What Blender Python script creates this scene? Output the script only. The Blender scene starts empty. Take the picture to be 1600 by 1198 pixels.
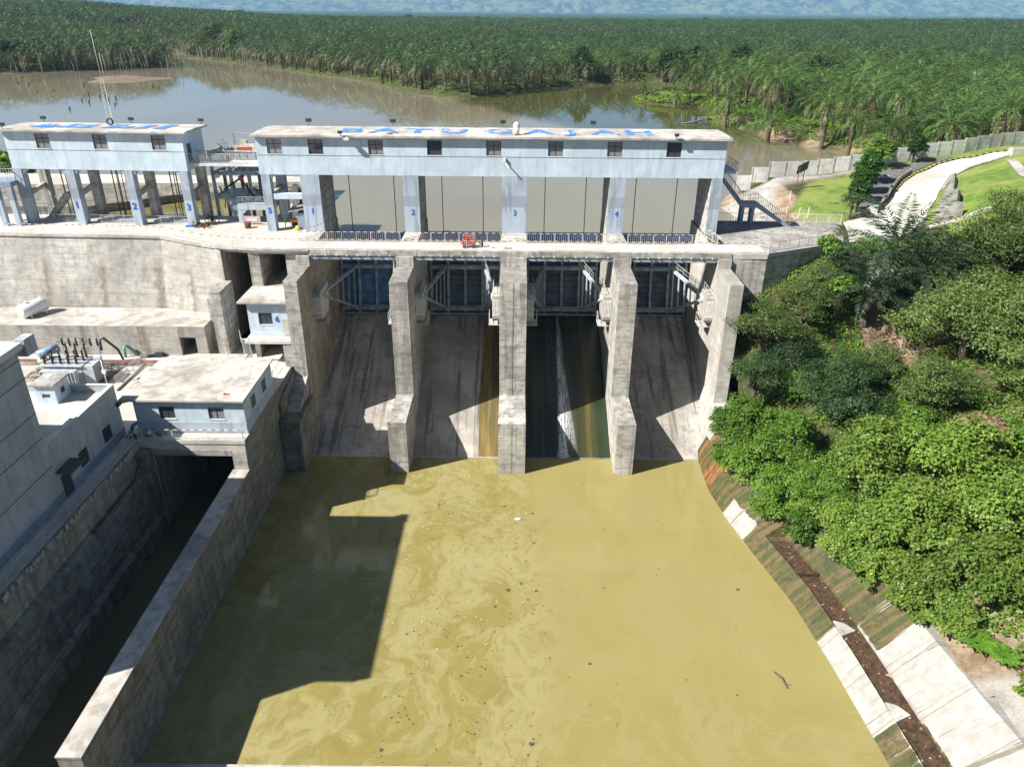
import bpy, math, random
import numpy as np
from mathutils import Vector, Matrix
R = math.radians
SC = bpy.context.scene
COL = SC.collection

# ---------------- camera ----------------
cd = bpy.data.cameras.new('camera')
cam = bpy.data.objects.new('camera', cd)
COL.objects.link(cam)
SC.camera = cam
cd.sensor_fit = 'HORIZONTAL'
cd.sensor_width = 36.0
cd.lens = 1166.5 / 1600 * 36.0
cd.clip_start = 0.5
cd.clip_end = 40000
_th, _yaw, _roll = 0.4623, 0.0031, 0.0084
F = Vector((0, math.cos(_th), -math.sin(_th)))
M3 = Matrix.Rotation(_yaw, 3, 'Z')
F = M3 @ F
Rt = M3 @ Vector((1, 0, 0))
Up = M3 @ Vector((0, math.sin(_th), math.cos(_th)))
Rr = math.cos(_roll) * Rt + math.sin(_roll) * Up
Ur = -math.sin(_roll) * Rt + math.cos(_roll) * Up
cam.matrix_world = Matrix(((Rr.x, Ur.x, -F.x, 0.2), (Rr.y, Ur.y, -F.y, 0), (Rr.z, Ur.z, -F.z, 46.36), (0, 0, 0, 1)))

# ---------------- world and sun ----------------
SUN_EL = R(41.8)
SUN_AZ = R(25.0)              # shadows run towards +X, turned 25 degrees to +Y
w = bpy.data.worlds.new('World')
SC.world = w
w.use_nodes = True
nt = w.node_tree
nt.nodes.clear()
sky = nt.nodes.new('ShaderNodeTexSky')
sky.sky_type = 'NISHITA'
sky.sun_disc = False
sky.sun_elevation = SUN_EL
sky.sun_rotation = math.atan2(-math.cos(SUN_AZ), -math.sin(SUN_AZ))
sky.air_density = 0.42
sky.dust_density = 0.8
sky.ozone_density = 1.0
bg = nt.nodes.new('ShaderNodeBackground')
bg.inputs[1].default_value = 0.05
wo = nt.nodes.new('ShaderNodeOutputWorld')
nt.links.new(sky.outputs[0], bg.inputs[0])
nt.links.new(bg.outputs[0], wo.inputs[0])
sd = bpy.data.lights.new('sun', 'SUN')
sd.energy = 5.0
sd.angle = R(0.55)
sd.color = (1.0, 0.955, 0.88)
sun = bpy.data.objects.new('sun', sd)
COL.objects.link(sun)
sdir = Vector((math.cos(SUN_AZ) * math.cos(SUN_EL), math.sin(SUN_AZ) * math.cos(SUN_EL), -math.sin(SUN_EL)))
sun.rotation_euler = sdir.to_track_quat('-Z', 'Y').to_euler()
sun.location = (-60, -30, 120)
SC.view_settings.view_transform = 'Standard'
SC.view_settings.look = 'None'
SC.view_settings.exposure = 1.15
SC.view_settings.gamma = 1.0
SC.cycles.max_bounces = 6
SC.cycles.diffuse_bounces = 3
SC.cycles.glossy_bounces = 3
SC.cycles.transmission_bounces = 3
SC.cycles.transparent_max_bounces = 6
SC.cycles.volume_bounces = 0
SC.cycles.use_denoising = True

rng = np.random.default_rng(7)
random.seed(7)

# ---------------- helpers: objects ----------------
BASE = {}

def tag(o, label=None, cat=None, group=None, kind=None):
    if label: o['label'] = label
    if cat: o['category'] = cat
    if group: o['group'] = group
    if kind: o['kind'] = kind
    return o

def thing(name, loc, label, cat, group=None, rz=0.0):
    o = bpy.data.objects.new(name, None)
    o.empty_display_size = 0.5
    COL.objects.link(o)
    o.location = loc
    o.rotation_euler = (0, 0, rz)
    BASE[o.name] = Vector(loc)
    return tag(o, label, cat, group)

class MB:
    """collects faces in world metres; build() links them as one mesh object"""
    def __init__(s):
        s.v = []; s.f = []; s.sm = []
    def quad(s, a, b, c, d, smooth=False):
        n = len(s.v); s.v += [tuple(a), tuple(b), tuple(c), tuple(d)]; s.f.append((n, n+1, n+2, n+3)); s.sm.append(smooth)
    def poly(s, pts, smooth=False):
        n = len(s.v); s.v += [tuple(p) for p in pts]; s.f.append(tuple(range(n, n+len(pts)))); s.sm.append(smooth)
    def box(s, x0, x1, y0, y1, z0, z1):
        if x0 > x1: x0, x1 = x1, x0
        if y0 > y1: y0, y1 = y1, y0
        if z0 > z1: z0, z1 = z1, z0
        n = len(s.v)
        s.v += [(x0,y0,z0),(x1,y0,z0),(x1,y1,z0),(x0,y1,z0),(x0,y0,z1),(x1,y0,z1),(x1,y1,z1),(x0,y1,z1)]
        for f in ((0,3,2,1),(4,5,6,7),(0,1,5,4),(1,2,6,5),(2,3,7,6),(3,0,4,7)):
            s.f.append(tuple(n+i for i in f)); s.sm.append(False)
        return s
    def prism(s, poly, axis, a0, a1):
        """poly of 2-D points extruded along axis; axis x: (y,z)  y: (x,z)  z: (x,y)"""
        def P(p, a):
            return (a, p[0], p[1]) if axis == 'x' else ((p[0], a, p[1]) if axis == 'y' else (p[0], p[1], a))
        n = len(s.v); k = len(poly)
        s.v += [P(p, a0) for p in poly] + [P(p, a1) for p in poly]
        s.f.append(tuple(range(n, n+k))); s.f.append(tuple(range(n+2*k-1, n+k-1, -1)))
        s.sm += [False, False]
        for i in range(k):
            j = (i+1) % k
            s.f.append((n+i, n+k+i, n+k+j, n+j)); s.sm.append(False)
        return s
    def bar(s, p, q, w, h=None, up=(0,0,1)):
        """square bar between two points"""
        h = w if h is None else h
        p = Vector(p); q = Vector(q); d = (q-p)
        if d.length < 1e-6: return s
        d.normalize(); u = Vector(up)
        if abs(d.dot(u)) > 0.98: u = Vector((0,1,0))
        a = d.cross(u).normalized(); b = a.cross(d).normalized()
        n = len(s.v)
        for c in (p, q):
            for i, j in ((-1,-1),(1,-1),(1,1),(-1,1)):
                s.v.append(tuple(c + a*(i*w/2) + b*(j*h/2)))
        for f in ((3,2,1,0),(4,5,6,7),(0,1,5,4),(1,2,6,5),(2,3,7,6),(3,0,4,7)):
            s.f.append(tuple(n+i for i in f)); s.sm.append(False)
        return s
    def tube(s, pts, r, seg=8, cap=True):
        pts = [Vector(p) for p in pts]
        rs = r if isinstance(r, (list, tuple)) else [r]*len(pts)
        n0 = len(s.v); prev = None
        for i, p in enumerate(pts):
            d = (pts[min(i+1, len(pts)-1)] - pts[max(i-1, 0)]).normalized()
            u = prev if prev is not None else (Vector((0,0,1)) if abs(d.z) < .9 else Vector((1,0,0)))
            a = d.cross(u).normalized(); b = a.cross(d).normalized(); prev = b
            for k in range(seg):
                t = 2*math.pi*k/seg
                s.v.append(tuple(p + a*(math.cos(t)*rs[i]) + b*(math.sin(t)*rs[i])))
        for i in range(len(pts)-1):
            for k in range(seg):
                l = (k+1) % seg
                s.f.append((n0+i*seg+k, n0+i*seg+l, n0+(i+1)*seg+l, n0+(i+1)*seg+k)); s.sm.append(True)
        if cap:
            s.f.append(tuple(n0+k for k in range(seg-1, -1, -1))); s.sm.append(False)
            m = n0+(len(pts)-1)*seg
            s.f.append(tuple(m+k for k in range(seg))); s.sm.append(False)
        return s
    def ball(s, c, r, seg=10, rings=6, sc=(1,1,1)):
        n0 = len(s.v)
        for i in range(rings+1):
            t = math.pi*i/rings
            for k in range(seg):
                p = 2*math.pi*k/seg
                s.v.append((c[0]+r*sc[0]*math.sin(t)*math.cos(p), c[1]+r*sc[1]*math.sin(t)*math.sin(p), c[2]+r*sc[2]*math.cos(t)))
        for i in range(rings):
            for k in range(seg):
                l = (k+1) % seg
                s.f.append((n0+i*seg+k, n0+(i+1)*seg+k, n0+(i+1)*seg+l, n0+i*seg+l)); s.sm.append(True)
        return s
    def wall_y(s, x0, x1, z0, z1, y0, y1, holes):
        """wall in an XZ plane of thickness y0..y1 with rectangular openings (xa,xb,za,zb)"""
        xs = sorted({x0, x1, *[h[0] for h in holes], *[h[1] for h in holes]})
        zs = sorted({z0, z1, *[h[2] for h in holes], *[h[3] for h in holes]})
        for i in range(len(xs)-1):
            for j in range(len(zs)-1):
                cx, cz = (xs[i]+xs[i+1])/2, (zs[j]+zs[j+1])/2
                if any(h[0] < cx < h[1] and h[2] < cz < h[3] for h in holes): continue
                s.box(xs[i], xs[i+1], y0, y1, zs[j], zs[j+1])
        return s
    def wall_x(s, y0, y1, z0, z1, x0, x1, holes):
        n = len(s.v)
        s.wall_y(y0, y1, z0, z1, x0, x1, holes)
        for i in range(n, len(s.v)):
            a, b, c = s.v[i]; s.v[i] = (b, a, c)
        return s
    def build(s, name, mat, parent=None, smooth=None, bevel=0):
        me = bpy.data.meshes.new(name)
        loc = Vector((0,0,0)) if parent is None else BASE[parent.name]
        vs = np.array(s.v, dtype=float) - np.array(loc)
        me.from_pydata(vs.tolist(), [], s.f)
        me.polygons.foreach_set('use_smooth', s.sm if smooth is None else [smooth]*len(s.f))
        me.materials.append(mat)
        me.update()
        o = bpy.data.objects.new(name, me)
        COL.objects.link(o)
        if parent is not None:
            o.parent = parent
            BASE[o.name] = loc
        else:
            BASE[o.name] = Vector((0,0,0))
        if bevel:
            m = o.modifiers.new('bevel', 'BEVEL'); m.width = bevel; m.segments = 1; m.limit_method = 'ANGLE'
        return o

def fast_mesh(name, verts, quads, mat, smooth=False, tri=None):
    me = bpy.data.meshes.new(name)
    verts = np.asarray(verts, dtype=np.float32); quads = np.asarray(quads, dtype=np.int32)
    me.vertices.add(len(verts)); me.vertices.foreach_set('co', verts.ravel())
    k = quads.shape[1]
    me.loops.add(quads.size); me.loops.foreach_set('vertex_index', quads.ravel())
    me.polygons.add(len(quads))
    me.polygons.foreach_set('loop_start', np.arange(0, quads.size, k, dtype=np.int32))
    me.polygons.foreach_set('use_smooth', np.full(len(quads), smooth))
    me.materials.append(mat)
    me.update(calc_edges=True)
    return me

def copy_tree(o, parent=None):
    c = o.copy(); COL.objects.link(c); c.parent = parent
    for ch in o.children: copy_tree(ch, c)
    return c

# ---------------- helpers: materials ----------------
class NT:
    def __init__(s, name):
        s.m = bpy.data.materials.new(name); s.m.use_nodes = True
        s.t = s.m.node_tree; s.t.nodes.clear()
        s.out = s.t.nodes.new('ShaderNodeOutputMaterial')
    def n(s, typ, **kw):
        o = s.t.nodes.new('ShaderNode'+typ)
        for k, v in kw.items(): setattr(o, k, v)
        return o
    def l(s, a, b): s.t.links.new(a, b)
    def val(s, sock, v):
        if hasattr(v, 'is_linked') or hasattr(v, 'links'): s.l(v, sock)
        else: sock.default_value = v
    def pos(s):
        return s.n('NewGeometry').outputs['Position']
    def mapping(s, vec, scale=(1,1,1), loc=(0,0,0), rot=(0,0,0)):
        m = s.n('Mapping'); s.l(vec, m.inputs[0]); m.inputs['Scale'].default_value = scale; m.inputs['Location'].default_value = loc; m.inputs['Rotation'].default_value = rot
        return m.outputs[0]
    def noise(s, vec, scale, detail=4, rough=.55, dist=0):
        m = s.n('TexNoise'); s.l(vec, m.inputs['Vector']); m.inputs['Scale'].default_value = scale
        m.inputs['Detail'].default_value = detail; m.inputs['Roughness'].default_value = rough; m.inputs['Distortion'].default_value = dist
        return m.outputs[0]
    def ramp(s, f, a, b, va=0.0, vb=1.0):
        m = s.n('MapRange'); s.l(f, m.inputs[0]); m.inputs[1].default_value = a; m.inputs[2].default_value = b
        m.inputs[3].default_value = va; m.inputs[4].default_value = vb; m.interpolation_type = 'SMOOTHSTEP'
        return m.outputs[0]
    def math(s, op, a, b=None):
        m = s.n('Math', operation=op); s.val(m.inputs[0], a)
        if b is not None: s.val(m.inputs[1], b)
        return m.outputs[0]
    def mix(s, f, a, b, mode='MIX'):
        m = s.n('Mix'); m.data_type = 'RGBA'; m.blend_type = mode; m.clamp_factor = True
        s.val(m.inputs[0], f)
        for sock, v in ((m.inputs[6], a), (m.inputs[7], b)):
            if isinstance(v, tuple): sock.default_value = (*v, 1) if len(v) == 3 else v
            else: s.l(v, sock)
        return m.outputs[2]
    def sep(s, vec):
        m = s.n('SeparateXYZ'); s.l(vec, m.inputs[0]); return m.outputs
    def bsdf(s, col, rough=.8, spec=.3, metal=0, bump=None, bstr=.3, bdist=.05, **kw):
        b = s.n('BsdfPrincipled')
        if isinstance(col, tuple): b.inputs['Base Color'].default_value = (*col, 1)
        else: s.l(col, b.inputs['Base Color'])
        s.val(b.inputs['Roughness'], rough); s.val(b.inputs['Metallic'], metal)
        b.inputs['Specular IOR Level'].default_value = spec
        for k, v in kw.items(): s.val(b.inputs[k], v)
        if bump is not None:
            u = s.n('Bump'); u.inputs['Strength'].default_value = bstr; u.inputs['Distance'].default_value = bdist
            s.l(bump, u.inputs['Height']); s.l(u.outputs[0], b.inputs['Normal'])
        s.l(b.outputs[0], s.out.inputs[0])
        return b

def plain(name, col, rough=.6, spec=.4, metal=0, vary=.18, scale=2.5, dirt=None):
    s = NT(name); p = s.pos()
    n = s.noise(p, scale, 5)
    c = s.mix(s.ramp(n, .35, .7), tuple(x*(1-vary) for x in col), tuple(min(1, x*(1+vary*.6)) for x in col))
    if dirt:
        n2 = s.noise(s.mapping(p, (1.5, 1.5, .25)), 1.2, 6, .65)
        c = s.mix(s.ramp(n2, .52, .78, 0, dirt[1]), c, dirt[0])
    s.bsdf(c, rough, spec, metal)
    return s.m

def concrete(name, col, dark=(.10,.095,.085), dk=.6, streak=.6, lift=1.25, lifts=.22, stain=None, smin=.5, scale=1.0, ldir=2, warm=None, lines=.45, boards=.4):
    """weathered board-marked concrete: pour lifts, mottling, streaks running down"""
    s = NT(name); p = s.pos(); x, y, z = s.sep(p)
    big = s.noise(p, .16*scale, 5, .6)
    mid = s.noise(p, 1.1*scale, 6, .65)
    fine = s.noise(p, 7.0*scale, 4, .7)
    st = s.noise(s.mapping(p, (1.6, 1.6, .11)), 1.0*scale, 6, .62)
    st2 = s.noise(s.mapping(p, (5, 5, .3)), 1.0*scale, 4, .6)
    c = s.mix(s.ramp(big, .38, .62), tuple(v*.74 for v in col), tuple(min(1, v*1.16) for v in col))
    if warm: c = s.mix(s.ramp(s.noise(s.mapping(p, (1, 1, 1), (31, 7, 3)), .3, 4), .45, .65, 0, .7), c, warm)
    # pour lifts
    co = (x, y, z)[ldir]
    zz = s.math('DIVIDE', co, lift)
    fl = s.math('FLOOR', zz)
    wn = s.n('TexWhiteNoise'); wn.noise_dimensions = '2D'
    cb = s.n('CombineXYZ'); s.l(fl, cb.inputs[0]); s.l(s.math('FLOOR', s.math('DIVIDE', s.math('ADD', x, s.math('MULTIPLY', y, .7)), 2.6)), cb.inputs[1])
    s.l(cb.outputs[0], wn.inputs[0])
    c = s.mix(s.math('MULTIPLY', wn.outputs[0], lifts), c, tuple(v*.52 for v in col))
    fr = s.math('FRACT', zz)
    ln = s.math('LESS_THAN', s.math('ADD', fr, s.math('MULTIPLY', s.math('SUBTRACT', mid, .5), .05)), .035)
    bl = s.math('FRACT', s.math('MULTIPLY', co, 5.0))
    c = s.mix(s.math('MULTIPLY', s.math('MULTIPLY', s.math('LESS_THAN', bl, .3), boards), s.ramp(s.noise(s.mapping(p, (.6, .6, 2.2), (3, 9, 1)), .8, 4, .6), .4, .6)), c, tuple(v*.55 for v in col))
    c = s.mix(s.math('MULTIPLY', ln, lines), c, dark)
    c = s.mix(s.ramp(mid, .47, .64, 0, dk), c, dark)
    c = s.mix(s.ramp(s.noise(s.mapping(p, (.35, .35, 2.6), (7, 2, 5)), .9*scale, 6, .7), .48, .62, 0, dk*.9), c, dark)
    c = s.mix(s.ramp(st, smin-.02, smin+.13, 0, streak), c, dark)
    c = s.mix(s.ramp(st2, .54, .68, 0, streak*.6), c, tuple(v*.45 for v in col))
    if 'dam' in name:
        for sx, sw_ in ((-57.1, .9), (-50.2, .7), (-43.2, 1.0), (-38.6, .5)):
            dx = s.math('ABSOLUTE', s.math('SUBTRACT', s.math('ADD', x, s.math('MULTIPLY', s.math('SUBTRACT', mid, .5), 2.2)), sx))
            m_ = s.math('MULTIPLY', s.ramp(dx, 0, sw_, 1, 0), s.ramp(s.math('ADD', z, s.math('MULTIPLY', mid, 2)), 20.8, 18.6))
            c = s.mix(s.math('MULTIPLY', m_, s.ramp(st2, .3, .6, .35, .8)), c, (.15,.105,.07))
    if stain:
        sn = s.noise(s.mapping(p, (.9, .9, .06), (13, 5, 0)), 1.0, 4, .5)
        c = s.mix(s.ramp(sn, .56, .68, 0, stain[1]), c, stain[0])
    c = s.mix(s.ramp(fine, .4, .65, 0, .4), c, tuple(v*.62 for v in col))
    s.bsdf(c, .88, .2, bump=mid, bstr=.25, bdist=.06)
    return s.m

M = {}
M['conc'] = concrete('weathered_concrete', (.53,.51,.465), (.085,.08,.072), .5, .5, lifts=.42)
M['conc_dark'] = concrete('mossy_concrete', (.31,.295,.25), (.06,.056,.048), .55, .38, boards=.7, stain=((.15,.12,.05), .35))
M['conc_wall'] = concrete('stained_dam_concrete', (.47,.455,.42), (.13,.12,.105), .34, .36, boards=.8, lift=1.5, smin=.53, lifts=.35, stain=((.16,.13,.10), .22), warm=(.50,.475,.43))
M['conc_bright'] = concrete('clean_concrete', (.52,.50,.455), (.16,.15,.13), .30, .28, lifts=.12, lines=.25)
M['deck'] = concrete('deck_concrete', (.60,.575,.52), (.34,.31,.27), .30, .0, lift=6.0, lifts=.08, scale=.8, ldir=0, lines=.25, boards=0)
M['roof'] = concrete('roof_slab_concrete', (.56,.53,.485), (.17,.155,.14), .55, .0, lift=50, lifts=.0, scale=.7, warm=(.50,.45,.395), lines=0, boards=0)
M['roof_grey'] = concrete('roof_gravel_concrete', (.40,.385,.36), (.11,.10,.09), .62, .0, lift=50, lifts=.0, scale=1.6, lines=0, boards=0)
M['spill_dry'] = concrete('spillway_concrete', (.34,.315,.28), (.07,.065,.06), .45, .62, lift=2.4, lifts=.25, ldir=1, lines=.3)
M['inner'] = concrete('tan_sidewall_concrete', (.43,.38,.30), (.13,.11,.085), .4, .5, lifts=.15, stain=((.20,.13,.07), .5))

def paint(name, col, grime=(.32,.36,.40), g=.5, sheen=.45, band=False):
    s = NT(name); p = s.pos()
    big = s.noise(p, .5, 6, .65)
    st = s.noise(s.mapping(p, (2.2, 2.2, .25)), 1.0, 6, .62)
    fine = s.noise(p, 6, 4, .65)
    c = s.mix(s.ramp(big, .36, .66), tuple(v*.88 for v in col), tuple(min(1, v*1.08) for v in col))
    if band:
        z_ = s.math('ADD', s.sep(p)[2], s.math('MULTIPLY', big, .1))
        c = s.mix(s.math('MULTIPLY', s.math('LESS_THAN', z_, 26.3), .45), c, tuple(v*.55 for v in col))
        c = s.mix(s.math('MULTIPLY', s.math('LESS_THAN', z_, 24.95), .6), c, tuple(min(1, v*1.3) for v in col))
    c = s.mix(s.ramp(st, .48, .66, 0, g), c, grime)
    c = s.mix(s.ramp(fine, .48, .7, 0, g*.5), c, tuple(v*.8 for v in col))
    s.bsdf(c, .7, .3, bump=fine, bstr=.12, bdist=.02)
    return s.m
M['blue'] = paint('sky_blue_paint', (.50,.60,.68), (.35,.42,.47), .5)
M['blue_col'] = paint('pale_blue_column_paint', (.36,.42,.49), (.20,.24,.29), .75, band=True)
M['bluegrey'] = paint('slate_blue_paint', (.22,.28,.36), (.13,.18,.26), .5)
M['power'] = paint('blue_grey_wall_paint', (.41,.445,.475), (.27,.285,.30), .6)
M['white_paint'] = paint('white_trim_paint', (.66,.66,.64), (.42,.40,.37), .5)
M['beam_blue'] = plain('bright_blue_beam_paint', (.05,.13,.36), .5)
M['number'] = plain('number_blue_paint', (.02,.13,.52), .6, vary=.2)
M['frame'] = plain('dark_window_metal', (.035,.04,.05), .45, vary=.2)
M['rail'] = plain('galvanised_railing', (.50,.49,.47), .5, .4, .0, .15, 3)
M['rail_white'] = plain('white_railing_paint', (.72,.71,.68), .55, vary=.1)
M['steel'] = plain('gate_grey_steel', (.30,.36,.41), .55, .4, 0, .35, 1.2, dirt=((.09,.075,.055), .6))
M['steel_light'] = plain('pale_steel', (.42,.49,.53), .5, .4, 0, .2, 1.5, dirt=((.2,.18,.15), .5))
M['gate_blue'] = plain('gate_blue_paint', (.085,.20,.36), .45, .4, 0, .35, .8, dirt=((.05,.07,.08), .6))
M['gate_dark'] = plain('gate_dark_blue', (.085,.115,.145), .45, .4, 0, .4, .8, dirt=((.03,.035,.03), .7))  # darker skin tone for every gate except the leftmost
M['rust'] = plain('rusty_steel', (.16,.085,.05), .8, .2, 0, .4, 3)
M['black'] = plain('black_rubber', (.02,.02,.022), .6)
M['cable'] = plain('dark_cable', (.03,.03,.03), .6)
M['porcelain'] = plain('brown_porcelain', (.045,.022,.018), .25, .5)
M['trafo'] = plain('transformer_grey_paint', (.42,.46,.50), .45, .4, 0, .2, 2, dirt=((.22,.2,.18), .5))
M['trafo_blue'] = plain('conservator_blue_paint', (.24,.36,.52), .4)
M['pipe_blue'] = plain('blue_pipe_paint', (.03,.17,.42), .4)
M['pipe_green'] = plain('green_pipe_paint', (.12,.30,.29), .5)
M['tank'] = plain('white_tank_paint', (.74,.76,.76), .35, .4, 0, .06, 2, dirt=((.4,.38,.34), .35))
M['red'] = plain('red_paint', (.45,.06,.04), .5)
M['orange'] = plain('orange_paint', (.75,.20,.05), .5)
M['yellow'] = plain('yellow_plastic', (.80,.62,.04), .45)
M['navy'] = plain('navy_cloth', (.02,.035,.09), .9)
M['skin'] = plain('skin', (.30,.17,.11), .6, vary=.05)
M['cream'] = plain('cream_wall_paint', (.45,.44,.40), .8, dirt=((.25,.23,.2), .5))

def glass(name, col):
    s = NT(name)
    s.bsdf(col, .06, .8)
    return s.m
M['glass'] = glass('dark_window_glass', (.05,.06,.07))
M['glass_pale'] = glass('curtained_window_glass', (.22,.22,.23))

def dashes(name, a, b, L):
    s = NT(name); x, y, z = s.sep(s.pos())
    f = s.math('LESS_THAN', s.math('FRACT', s.math('DIVIDE', s.math('ADD', x, s.math('MULTIPLY', y, .9)), L)), .5)
    s.bsdf(s.mix(f, a, b), .6)
    return s.m
M['dash'] = dashes('striped_handrail_paint', (.66,.63,.54), (.14,.13,.12), .8)
M['kerb'] = dashes('striped_kerb_paint', (.50,.40,.14), (.07,.065,.06), 1.6)
M['asphalt'] = plain('worn_asphalt', (.15,.145,.14), .9, .2, 0, .3, 1.5, dirt=((.26,.25,.23), .5))

def worn_letter():
    s = NT('worn_blue_roof_paint'); p = s.pos()
    n = s.noise(s.mapping(p, (.8, .5, 1)), 1.3, 6, .65)
    s.bsdf(s.mix(s.ramp(n, .54, .64, 0, .85), (.07,.22,.56), (.50,.47,.43)), .8, .2)
    return s.m
M['roof_letter'] = worn_letter()

def spill_wet():
    s = NT('wet_algae_spillway'); p = s.pos(); x, y, z = s.sep(p)
    n = s.noise(s.mapping(p, (1.3, .05, .05)), 1.0, 4, .6, .4)
    n2 = s.noise(s.mapping(p, (3, .12, .12)), 1.0, 5, .6)
    c = s.mix(s.ramp(n, .4, .62), (.022,.022,.016), (.05,.048,.028))
    band = s.math('MULTIPLY', s.ramp(x, 8.6, 9.2), s.ramp(x, 9.8, 9.35))
    c = s.mix(s.math('MULTIPLY', s.ramp(s.math('ADD', x, s.math('MULTIPLY', n2, .8)), 7.6, 8.8), .8), c, (.04,.045,.016))
    c = s.mix(s.math('MULTIPLY', band, s.ramp(n2, .3, .6, .95, .3)), c, (.13,.09,.03))
    c = s.mix(s.math('MULTIPLY', s.ramp(x, 9.9, 10.3), .9), c, (.016,.03,.011))
    c = s.mix(s.ramp(n2, .5, .75, 0, .6), c, (.018,.018,.012))
    s.bsdf(c, .22, .5, bump=n2, bstr=.2, bdist=.03)
    return s.m
M['spill_wet'] = spill_wet()

def spill_two():
    s = NT('spillway_concrete_yellow_edge'); p = s.pos(); x, y, z = s.sep(p)
    mid = s.noise(p, 1.1, 6, .65)
    st = s.noise(s.mapping(p, (1.3, .08, .08)), 1.0, 5, .6)
    c = s.mix(s.ramp(s.noise(p, .25, 4), .4, .65), (.28,.26,.23), (.40,.375,.335))
    c = s.mix(s.ramp(st, .53, .68, 0, .75), c, (.075,.065,.055))
    c = s.mix(s.ramp(s.math('ADD', x, s.math('MULTIPLY', st, .5)), -3.8, -3.6), c, s.mix(s.ramp(st, .4, .6), (.22,.155,.045), (.10,.08,.03)))
    c = s.mix(s.ramp(mid, .5, .72, 0, .4), c, (.09,.08,.07))
    s.bsdf(c, .8, .25, bump=mid, bstr=.2, bdist=.04)
    return s.m
M['spill_two'] = spill_two()

def spill_dry():
    s = NT('dry_spillway_concrete'); p = s.pos(); x, y, z = s.sep(p)
    mid = s.noise(p, 1.3, 6, .7)
    st = s.noise(s.mapping(p, (1.3, .07, .07), (4, 0, 0)), 1.0, 5, .62)
    st2 = s.noise(s.mapping(p, (4.5, .3, .3)), 1.0, 5, .6)
    c = s.mix(s.ramp(s.noise(p, .2, 5), .4, .62), (.30,.28,.25), (.43,.405,.365))
    c = s.mix(s.ramp(st, .52, .62, 0, .7), c, (.10,.09,.08))
    c = s.mix(s.ramp(st2, .54, .66, 0, .4), c, (.09,.08,.07))
    ln = s.math('LESS_THAN', s.math('FRACT', s.math('DIVIDE', y, 2.6)), .03)
    c = s.mix(s.math('MULTIPLY', ln, .35), c, (.1,.09,.08))
    c = s.mix(s.ramp(mid, .5, .66, 0, .5), c, (.10,.09,.08))
    s.bsdf(c, .85, .2, bump=mid, bstr=.2, bdist=.04)
    return s.m
M['spill_dry'] = spill_dry()

def bank_lining():
    s = NT('algae_stained_lining'); p = s.pos(); x, y, z = s.sep(p)
    u = s.math('ADD', s.math('MULTIPLY', y, 1.0), s.math('MULTIPLY', x, .12))
    cb = s.n('CombineXYZ'); s.l(u, cb.inputs[0]); s.l(s.math('MULTIPLY', z, .05), cb.inputs[1])
    st = s.noise(cb.outputs[0], 1.1, 7, .75)
    st2 = s.noise(cb.outputs[0], 1.7, 4, .6)
    mid = s.noise(p, 1.4, 5, .6)
    c = s.mix(s.ramp(mid, .35, .7), (.28,.27,.25), (.37,.36,.335))
    green = s.mix(s.ramp(st2, .42, .58), (.05,.06,.02), (.12,.088,.036))
    upz = s.ramp(z, 1.6, 1.9)
    lo = s.math('MAXIMUM', s.math('MULTIPLY', s.ramp(y, 45.4, 46.4), s.ramp(y, 59.5, 58.5)), s.math('MULTIPLY', s.ramp(y, 37.2, 36.4), .62))
    hi = s.math('MULTIPLY', s.ramp(y, 42.8, 43.4), .70)
    top = s.ramp(y, 63.2, 63.8)
    zz = s.math('MAXIMUM', s.mix(upz, lo, hi), top)
    thr = s.ramp(s.math('ADD', st, s.math('MULTIPLY', zz, .40)), .64, .69)
    jl = s.math('LESS_THAN', s.math('FRACT', s.math('DIVIDE', y, 4.1)), .018)
    c = s.mix(s.math('MULTIPLY', jl, .6), c, (.12,.11,.09))
    c = s.mix(s.ramp(s.noise(cb.outputs[0], 3.0, 5, .7), .5, .68, 0, .45), c, (.2,.185,.15))
    c = s.mix(thr, c, green)
    c = s.mix(s.math('MULTIPLY', s.ramp(y, 66.5, 68.5), s.ramp(st2, .45, .58, 0, .8)), c, (.33,.115,.03))
    c = s.mix(s.ramp(st2, .58, .66, 0, .7), c, (.09,.075,.04))
    c = s.mix(s.math('MULTIPLY', s.ramp(mid, .48, .62, 0, .55), thr), c, (.03,.03,.018))
    c = s.mix(s.math('MULTIPLY', s.ramp(s.noise(p, 5, 5, .75), .52, .66, 0, .3), thr), c, (.16,.15,.11))
    s.bsdf(c, .75, .3, bump=mid, bstr=.2, bdist=.05)
    return s.m
M['lining'] = bank_lining()

def litter():
    s = NT('leaf_litter'); p = s.pos()
    v = s.n('TexVoronoi'); v.inputs['Scale'].default_value = 5.5; s.l(p, v.inputs['Vector'])
    n = s.noise(p, 1.2, 4)
    c = s.mix(v.outputs['Color'], (.035,.022,.014), (.115,.07,.04))
    c = s.mix(s.ramp(v.outputs['Color'], .86, .9, 0, 1), c, (.38,.27,.2))
    c = s.mix(s.ramp(n, .5, .7, 0, .6), c, (.02,.018,.012))
    s.bsdf(c, .8, .2, bump=v.outputs['Distance'], bstr=.5, bdist=.05)
    return s.m
M['litter'] = litter()

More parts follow.
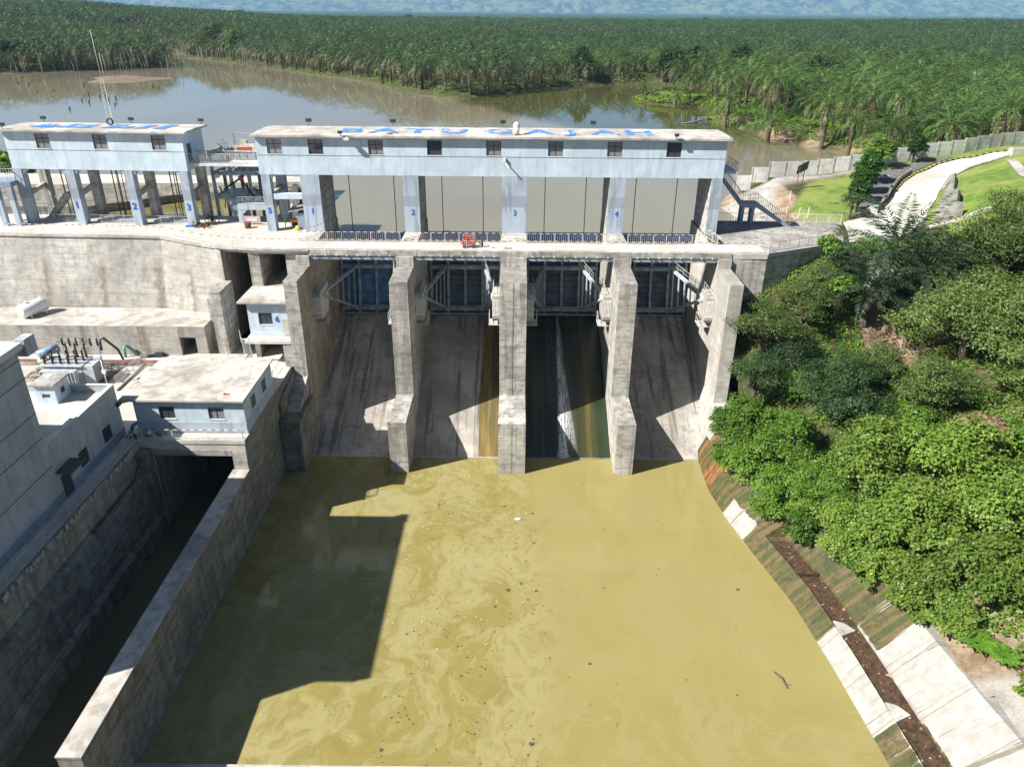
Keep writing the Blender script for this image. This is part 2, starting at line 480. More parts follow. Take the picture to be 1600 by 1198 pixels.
def pool():
    s = NT('muddy_pool_water'); p = s.pos(); x, y, z = s.sep(p)
    warp = s.n('TexNoise'); s.l(s.mapping(p, (1, 1, 1)), warp.inputs['Vector']); warp.inputs['Scale'].default_value = .085; warp.inputs['Detail'].default_value = 3
    v1 = s.n('VectorMath', operation='SCALE'); s.l(warp.outputs['Color'], v1.inputs[0]); v1.inputs['Scale'].default_value = 22
    v2 = s.n('VectorMath', operation='ADD'); s.l(v1.outputs[0], v2.inputs[0]); s.l(p, v2.inputs[1])
    sw = s.noise(s.mapping(v2.outputs[0], (1, .45, 1)), .20, 6, .62)
    sw2 = s.noise(s.mapping(v2.outputs[0], (1.2, .5, 1), (5, 3, 0)), .55, 5, .6)
    
    # scum gathers in the left half; the right half is smooth
    edge = s.math('ADD', x, s.math('MULTIPLY', s.math('SUBTRACT', sw2, .5), 3.0))
    left = s.ramp(s.math('ADD', edge, s.math('MULTIPLY', s.math('SUBTRACT', sw, .5), 14)), -.5, 5.5, 1, .0)
    bot = s.ramp(y, 42.5, 38.5, 0, .4)
    msk = s.math('MAXIMUM', left, bot)
    c = s.mix(s.ramp(sw, .35, .65), (.258,.222,.082), (.275,.238,.093))
    c2 = s.mix(s.ramp(sw, .45, .56), (.29,.254,.108), (.235,.198,.062))
    c2 = s.mix(s.ramp(sw2, .52, .64, 0, .6), c2, (.30,.272,.132))
    c2 = s.mix(s.ramp(sw2, .46, .36, 0, .6), c2, (.20,.17,.05))
    rid = s.math('ABSOLUTE', s.math('SUBTRACT', sw, .52))
    c2 = s.mix(s.ramp(rid, .007, .001, 0, .4), c2, (.36,.335,.19))
    c2 = s.mix(s.ramp(s.noise(v2.outputs[0], .9, 6, .7), .5, .62, 0, .5), c2, (.20,.172,.055))
    c = s.mix(msk, c, c2)
    rough = s.ramp(rid, 0, .1, .10, .035)
    b = s.noise(p, 2.2, 3)
    s.bsdf(c, rough, .5, bump=b, bstr=.035, bdist=.02, IOR=1.33)
    return s.m
M['pool'] = pool()

def reservoir():
    s = NT('reservoir_water'); p = s.pos(); x, y, z = s.sep(p)
    n = s.noise(s.mapping(p, (1, .35, 1)), .022, 4, .55, .6)
    c = s.mix(s.ramp(n, .42, .60), (.20,.175,.125), (.225,.205,.14))
    # clear green water joins on the right of a current line
    ln = s.math('ADD', s.math('ADD', x, s.math('MULTIPLY', y, .55)), s.math('MULTIPLY', n, 40))
    c = s.mix(s.math('MULTIPLY', s.ramp(ln, 148, 158), s.ramp(y, 170, 210)), c, (.075,.075,.025))
    b = s.noise(s.mapping(p, (1, 1, 1)), .9, 3, .5)
    b2 = s.noise(s.mapping(p, (1, .4, 1)), .05, 4, .5)
    s.bsdf(c, .035, .5, bump=b, bstr=.02, bdist=.05, IOR=1.33)
    return s.m
M['reservoir'] = reservoir()
M['tail'] = plain('dark_tailrace_water', (.14,.125,.07), .06, .5, 0, .2, .1)
M['basin'] = plain('olive_basin_water', (.22,.19,.07), .07, .5, 0, .2, .1)

def ground():
    s = NT('bank_ground'); p = s.pos()
    at = s.n('Attribute'); at.attribute_name = 'zone'
    r, g, b = s.sep(at.outputs['Vector'])
    n = s.noise(p, .6, 6, .65); f = s.noise(p, 5, 4, .7)
    soil = s.mix(s.ramp(n, .35, .65), (.20,.135,.085), (.36,.28,.205))
    lawn = s.mix(s.ramp(n, .35, .68), (.085,.165,.03), (.19,.26,.055))
    lawn = s.mix(s.ramp(s.noise(p, .12, 4), .42, .7, 0, .8), lawn, (.27,.285,.09))
    forest = s.mix(s.ramp(n, .4, .65), (.035,.055,.015), (.115,.085,.05))
    pale = s.mix(s.ramp(n, .4, .65), (.40,.385,.36), (.27,.25,.23))
    c = s.mix(r, forest, lawn); c = s.mix(g, c, soil); c = s.mix(b, c, pale)
    c = s.mix(s.ramp(f, .4, .8, 0, .4), c, (.05,.06,.025))
    s.bsdf(c, .95, .1, bump=f, bstr=.5, bdist=.12)
    return s.m
M['ground'] = ground()

def leafmat(name, a, b, c3=None, trans=.35, vs=.9):
    s = NT(name); p = s.pos()
    n = s.noise(p, vs, 3, .6); n2 = s.noise(p, 6, 2, .5)
    oi = s.n('ObjectInfo')
    c = s.mix(s.ramp(n, .35, .65), a, b)
    c = s.mix(s.ramp(n2, .5, .7, 0, .55), c, c3 or tuple(v*1.45 for v in b))
    c = s.mix(s.ramp(oi.outputs['Random'], 0, .6, .6, 0), c, tuple(v*.5 for v in a))
    c = s.mix(s.ramp(oi.outputs['Random'], .6, 1, 0, .35 if 'palm' in name else .12), c, tuple(v*1.5 for v in b))
    d = s.n('BsdfPrincipled'); s.l(c, d.inputs['Base Color']); d.inputs['Roughness'].default_value = .48; d.inputs['Specular IOR Level'].default_value = .35
    t = s.n('BsdfTranslucent'); s.l(s.mix(.35, c, (.22,.34,.03)), t.inputs[0])
    m = s.n('MixShader'); m.inputs[0].default_value = trans
    s.l(d.outputs[0], m.inputs[1]); s.l(t.outputs[0], m.inputs[2]); s.l(m.outputs[0], s.out.inputs[0])
    return s.m
M['leaf_bright'] = leafmat('bright_broad_leaves', (.10,.18,.024), (.185,.29,.042), (.32,.40,.09))
M['leaf_vine'] = leafmat('vine_leaves', (.075,.165,.018), (.14,.26,.03), (.22,.34,.055))
M['leaf_dark'] = leafmat('dark_feathery_leaves', (.032,.072,.024), (.06,.115,.036), (.10,.16,.06))
M['leaf_olive'] = leafmat('olive_feathery_leaves', (.095,.15,.035), (.165,.24,.06), (.27,.345,.13))
M['leaf_shrub'] = leafmat('clipped_tree_leaves', (.025,.075,.012), (.045,.12,.018), (.08,.17,.03))
M['leaf_fern'] = leafmat('fern_leaves', (.09,.22,.02), (.15,.30,.035))
M['leaf_dry'] = leafmat('dry_brown_leaves', (.16,.10,.06), (.28,.19,.12), (.35,.26,.18), trans=.1)
M['frond'] = leafmat('palm_fronds', (.028,.062,.016), (.062,.115,.032), (.125,.18,.07), vs=.3, trans=.1)
M['frond_near'] = leafmat('near_palm_fronds', (.034,.082,.015), (.088,.155,.030), (.19,.235,.075), vs=.35, trans=.12)  # lighter, yellower green for the nearer palms
M['frond_old'] = leafmat('old_drooping_fronds', (.12,.11,.045), (.19,.17,.08), (.26,.22,.12), trans=.2)
M['frond_dark'] = leafmat('dark_glossy_fronds', (.02,.042,.02), (.045,.08,.036), (.12,.16,.08), trans=.2)
M['bark'] = plain('bark', (.13,.105,.08), .95, .1, 0, .4, 4)
M['bark_palm'] = plain('palm_trunk_bark', (.12,.095,.07), .95, .1, 0, .5, 3)
M['bark_grey'] = plain('grey_bark', (.26,.24,.21), .95, .1, 0, .3, 4)
M['grass'] = leafmat('grass_blades', (.07,.14,.02), (.14,.22,.035))
M['panel'] = concrete('pale_precast_concrete', (.76,.75,.72), (.34,.33,.31), .3, .25, lift=50, lifts=0, lines=0, boards=0)

# =====================================================================
#  DAM: piers, chutes, gates, bridge, abutments
# =====================================================================
DZ = 21.7       # deck level

def text_part(txt, size, cx, y, z, mat, parent, name, facing='y', sx=1.0, depth=.02, bold=.02):
    """lettering as a thin mesh; facing y: stands on a wall looking to -Y, z: lies flat"""
    cu = bpy.data.curves.new(name, 'FONT')
    cu.body = txt; cu.size = size; cu.extrude = depth; cu.offset = bold; cu.align_x = 'CENTER'; cu.align_y = 'CENTER'; cu.resolution_u = 3
    tmp = bpy.data.objects.new('tmp', cu)
    me = bpy.data.meshes.new_from_object(tmp)
    bpy.data.objects.remove(tmp)
    n = len(me.vertices); co = np.empty(n*3); me.vertices.foreach_get('co', co); co = co.reshape(-1, 3)
    loc = np.array(BASE[parent.name]) if parent else np.zeros(3)
    out = np.empty_like(co)
    out[:, 0] = co[:, 0]*sx + cx - loc[0]
    if facing == 'y':
        out[:, 1] = y - co[:, 2] - loc[1]; out[:, 2] = co[:, 1] + z - loc[2]
    else:
        out[:, 1] = co[:, 1] + y - loc[1]; out[:, 2] = co[:, 2] + z - loc[2]
    me.vertices.foreach_set('co', out.ravel()); me.materials.clear(); me.materials.append(mat); me.update()
    me.name = name
    o = bpy.data.objects.new(name, me); COL.objects.link(o)
    if parent: o.parent = parent; BASE[o.name] = Vector(loc)
    return o

def corbel(root, side_x, sgn, y0=82.3, y1=85.6):
    """trunnion block on a pier face; sgn +1 sticks out towards +X"""
    m = MB(); x0, x1 = side_x, side_x + sgn*.95
    m.prism([(y0, 13.9), (y0+.3, 13.5), (y1, 13.5), (y1+.8, 14.6), (y1+.8, 16.9), (y0+.2, 16.9), (y0, 16.6)], 'x', min(x0, x1), max(x0, x1))
    blk = m.build('trunnion_block', M['conc_bright'], root)
    r = MB()
    xa, xb = min(x0, x1), max(x0, x1)
    for k in range(5):
        t = xa + .12 + k*(xb-xa-.24)/4
        r.box(t-.05, t+.05, y0-.05, y0-.002, 14.2, 16.3)
    for z in (14.3, 15.2, 16.1): r.box(xa+.03, xb-.03, y0-.03, y0-.001, z-.04, z+.04)
    r.build('tie_plate', M['rail_white'], root)
    h = MB()
    for y in (y0+.1, y0+1.2, y0+2.3, y1): h.bar((side_x+sgn*.85, y, 16.9), (side_x+sgn*.85, y, 17.9), .05)
    for z in (17.4, 17.9): h.bar((side_x+sgn*.85, y0+.1, z), (side_x+sgn*.85, y1, z), .04)
    # small cage below the block on the chute side
    h.build('service_railing', M['rail'], root); h = MB()
    h.box(min(side_x+sgn*.02, side_x+sgn*1.4), max(side_x+sgn*.02, side_x+sgn*1.4), y0+.5, y0+2.5, 12.82, 12.9)
    for y in (y0+.6, y0+1.5, y0+2.4):
        h.bar((side_x+sgn*1.35, y, 12.88), (side_x+sgn*1.35, y, 14.1), .05)
    for z in (13.4, 14.1): h.bar((side_x+sgn*1.35, y0+.6, z), (side_x+sgn*1.35, y0+2.4, z), .045)
    h.build('service_cage', M['rail'], root)

PIER_LABELS = {
 1: 'left abutment pier of the spillway, beside the small house painted 6',
 2: 'slim concrete spillway pier under the column painted 2',
 3: 'widest concrete spillway pier, split by a centre joint, under the column painted 3',
 4: 'slim concrete spillway pier under the column painted 4, left side in full sun',
 5: 'right abutment pier of the spillway, sunlit, against the green bank'}
SPX = {1: (-25.0, -23.5), 2: (-13.5, -11.5), 3: (-1.5, 1.5), 4: (11.5, 13.5), 5: (23.5, 25.0)}

def make_pier(i):
    x0, x1 = SPX[i]
    t = thing('spillway_pier', ((x0+x1)/2, 77.2, 0), PIER_LABELS[i], 'pier', 'spillway piers')
    m = MB()
    if i in (2, 3, 4):
        prof = [(70.4, -3), (77.2, -3), (98.6, -3), (98.6, 21.7), (87.05, 21.7), (87.05, 21.08), (82.9, 21.08), (82.9, 20), (77.2, 20), (77.2, 6.36), (70.4, 6.36)]
        m.prism(prof, 'x', x0, x1)
        m.build('pier_body', M['conc'], t)
    elif i == 1:
        m.prism([(77.2, -3), (98.6, -3), (98.6, 21.7), (87.05, 21.7), (87.05, 21.08), (83.6, 21.08), (82.9, 21.08), (82.9, 20), (77.2, 20)], 'x', x0, x1)
        m.prism([(83.62, -3), (98.6, -3), (98.6, 21.2), (83.62, 21.2)], 'x', -26.4, -25.002)
        m.build('pier_body', M['conc'], t)
        b = MB(); b.box(-25.25, -23.1, 70.5, 77.198, -3, 6.3); b.build('lower_block', M['conc_dark'], t)
        inn = MB(); inn.prism([(77.25, 20), (82.8, 20), (82.8, 20.8), (98.5, 20.8), (98.5, -3), (73, -3), (73, 6.2), (77.25, 6.2)], 'x', -23.499, -23.47)
        inn.build('side_face', M['inner'], t)
    else:
        m.prism([(77.2, 5.6), (98.6, 5.6), (98.6, 21.7), (87.05, 21.7), (87.05, 21.08), (82.9, 21.08), (82.9, 20), (77.2, 20)], 'x', x0, x1)
        m.build('pier_body', M['conc_bright'], t)
        # lower wall flares into the channel towards the water
        f = MB()
        ys = [(98.6, 23.5, 23.5), (84, 23.5, 23.3), (77.2, 23.45, 22.0), (73.9, 23.3, 21.5)]
        for (ya, ta, ba), (yb, tb, bb) in zip(ys[:-1], ys[1:]):
            za, zb = (5.6, 5.6) if yb >= 77.2 else (5.6, 4.2)
            f.quad((ta, ya, za), (ba, ya, -1), (bb, yb, -1), (tb, yb, zb))
            f.quad((ta, ya, za), (tb, yb, zb), (26.5, yb, zb), (26.5, ya, za))
        f.quad((23.3, 73.9, 4.2), (21.5, 73.9, -1), (26.5, 73.9, -1), (26.5, 73.9, 4.2))
        f.build('flared_foot', M['conc_bright'], t)
    for sx, sg in ((x0, -1), (x1, 1)):
        if (i == 1 and sg < 0) or (i == 5 and sg > 0): continue
        corbel(t, sx, sg)
    if i == 3:
        j = MB(); j.box(-.04, .04, 70.38, 70.399, 0, 6.3); j.box(-.04, .04, 77.18, 77.199, 6.4, 20); j.build('centre_joint', M['conc_dark'], t)
    # upper column carrying the hoist house
    cx0, cx1 = {1: (-25.8, -23.5), 2: (-13.45, -11.55), 3: (-1.5, 1.5), 4: (11.5, 13.4), 5: (23.7, 25.0)}[i]
    c = MB(); c.box(cx0, cx1, 91.22, 98.1, DZ, 28.58)
    c.build('column', M['conc'], t)
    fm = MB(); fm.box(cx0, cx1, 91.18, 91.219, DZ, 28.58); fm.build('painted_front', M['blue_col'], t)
    if i <= 4:
        text_part(str(i), .95, (cx0+cx1)/2 + (.1 if i > 1 else -.05), 91.17, 24.2, M['number'], t, 'painted_number')
    if i in (1, 5):
        hl = MB(); sx = -23.5 if i == 1 else 23.7
        for zr in (27.6, 26.7, 25.9):
            for k in range(4):
                yy = 92.2+k*1.5
                hl = MB(); hl.box(sx-.01 if i == 5 else sx+.002, sx-.002 if i == 5 else sx+.01, yy, yy+.35, zr, zr+.35)
                hl.build('bolt_pocket', M['frame'], t)
    return t
for i in range(1, 6): make_pier(i)

# ---- four chutes ----
CH = [(64, -3.2), (70, -1.3), (73.8, 0.0), (75.6, .75), (77.4, 1.75), (80, 3.0), (83.8, 4.55), (88, 6.4), (92, 8.1), (95.2, 9.35), (97.4, 9.6), (99, 9.2)]
CHL = ['dry grey spillway chute left of the slim pier painted 2',
       'dry spillway chute with a yellow algae edge, between the piers painted 2 and 3',
       'wet dark spillway chute with water running down it',
       'grey spillway chute on the far right, next to the green bank']
CHM = ['spill_dry', 'spill_two', 'spill_wet', 'spill_dry']
BX = [(-23.5, -13.5), (-11.5, -1.5), (1.5, 11.5), (13.5, 23.5)]
for k, (a, b) in enumerate(BX):
    t = thing('spillway_chute', ((a+b)/2, 73.8, 0), CHL[k], 'spillway chute', 'spillway chutes')
    m = MB()
    for (ya, za), (yb, zb) in zip(CH[:-1], CH[1:]):
        m.quad((a, ya, za), (b, ya, za), (b, yb, zb), (a, yb, zb), True)
    m.build('chute_slab', M[CHM[k]], t)
    mm = MB(); mm.box(a, b, 73.55, 73.78, -.3, .06); mm.build('end_sill', M['conc_bright' if k != 2 else 'conc_dark'], t)

def chute_z(y):
    return float(np.interp(y, [c[0] for c in CH], [c[1] for c in CH]))

# thin fall of water on chute 3
def water_fall():
    s = NT('white_falling_water'); p = s.pos()
    x, y, z = s.sep(p)
    at = s.n('Attribute'); at.attribute_name = 'fade'
    n = s.noise(s.mapping(p, (9, .35, .35)), 1.0, 4, .6)
    n2 = s.noise(s.mapping(p, (6, 4, 4)), 1.0, 4, .7)
    a = s.math('MULTIPLY', s.ramp(s.math('ADD', s.math('MULTIPLY', n, .55), s.math('MULTIPLY', n2, .45)), .36, .60), at.outputs['Fac'])
    b = s.n('BsdfPrincipled'); b.inputs['Base Color'].default_value = (.72, .76, .78, 1); b.inputs['Roughness'].default_value = .5
    tr = s.n('BsdfTransparent'); m = s.n('MixShader'); s.l(a, m.inputs[0]); s.l(tr.outputs[0], m.inputs[1]); s.l(b.outputs[0], m.inputs[2]); s.l(m.outputs[0], s.out.inputs[0])
    return s.m
M['fall'] = water_fall()
def fall(name, label, x0, w0, x1, w1, y0=95.0, y1=73.55, fmax=.9, lift=.12, drift=0):
    rows, cols = 40, 13
    vs = []; fa = []
    for i in range(rows):
        t = i/(rows-1); y = y0+(y1-y0)*t
        cx = x0+(x1-x0)*t + drift*math.sin(t*3); wd = w0+(w1-w0)*t**.8*(1+(1.3*max(0, t-.93)/.07 if fmax > .8 else 0))
        for j in range(cols):
            u = j/(cols-1)*2-1
            z = chute_z(y) + lift*(1-u*u) + .012 + (.9*math.exp(-t*9) if w0 < 1 else 0)*(1-u*u)
            vs.append((cx+u*wd/2, y, z)); fa.append(fmax*(1-u*u)**.8*min(1, .35+t*1.6)*(1 if t < .8 or fmax > .8 else (1-t)/.2))
    q = [(i*cols+j, i*cols+j+1, (i+1)*cols+j+1, (i+1)*cols+j) for i in range(rows-1) for j in range(cols-1)]
    me = fast_mesh(name, vs, q, M['fall'], True)
    at = me.attributes.new('fade', 'FLOAT', 'POINT'); at.data.foreach_set('value', fa)
    o = bpy.data.objects.new(name, me); COL.objects.link(o)
    tag(o, label, 'waterfall')
fall('falling_water', 'white stream of water running down the dark wet chute', 5.9, .45, 6.0, 1.15, fmax=1.0)
fall('water_spray', 'thin spray beside the white stream on the wet chute', 6.1, .5, 7.0, 1.9, y0=92, y1=73.8, fmax=.55, drift=-.2)

# ---- radial gates ----
GY, GZ, GR = 84.0, 15.9, 13.1
def gpt(ang, r=GR): return (GY + r*math.cos(ang), GZ + r*math.sin(ang))
A0, A1 = -.527, .30
GL = ['blue steel radial gate in the leftmost spillway bay',
      'slate blue radial gate in the bay between the piers painted 2 and 3',
      'dark radial gate above the wet chute',
      'dark grey radial gate in the rightmost spillway bay']
def make_gate(k):
    a, b = BX[k]; a += .12; b -= .12
    skin = M['gate_blue'] if k == 0 else M['gate_dark']
    fr = M['steel']
    t = thing('radial_gate', ((a+b)/2, 95.2, 9.4), GL[k], 'gate', 'radial gates in the spillway bays')
    m = MB(); N = 16
    for i in range(N):
        p = A0+(A1-A0)*i/N; q = A0+(A1-A0)*(i+1)/N
        for r in (GR, GR+.05):
            (y0, z0), (y1, z1) = gpt(p, r), gpt(q, r)
            m.quad((a, y0, z0), (b, y0, z0), (b, y1, z1), (a, y1, z1), True)
    m.build('skin_plate', skin, t)
    r = MB()
    for i in range(1, 14):          # thin horizontal stiffeners
        an = A0+(A1-A0)*i/14; y0, z0 = gpt(an, GR-.02); y1, z1 = gpt(an, GR-.2)
        r.prism([(y0, z0-.03), (y1, z1-.03), (y1, z1+.03), (y0, z0+.03)], 'x', a+.02, b-.02)
    r.build('stiffener', skin, t)
    g = MB()
    nv = 5
    for i in range(nv):           # vertical ribs
        g = MB()
        x = a+.25+(b-a-.5)*i/(nv-1)
        for j in range(12):
            p = A0+(A1-A0)*j/12; q = A0+(A1-A0)*(j+1)/12
            (y0, z0), (y1, z1) = gpt(p, GR-.3), gpt(q, GR-.3)
            g.prism([(gpt(p, GR-.5)), (gpt(q, GR-.5)), (gpt(q, GR-.02)), (gpt(p, GR-.02))], 'x', x-.15, x+.15)
        g.build('rib', fr, t)
    for an in (-.47, -.02):
        h = MB()
        y0, z0 = gpt(an, GR-.75)
        h.prism([(y0-.25, z0-.22), (y0+.45, z0-.22), (y0+.45, z0+.22), (y0-.25, z0+.22)], 'x', a+.15, b-.15)
        h.build('girder', fr, t)
    h = MB(); y0, z0 = gpt(A0, GR-.15); h.prism([(y0-.2, z0), (y0+.1, z0-.12), (y0+.2, z0+.2), (y0-.2, z0+.25)], 'x', a, b)
    h.build('bottom_edge', fr, t)
    y0, z0 = gpt(A1, GR); tb = MB(); tb.box(a, b, y0-.5, y0+.35, z0-.2, z0+.35); tb.build('top_beam', M['beam_blue'], t)
    for sg, wx in ((1, a-.12), (-1, b+.12)):
        arm = MB(); tx = wx+sg*.75
        ends = []
        for an in (-.47, -.02):
            y1, z1 = gpt(an, GR-1.0)
            ex = wx+sg*2.35
            arm.bar((tx, GY+.6, GZ+(-.25 if an < -.1 else .2)), (ex, y1, z1), .42, .30)
            ends.append(((tx, GY+.6, GZ), (ex, y1, z1)))
        nb = 5
        for q in range(1, nb+1):
            f = q/(nb+.25)
            A = [Vector(e[0])*(1-f)+Vector(e[1])*f for e in ends]
            arm.bar(A[0], A[1], .16)
        pl = [Vector(e[0])*.93+Vector(e[1])*.07 for e in ends]
        arm.tube([(wx+sg*.05, GY+.3, GZ), (wx+sg*1.15, GY+.3, GZ)], .42, 12)
        arm.build('gate_arm', M['steel_light'] if sg < 0 else fr, t)
        if sg > 0: continue
        hr = MB()
        y1, z1 = gpt(-.02, GR-1.0)
        P0 = Vector((tx+sg*.2, GY+1.2, GZ+.5)); P1 = Vector((wx+sg*2.4, y1, z1+.3))
        for q in range(6):
            f = q/5; c = P0*(1-f)+P1*f; hr.bar(c, c+Vector((0, 0, .95)), .04)
        hr.bar(P0+Vector((0, 0, .95)), P1+Vector((0, 0, .95)), .045); hr.bar(P0+Vector((0, 0, .5)), P1+Vector((0, 0, .5)), .035)
        hr.build('arm_handrail', M['rail'], t)
    return t
for k in range(4): make_gate(k)

# ---- hoist cables ----
CABX = [(-21.0, -15.3), (-9.2, -4.0), (3.9, 9.1), (15.4, 20.6)]
ordn = ['left', 'right']
bayn = ['leftmost bay', 'bay left of column 3', 'bay right of column 3', 'rightmost bay']
for k in range(4):
    for j, x in enumerate(CABX[k]):
        m = MB(); m.tube([(x, 96.0, 19.9), (x, 96.0, 28.58)], .055, 6)
        o = m.build('hoist_cable', M['cable'])
        tag(o, f'{ordn[j]} of two dark hoist cables hanging in the {bayn[k]}', 'cable', 'hoist cables under the gate house')

# ---- road bridge ----
t = thing('road_bridge', (0, 83.2, 20.9), 'pale concrete road bridge crossing in front of the numbered columns', 'bridge')
m = MB(); m.box(-23.48, 29.1, 83.2, 87.0, 21.1, DZ)
m.build('slab', M['deck'], t)
f = MB(); f.box(-23.48, 29.1, 83.13, 83.32, 21.0, DZ+.1) if False else f.box(-23.48, 25.0, 83.12, 83.197, 21.12, DZ+.05)
f.build('edge_beam', M['conc'], t)
for k, (a, b) in enumerate(BX):
    g = MB(); g.box(a+.01, b-.01, 83.25, 83.6, 20.62, 21.095); g.build('girder', M['steel'], t)
    g = MB(); g.box(a+.01, b-.01, 86.4, 86.8, 20.4, 21.095); g.build('girder', M['steel'], t)
    for q in range(8):
        d = MB(); x = a+.7+q*1.23; d.box(x-.06, x+.06, 83.0, 83.119, 21.1, 21.2); d.build('drain_spout', M['rail_white'], t)
for sx in (-11.5+4.4, 5.2, 16.0):
    l = MB(); l.bar((sx, 83.1, 21.0), (sx+.5, 82.6, 20.85), .22, .14); l.build('floodlight', M['frame'], t)

# ---- left deck, dam wall, ledge ----
t = thing('dam_wall', (-60, 85.1, 9.7), 'tall stained concrete dam wall sloping down on the left of the spillway', 'dam wall')
T = [(-92, 88.95), (-75, 88.85), (-60, 88.6), (-42.6, 88.1), (-39, 86.2), (-35.1, 84.3), (-33.9, 83.75)]
B = [(-92, 85.1), (-75, 85.1), (-60, 85.15), (-42.6, 85.2), (-39, 84.6), (-35.1, 83.9), (-33.9, 83.7)]
m = MB()
for i in range(len(T)-1):
    a, b, c, d = T[i], T[i+1], B[i+1], B[i]
    n = 6
    for k in range(n):
        u, v = k/n, (k+1)/n
        L = lambda P, Q, s, zz: (P[0]+(Q[0]-P[0])*s, P[1]+(Q[1]-P[1])*s, zz)
        m.quad(L(d, a, u, 9.7+11.74*u), L(c, b, u, 9.7+11.74*u), L(c, b, v, 9.7+11.74*v), L(d, a, v, 9.7+11.74*v))
m.quad((-33.9, 83.7, 9.7), (-33.9, 98, 9.7), (-33.9, 98, 21.44), (-33.9, 83.75, 21.44))
m.build('wall_face', M['conc_wall'], t)
inn = MB(); inn.box(-33.898, -33.87, 83.9, 98, 9.7, 21.2); inn.build('slot_side', M['inner'], t)
pb = MB(); pb.box(-30.7, -29.4, 83.6, 98, 9.7, 21.2); pb.build('slot_pier', M['conc'], t)
fl = MB(); fl.box(-29.398, -26.402, 83.7, 98, 9.7, 17.15); fl.build('recess_floor', M['conc'], t)
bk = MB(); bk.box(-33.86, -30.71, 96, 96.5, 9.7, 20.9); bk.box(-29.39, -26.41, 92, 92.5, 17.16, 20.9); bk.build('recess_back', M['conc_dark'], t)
sp = MB(); sp.box(-34.35, -33.1, 79.6, 83.68, 9.7, 17.8); sp.box(-35.79, -34.36, 82.2, 84.4, 9.7, 16.0); sp.build('stepped_block', M['conc'], t)
led = MB(); led.wall_y(-92, -35.8, 9.7, 13.35, 80.1, 80.6, [(-38.95, -37.05, 9.7, 12.0)])
led.box(-92, -35.8, 80.602, 85.6, 13.0, 13.35); led.box(-92, -39.4, 80.7, 85.0, 9.7, 12.99); led.box(-36.7, -35.8, 80.602, 85, 9.7, 12.99)
led.build('ledge', M['conc_wall'], t)
lt = MB(); lt.box(-92, -35.8, 80.1, 85.9, 13.35, 13.4); lt.build('ledge_top', M['roof'], t)
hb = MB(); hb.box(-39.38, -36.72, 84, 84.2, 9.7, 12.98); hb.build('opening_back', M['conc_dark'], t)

t = thing('left_deck', (-60, 93, 21.3), 'broad sunlit concrete deck around the numbered left columns', 'deck')
m = MB()
out = [(-92, 88.9), (-75, 88.8), (-60, 88.55), (-42.6, 88.05), (-39, 86.15), (-35.1, 84.22), (-29.5, 83.2), (-23.5, 83.15)]
poly = [(x, y) for x, y in out] + [(-23.5, 86.98), (-25.8, 88.2), (-25.8, 98.6), (-92, 98.6)]
m.prism(poly, 'z', 21.45, DZ)
m.prism([(-33.88, 84.1), (-29.5, 83.3), (-23.52, 83.25), (-23.52, 86.9), (-25.8, 98), (-33.88, 98)], 'z', 21.21, 21.445)
m.build('deck_slab', M['deck'], t)
kb = MB()
for (xa, ya), (xb, yb) in zip(out[:-1], out[1:]):
    kb.bar((xa, ya-.02, DZ-.05), (xb, yb-.02, DZ-.0), .2, .25)
kb.build('edge_kerb', M['conc_bright'], t)

# ---- right abutment ----
t = thing('right_abutment', (33, 86, 21), 'grey concrete abutment wall and deck on the right end of the bridge', 'abutment')
m = MB()
m.prism([(25.02, 83.22), (29.1, 83.3), (39.8, 88.7), (43.2, 97.9), (25.02, 98.4)], 'z', 6, 21.18)
m.build('wall', M['conc'], t)
m = MB(); m.prism([(23.52, 83.35), (29.12, 83.45), (39.9, 88.66), (43.3, 98.1), (23.52, 98.5), (23.52, 87.02), (29.102, 87.02), (29.102, 83.45)][:0] or [(29.105, 83.42), (39.9, 88.6), (43.3, 98.1), (23.52, 98.5), (23.52, 87.02), (29.105, 87.02)], 'z', 21.2, DZ)
m.build('deck_slab', M['roof_grey'], t)
rp = MB(); rp.bar((29.1, 83.35, 21.55), (39.9, 88.5, 21.55), .3, .5); rp.build('edge_kerb', M['conc_bright'], t)
for (x, z0) in ((27.2, 15),):
    p = MB(); p.bar((x, 83.36, 8), (x, 83.36, 21), .12); p.build('downpipe', M['conc_dark'], t)

# ---- railings ----
def railing(name, pts, label, cat='railing', group=None, h=1.12, post=1.62, bal=.24, top='dash', mat='rail', root=None, bt=.02):
    pts = [Vector(p) for p in pts]
    t = root or thing(name, pts[0], label, cat, group)
    P = MB(); P.box(-.022, .022, -.022, .022, 0, h); Bm = MB(); H = MB(); first = None; seen = set()
    base_ = BASE[t.name]; pm_ = bpy.data.meshes.new('post'); pm_.from_pydata(P.v, [], P.f); pm_.materials.append(M[mat])
    for a, b in zip(pts[:-1], pts[1:]):
        L = (b-a).length; n = max(1, round(L/post))
        for i in range(n+1):
            c = a+(b-a)*(i/n); kk_ = (round(c.x, 1), round(c.y, 1))
            if kk_ in seen: continue
            seen.add(kk_); po = bpy.data.objects.new('post', pm_); COL.objects.link(po); po.parent = t; po.location = c-base_
        nb = max(1, round(L/bal))
        for i in range(nb):
            c = a+(b-a)*((i+.5)/nb); Bm.bar(c+Vector((0, 0, .1)), c+Vector((0, 0, h-.05)), bt)
        H.bar(a+Vector((0, 0, h+.03)), b+Vector((0, 0, h+.03)), .05, .05)
        Bm.bar(a+Vector((0, 0, .12)), b+Vector((0, 0, .12)), .04)
    Bm.build('balusters', M[mat], t); H.build('handrail', M[top], t)
    return t

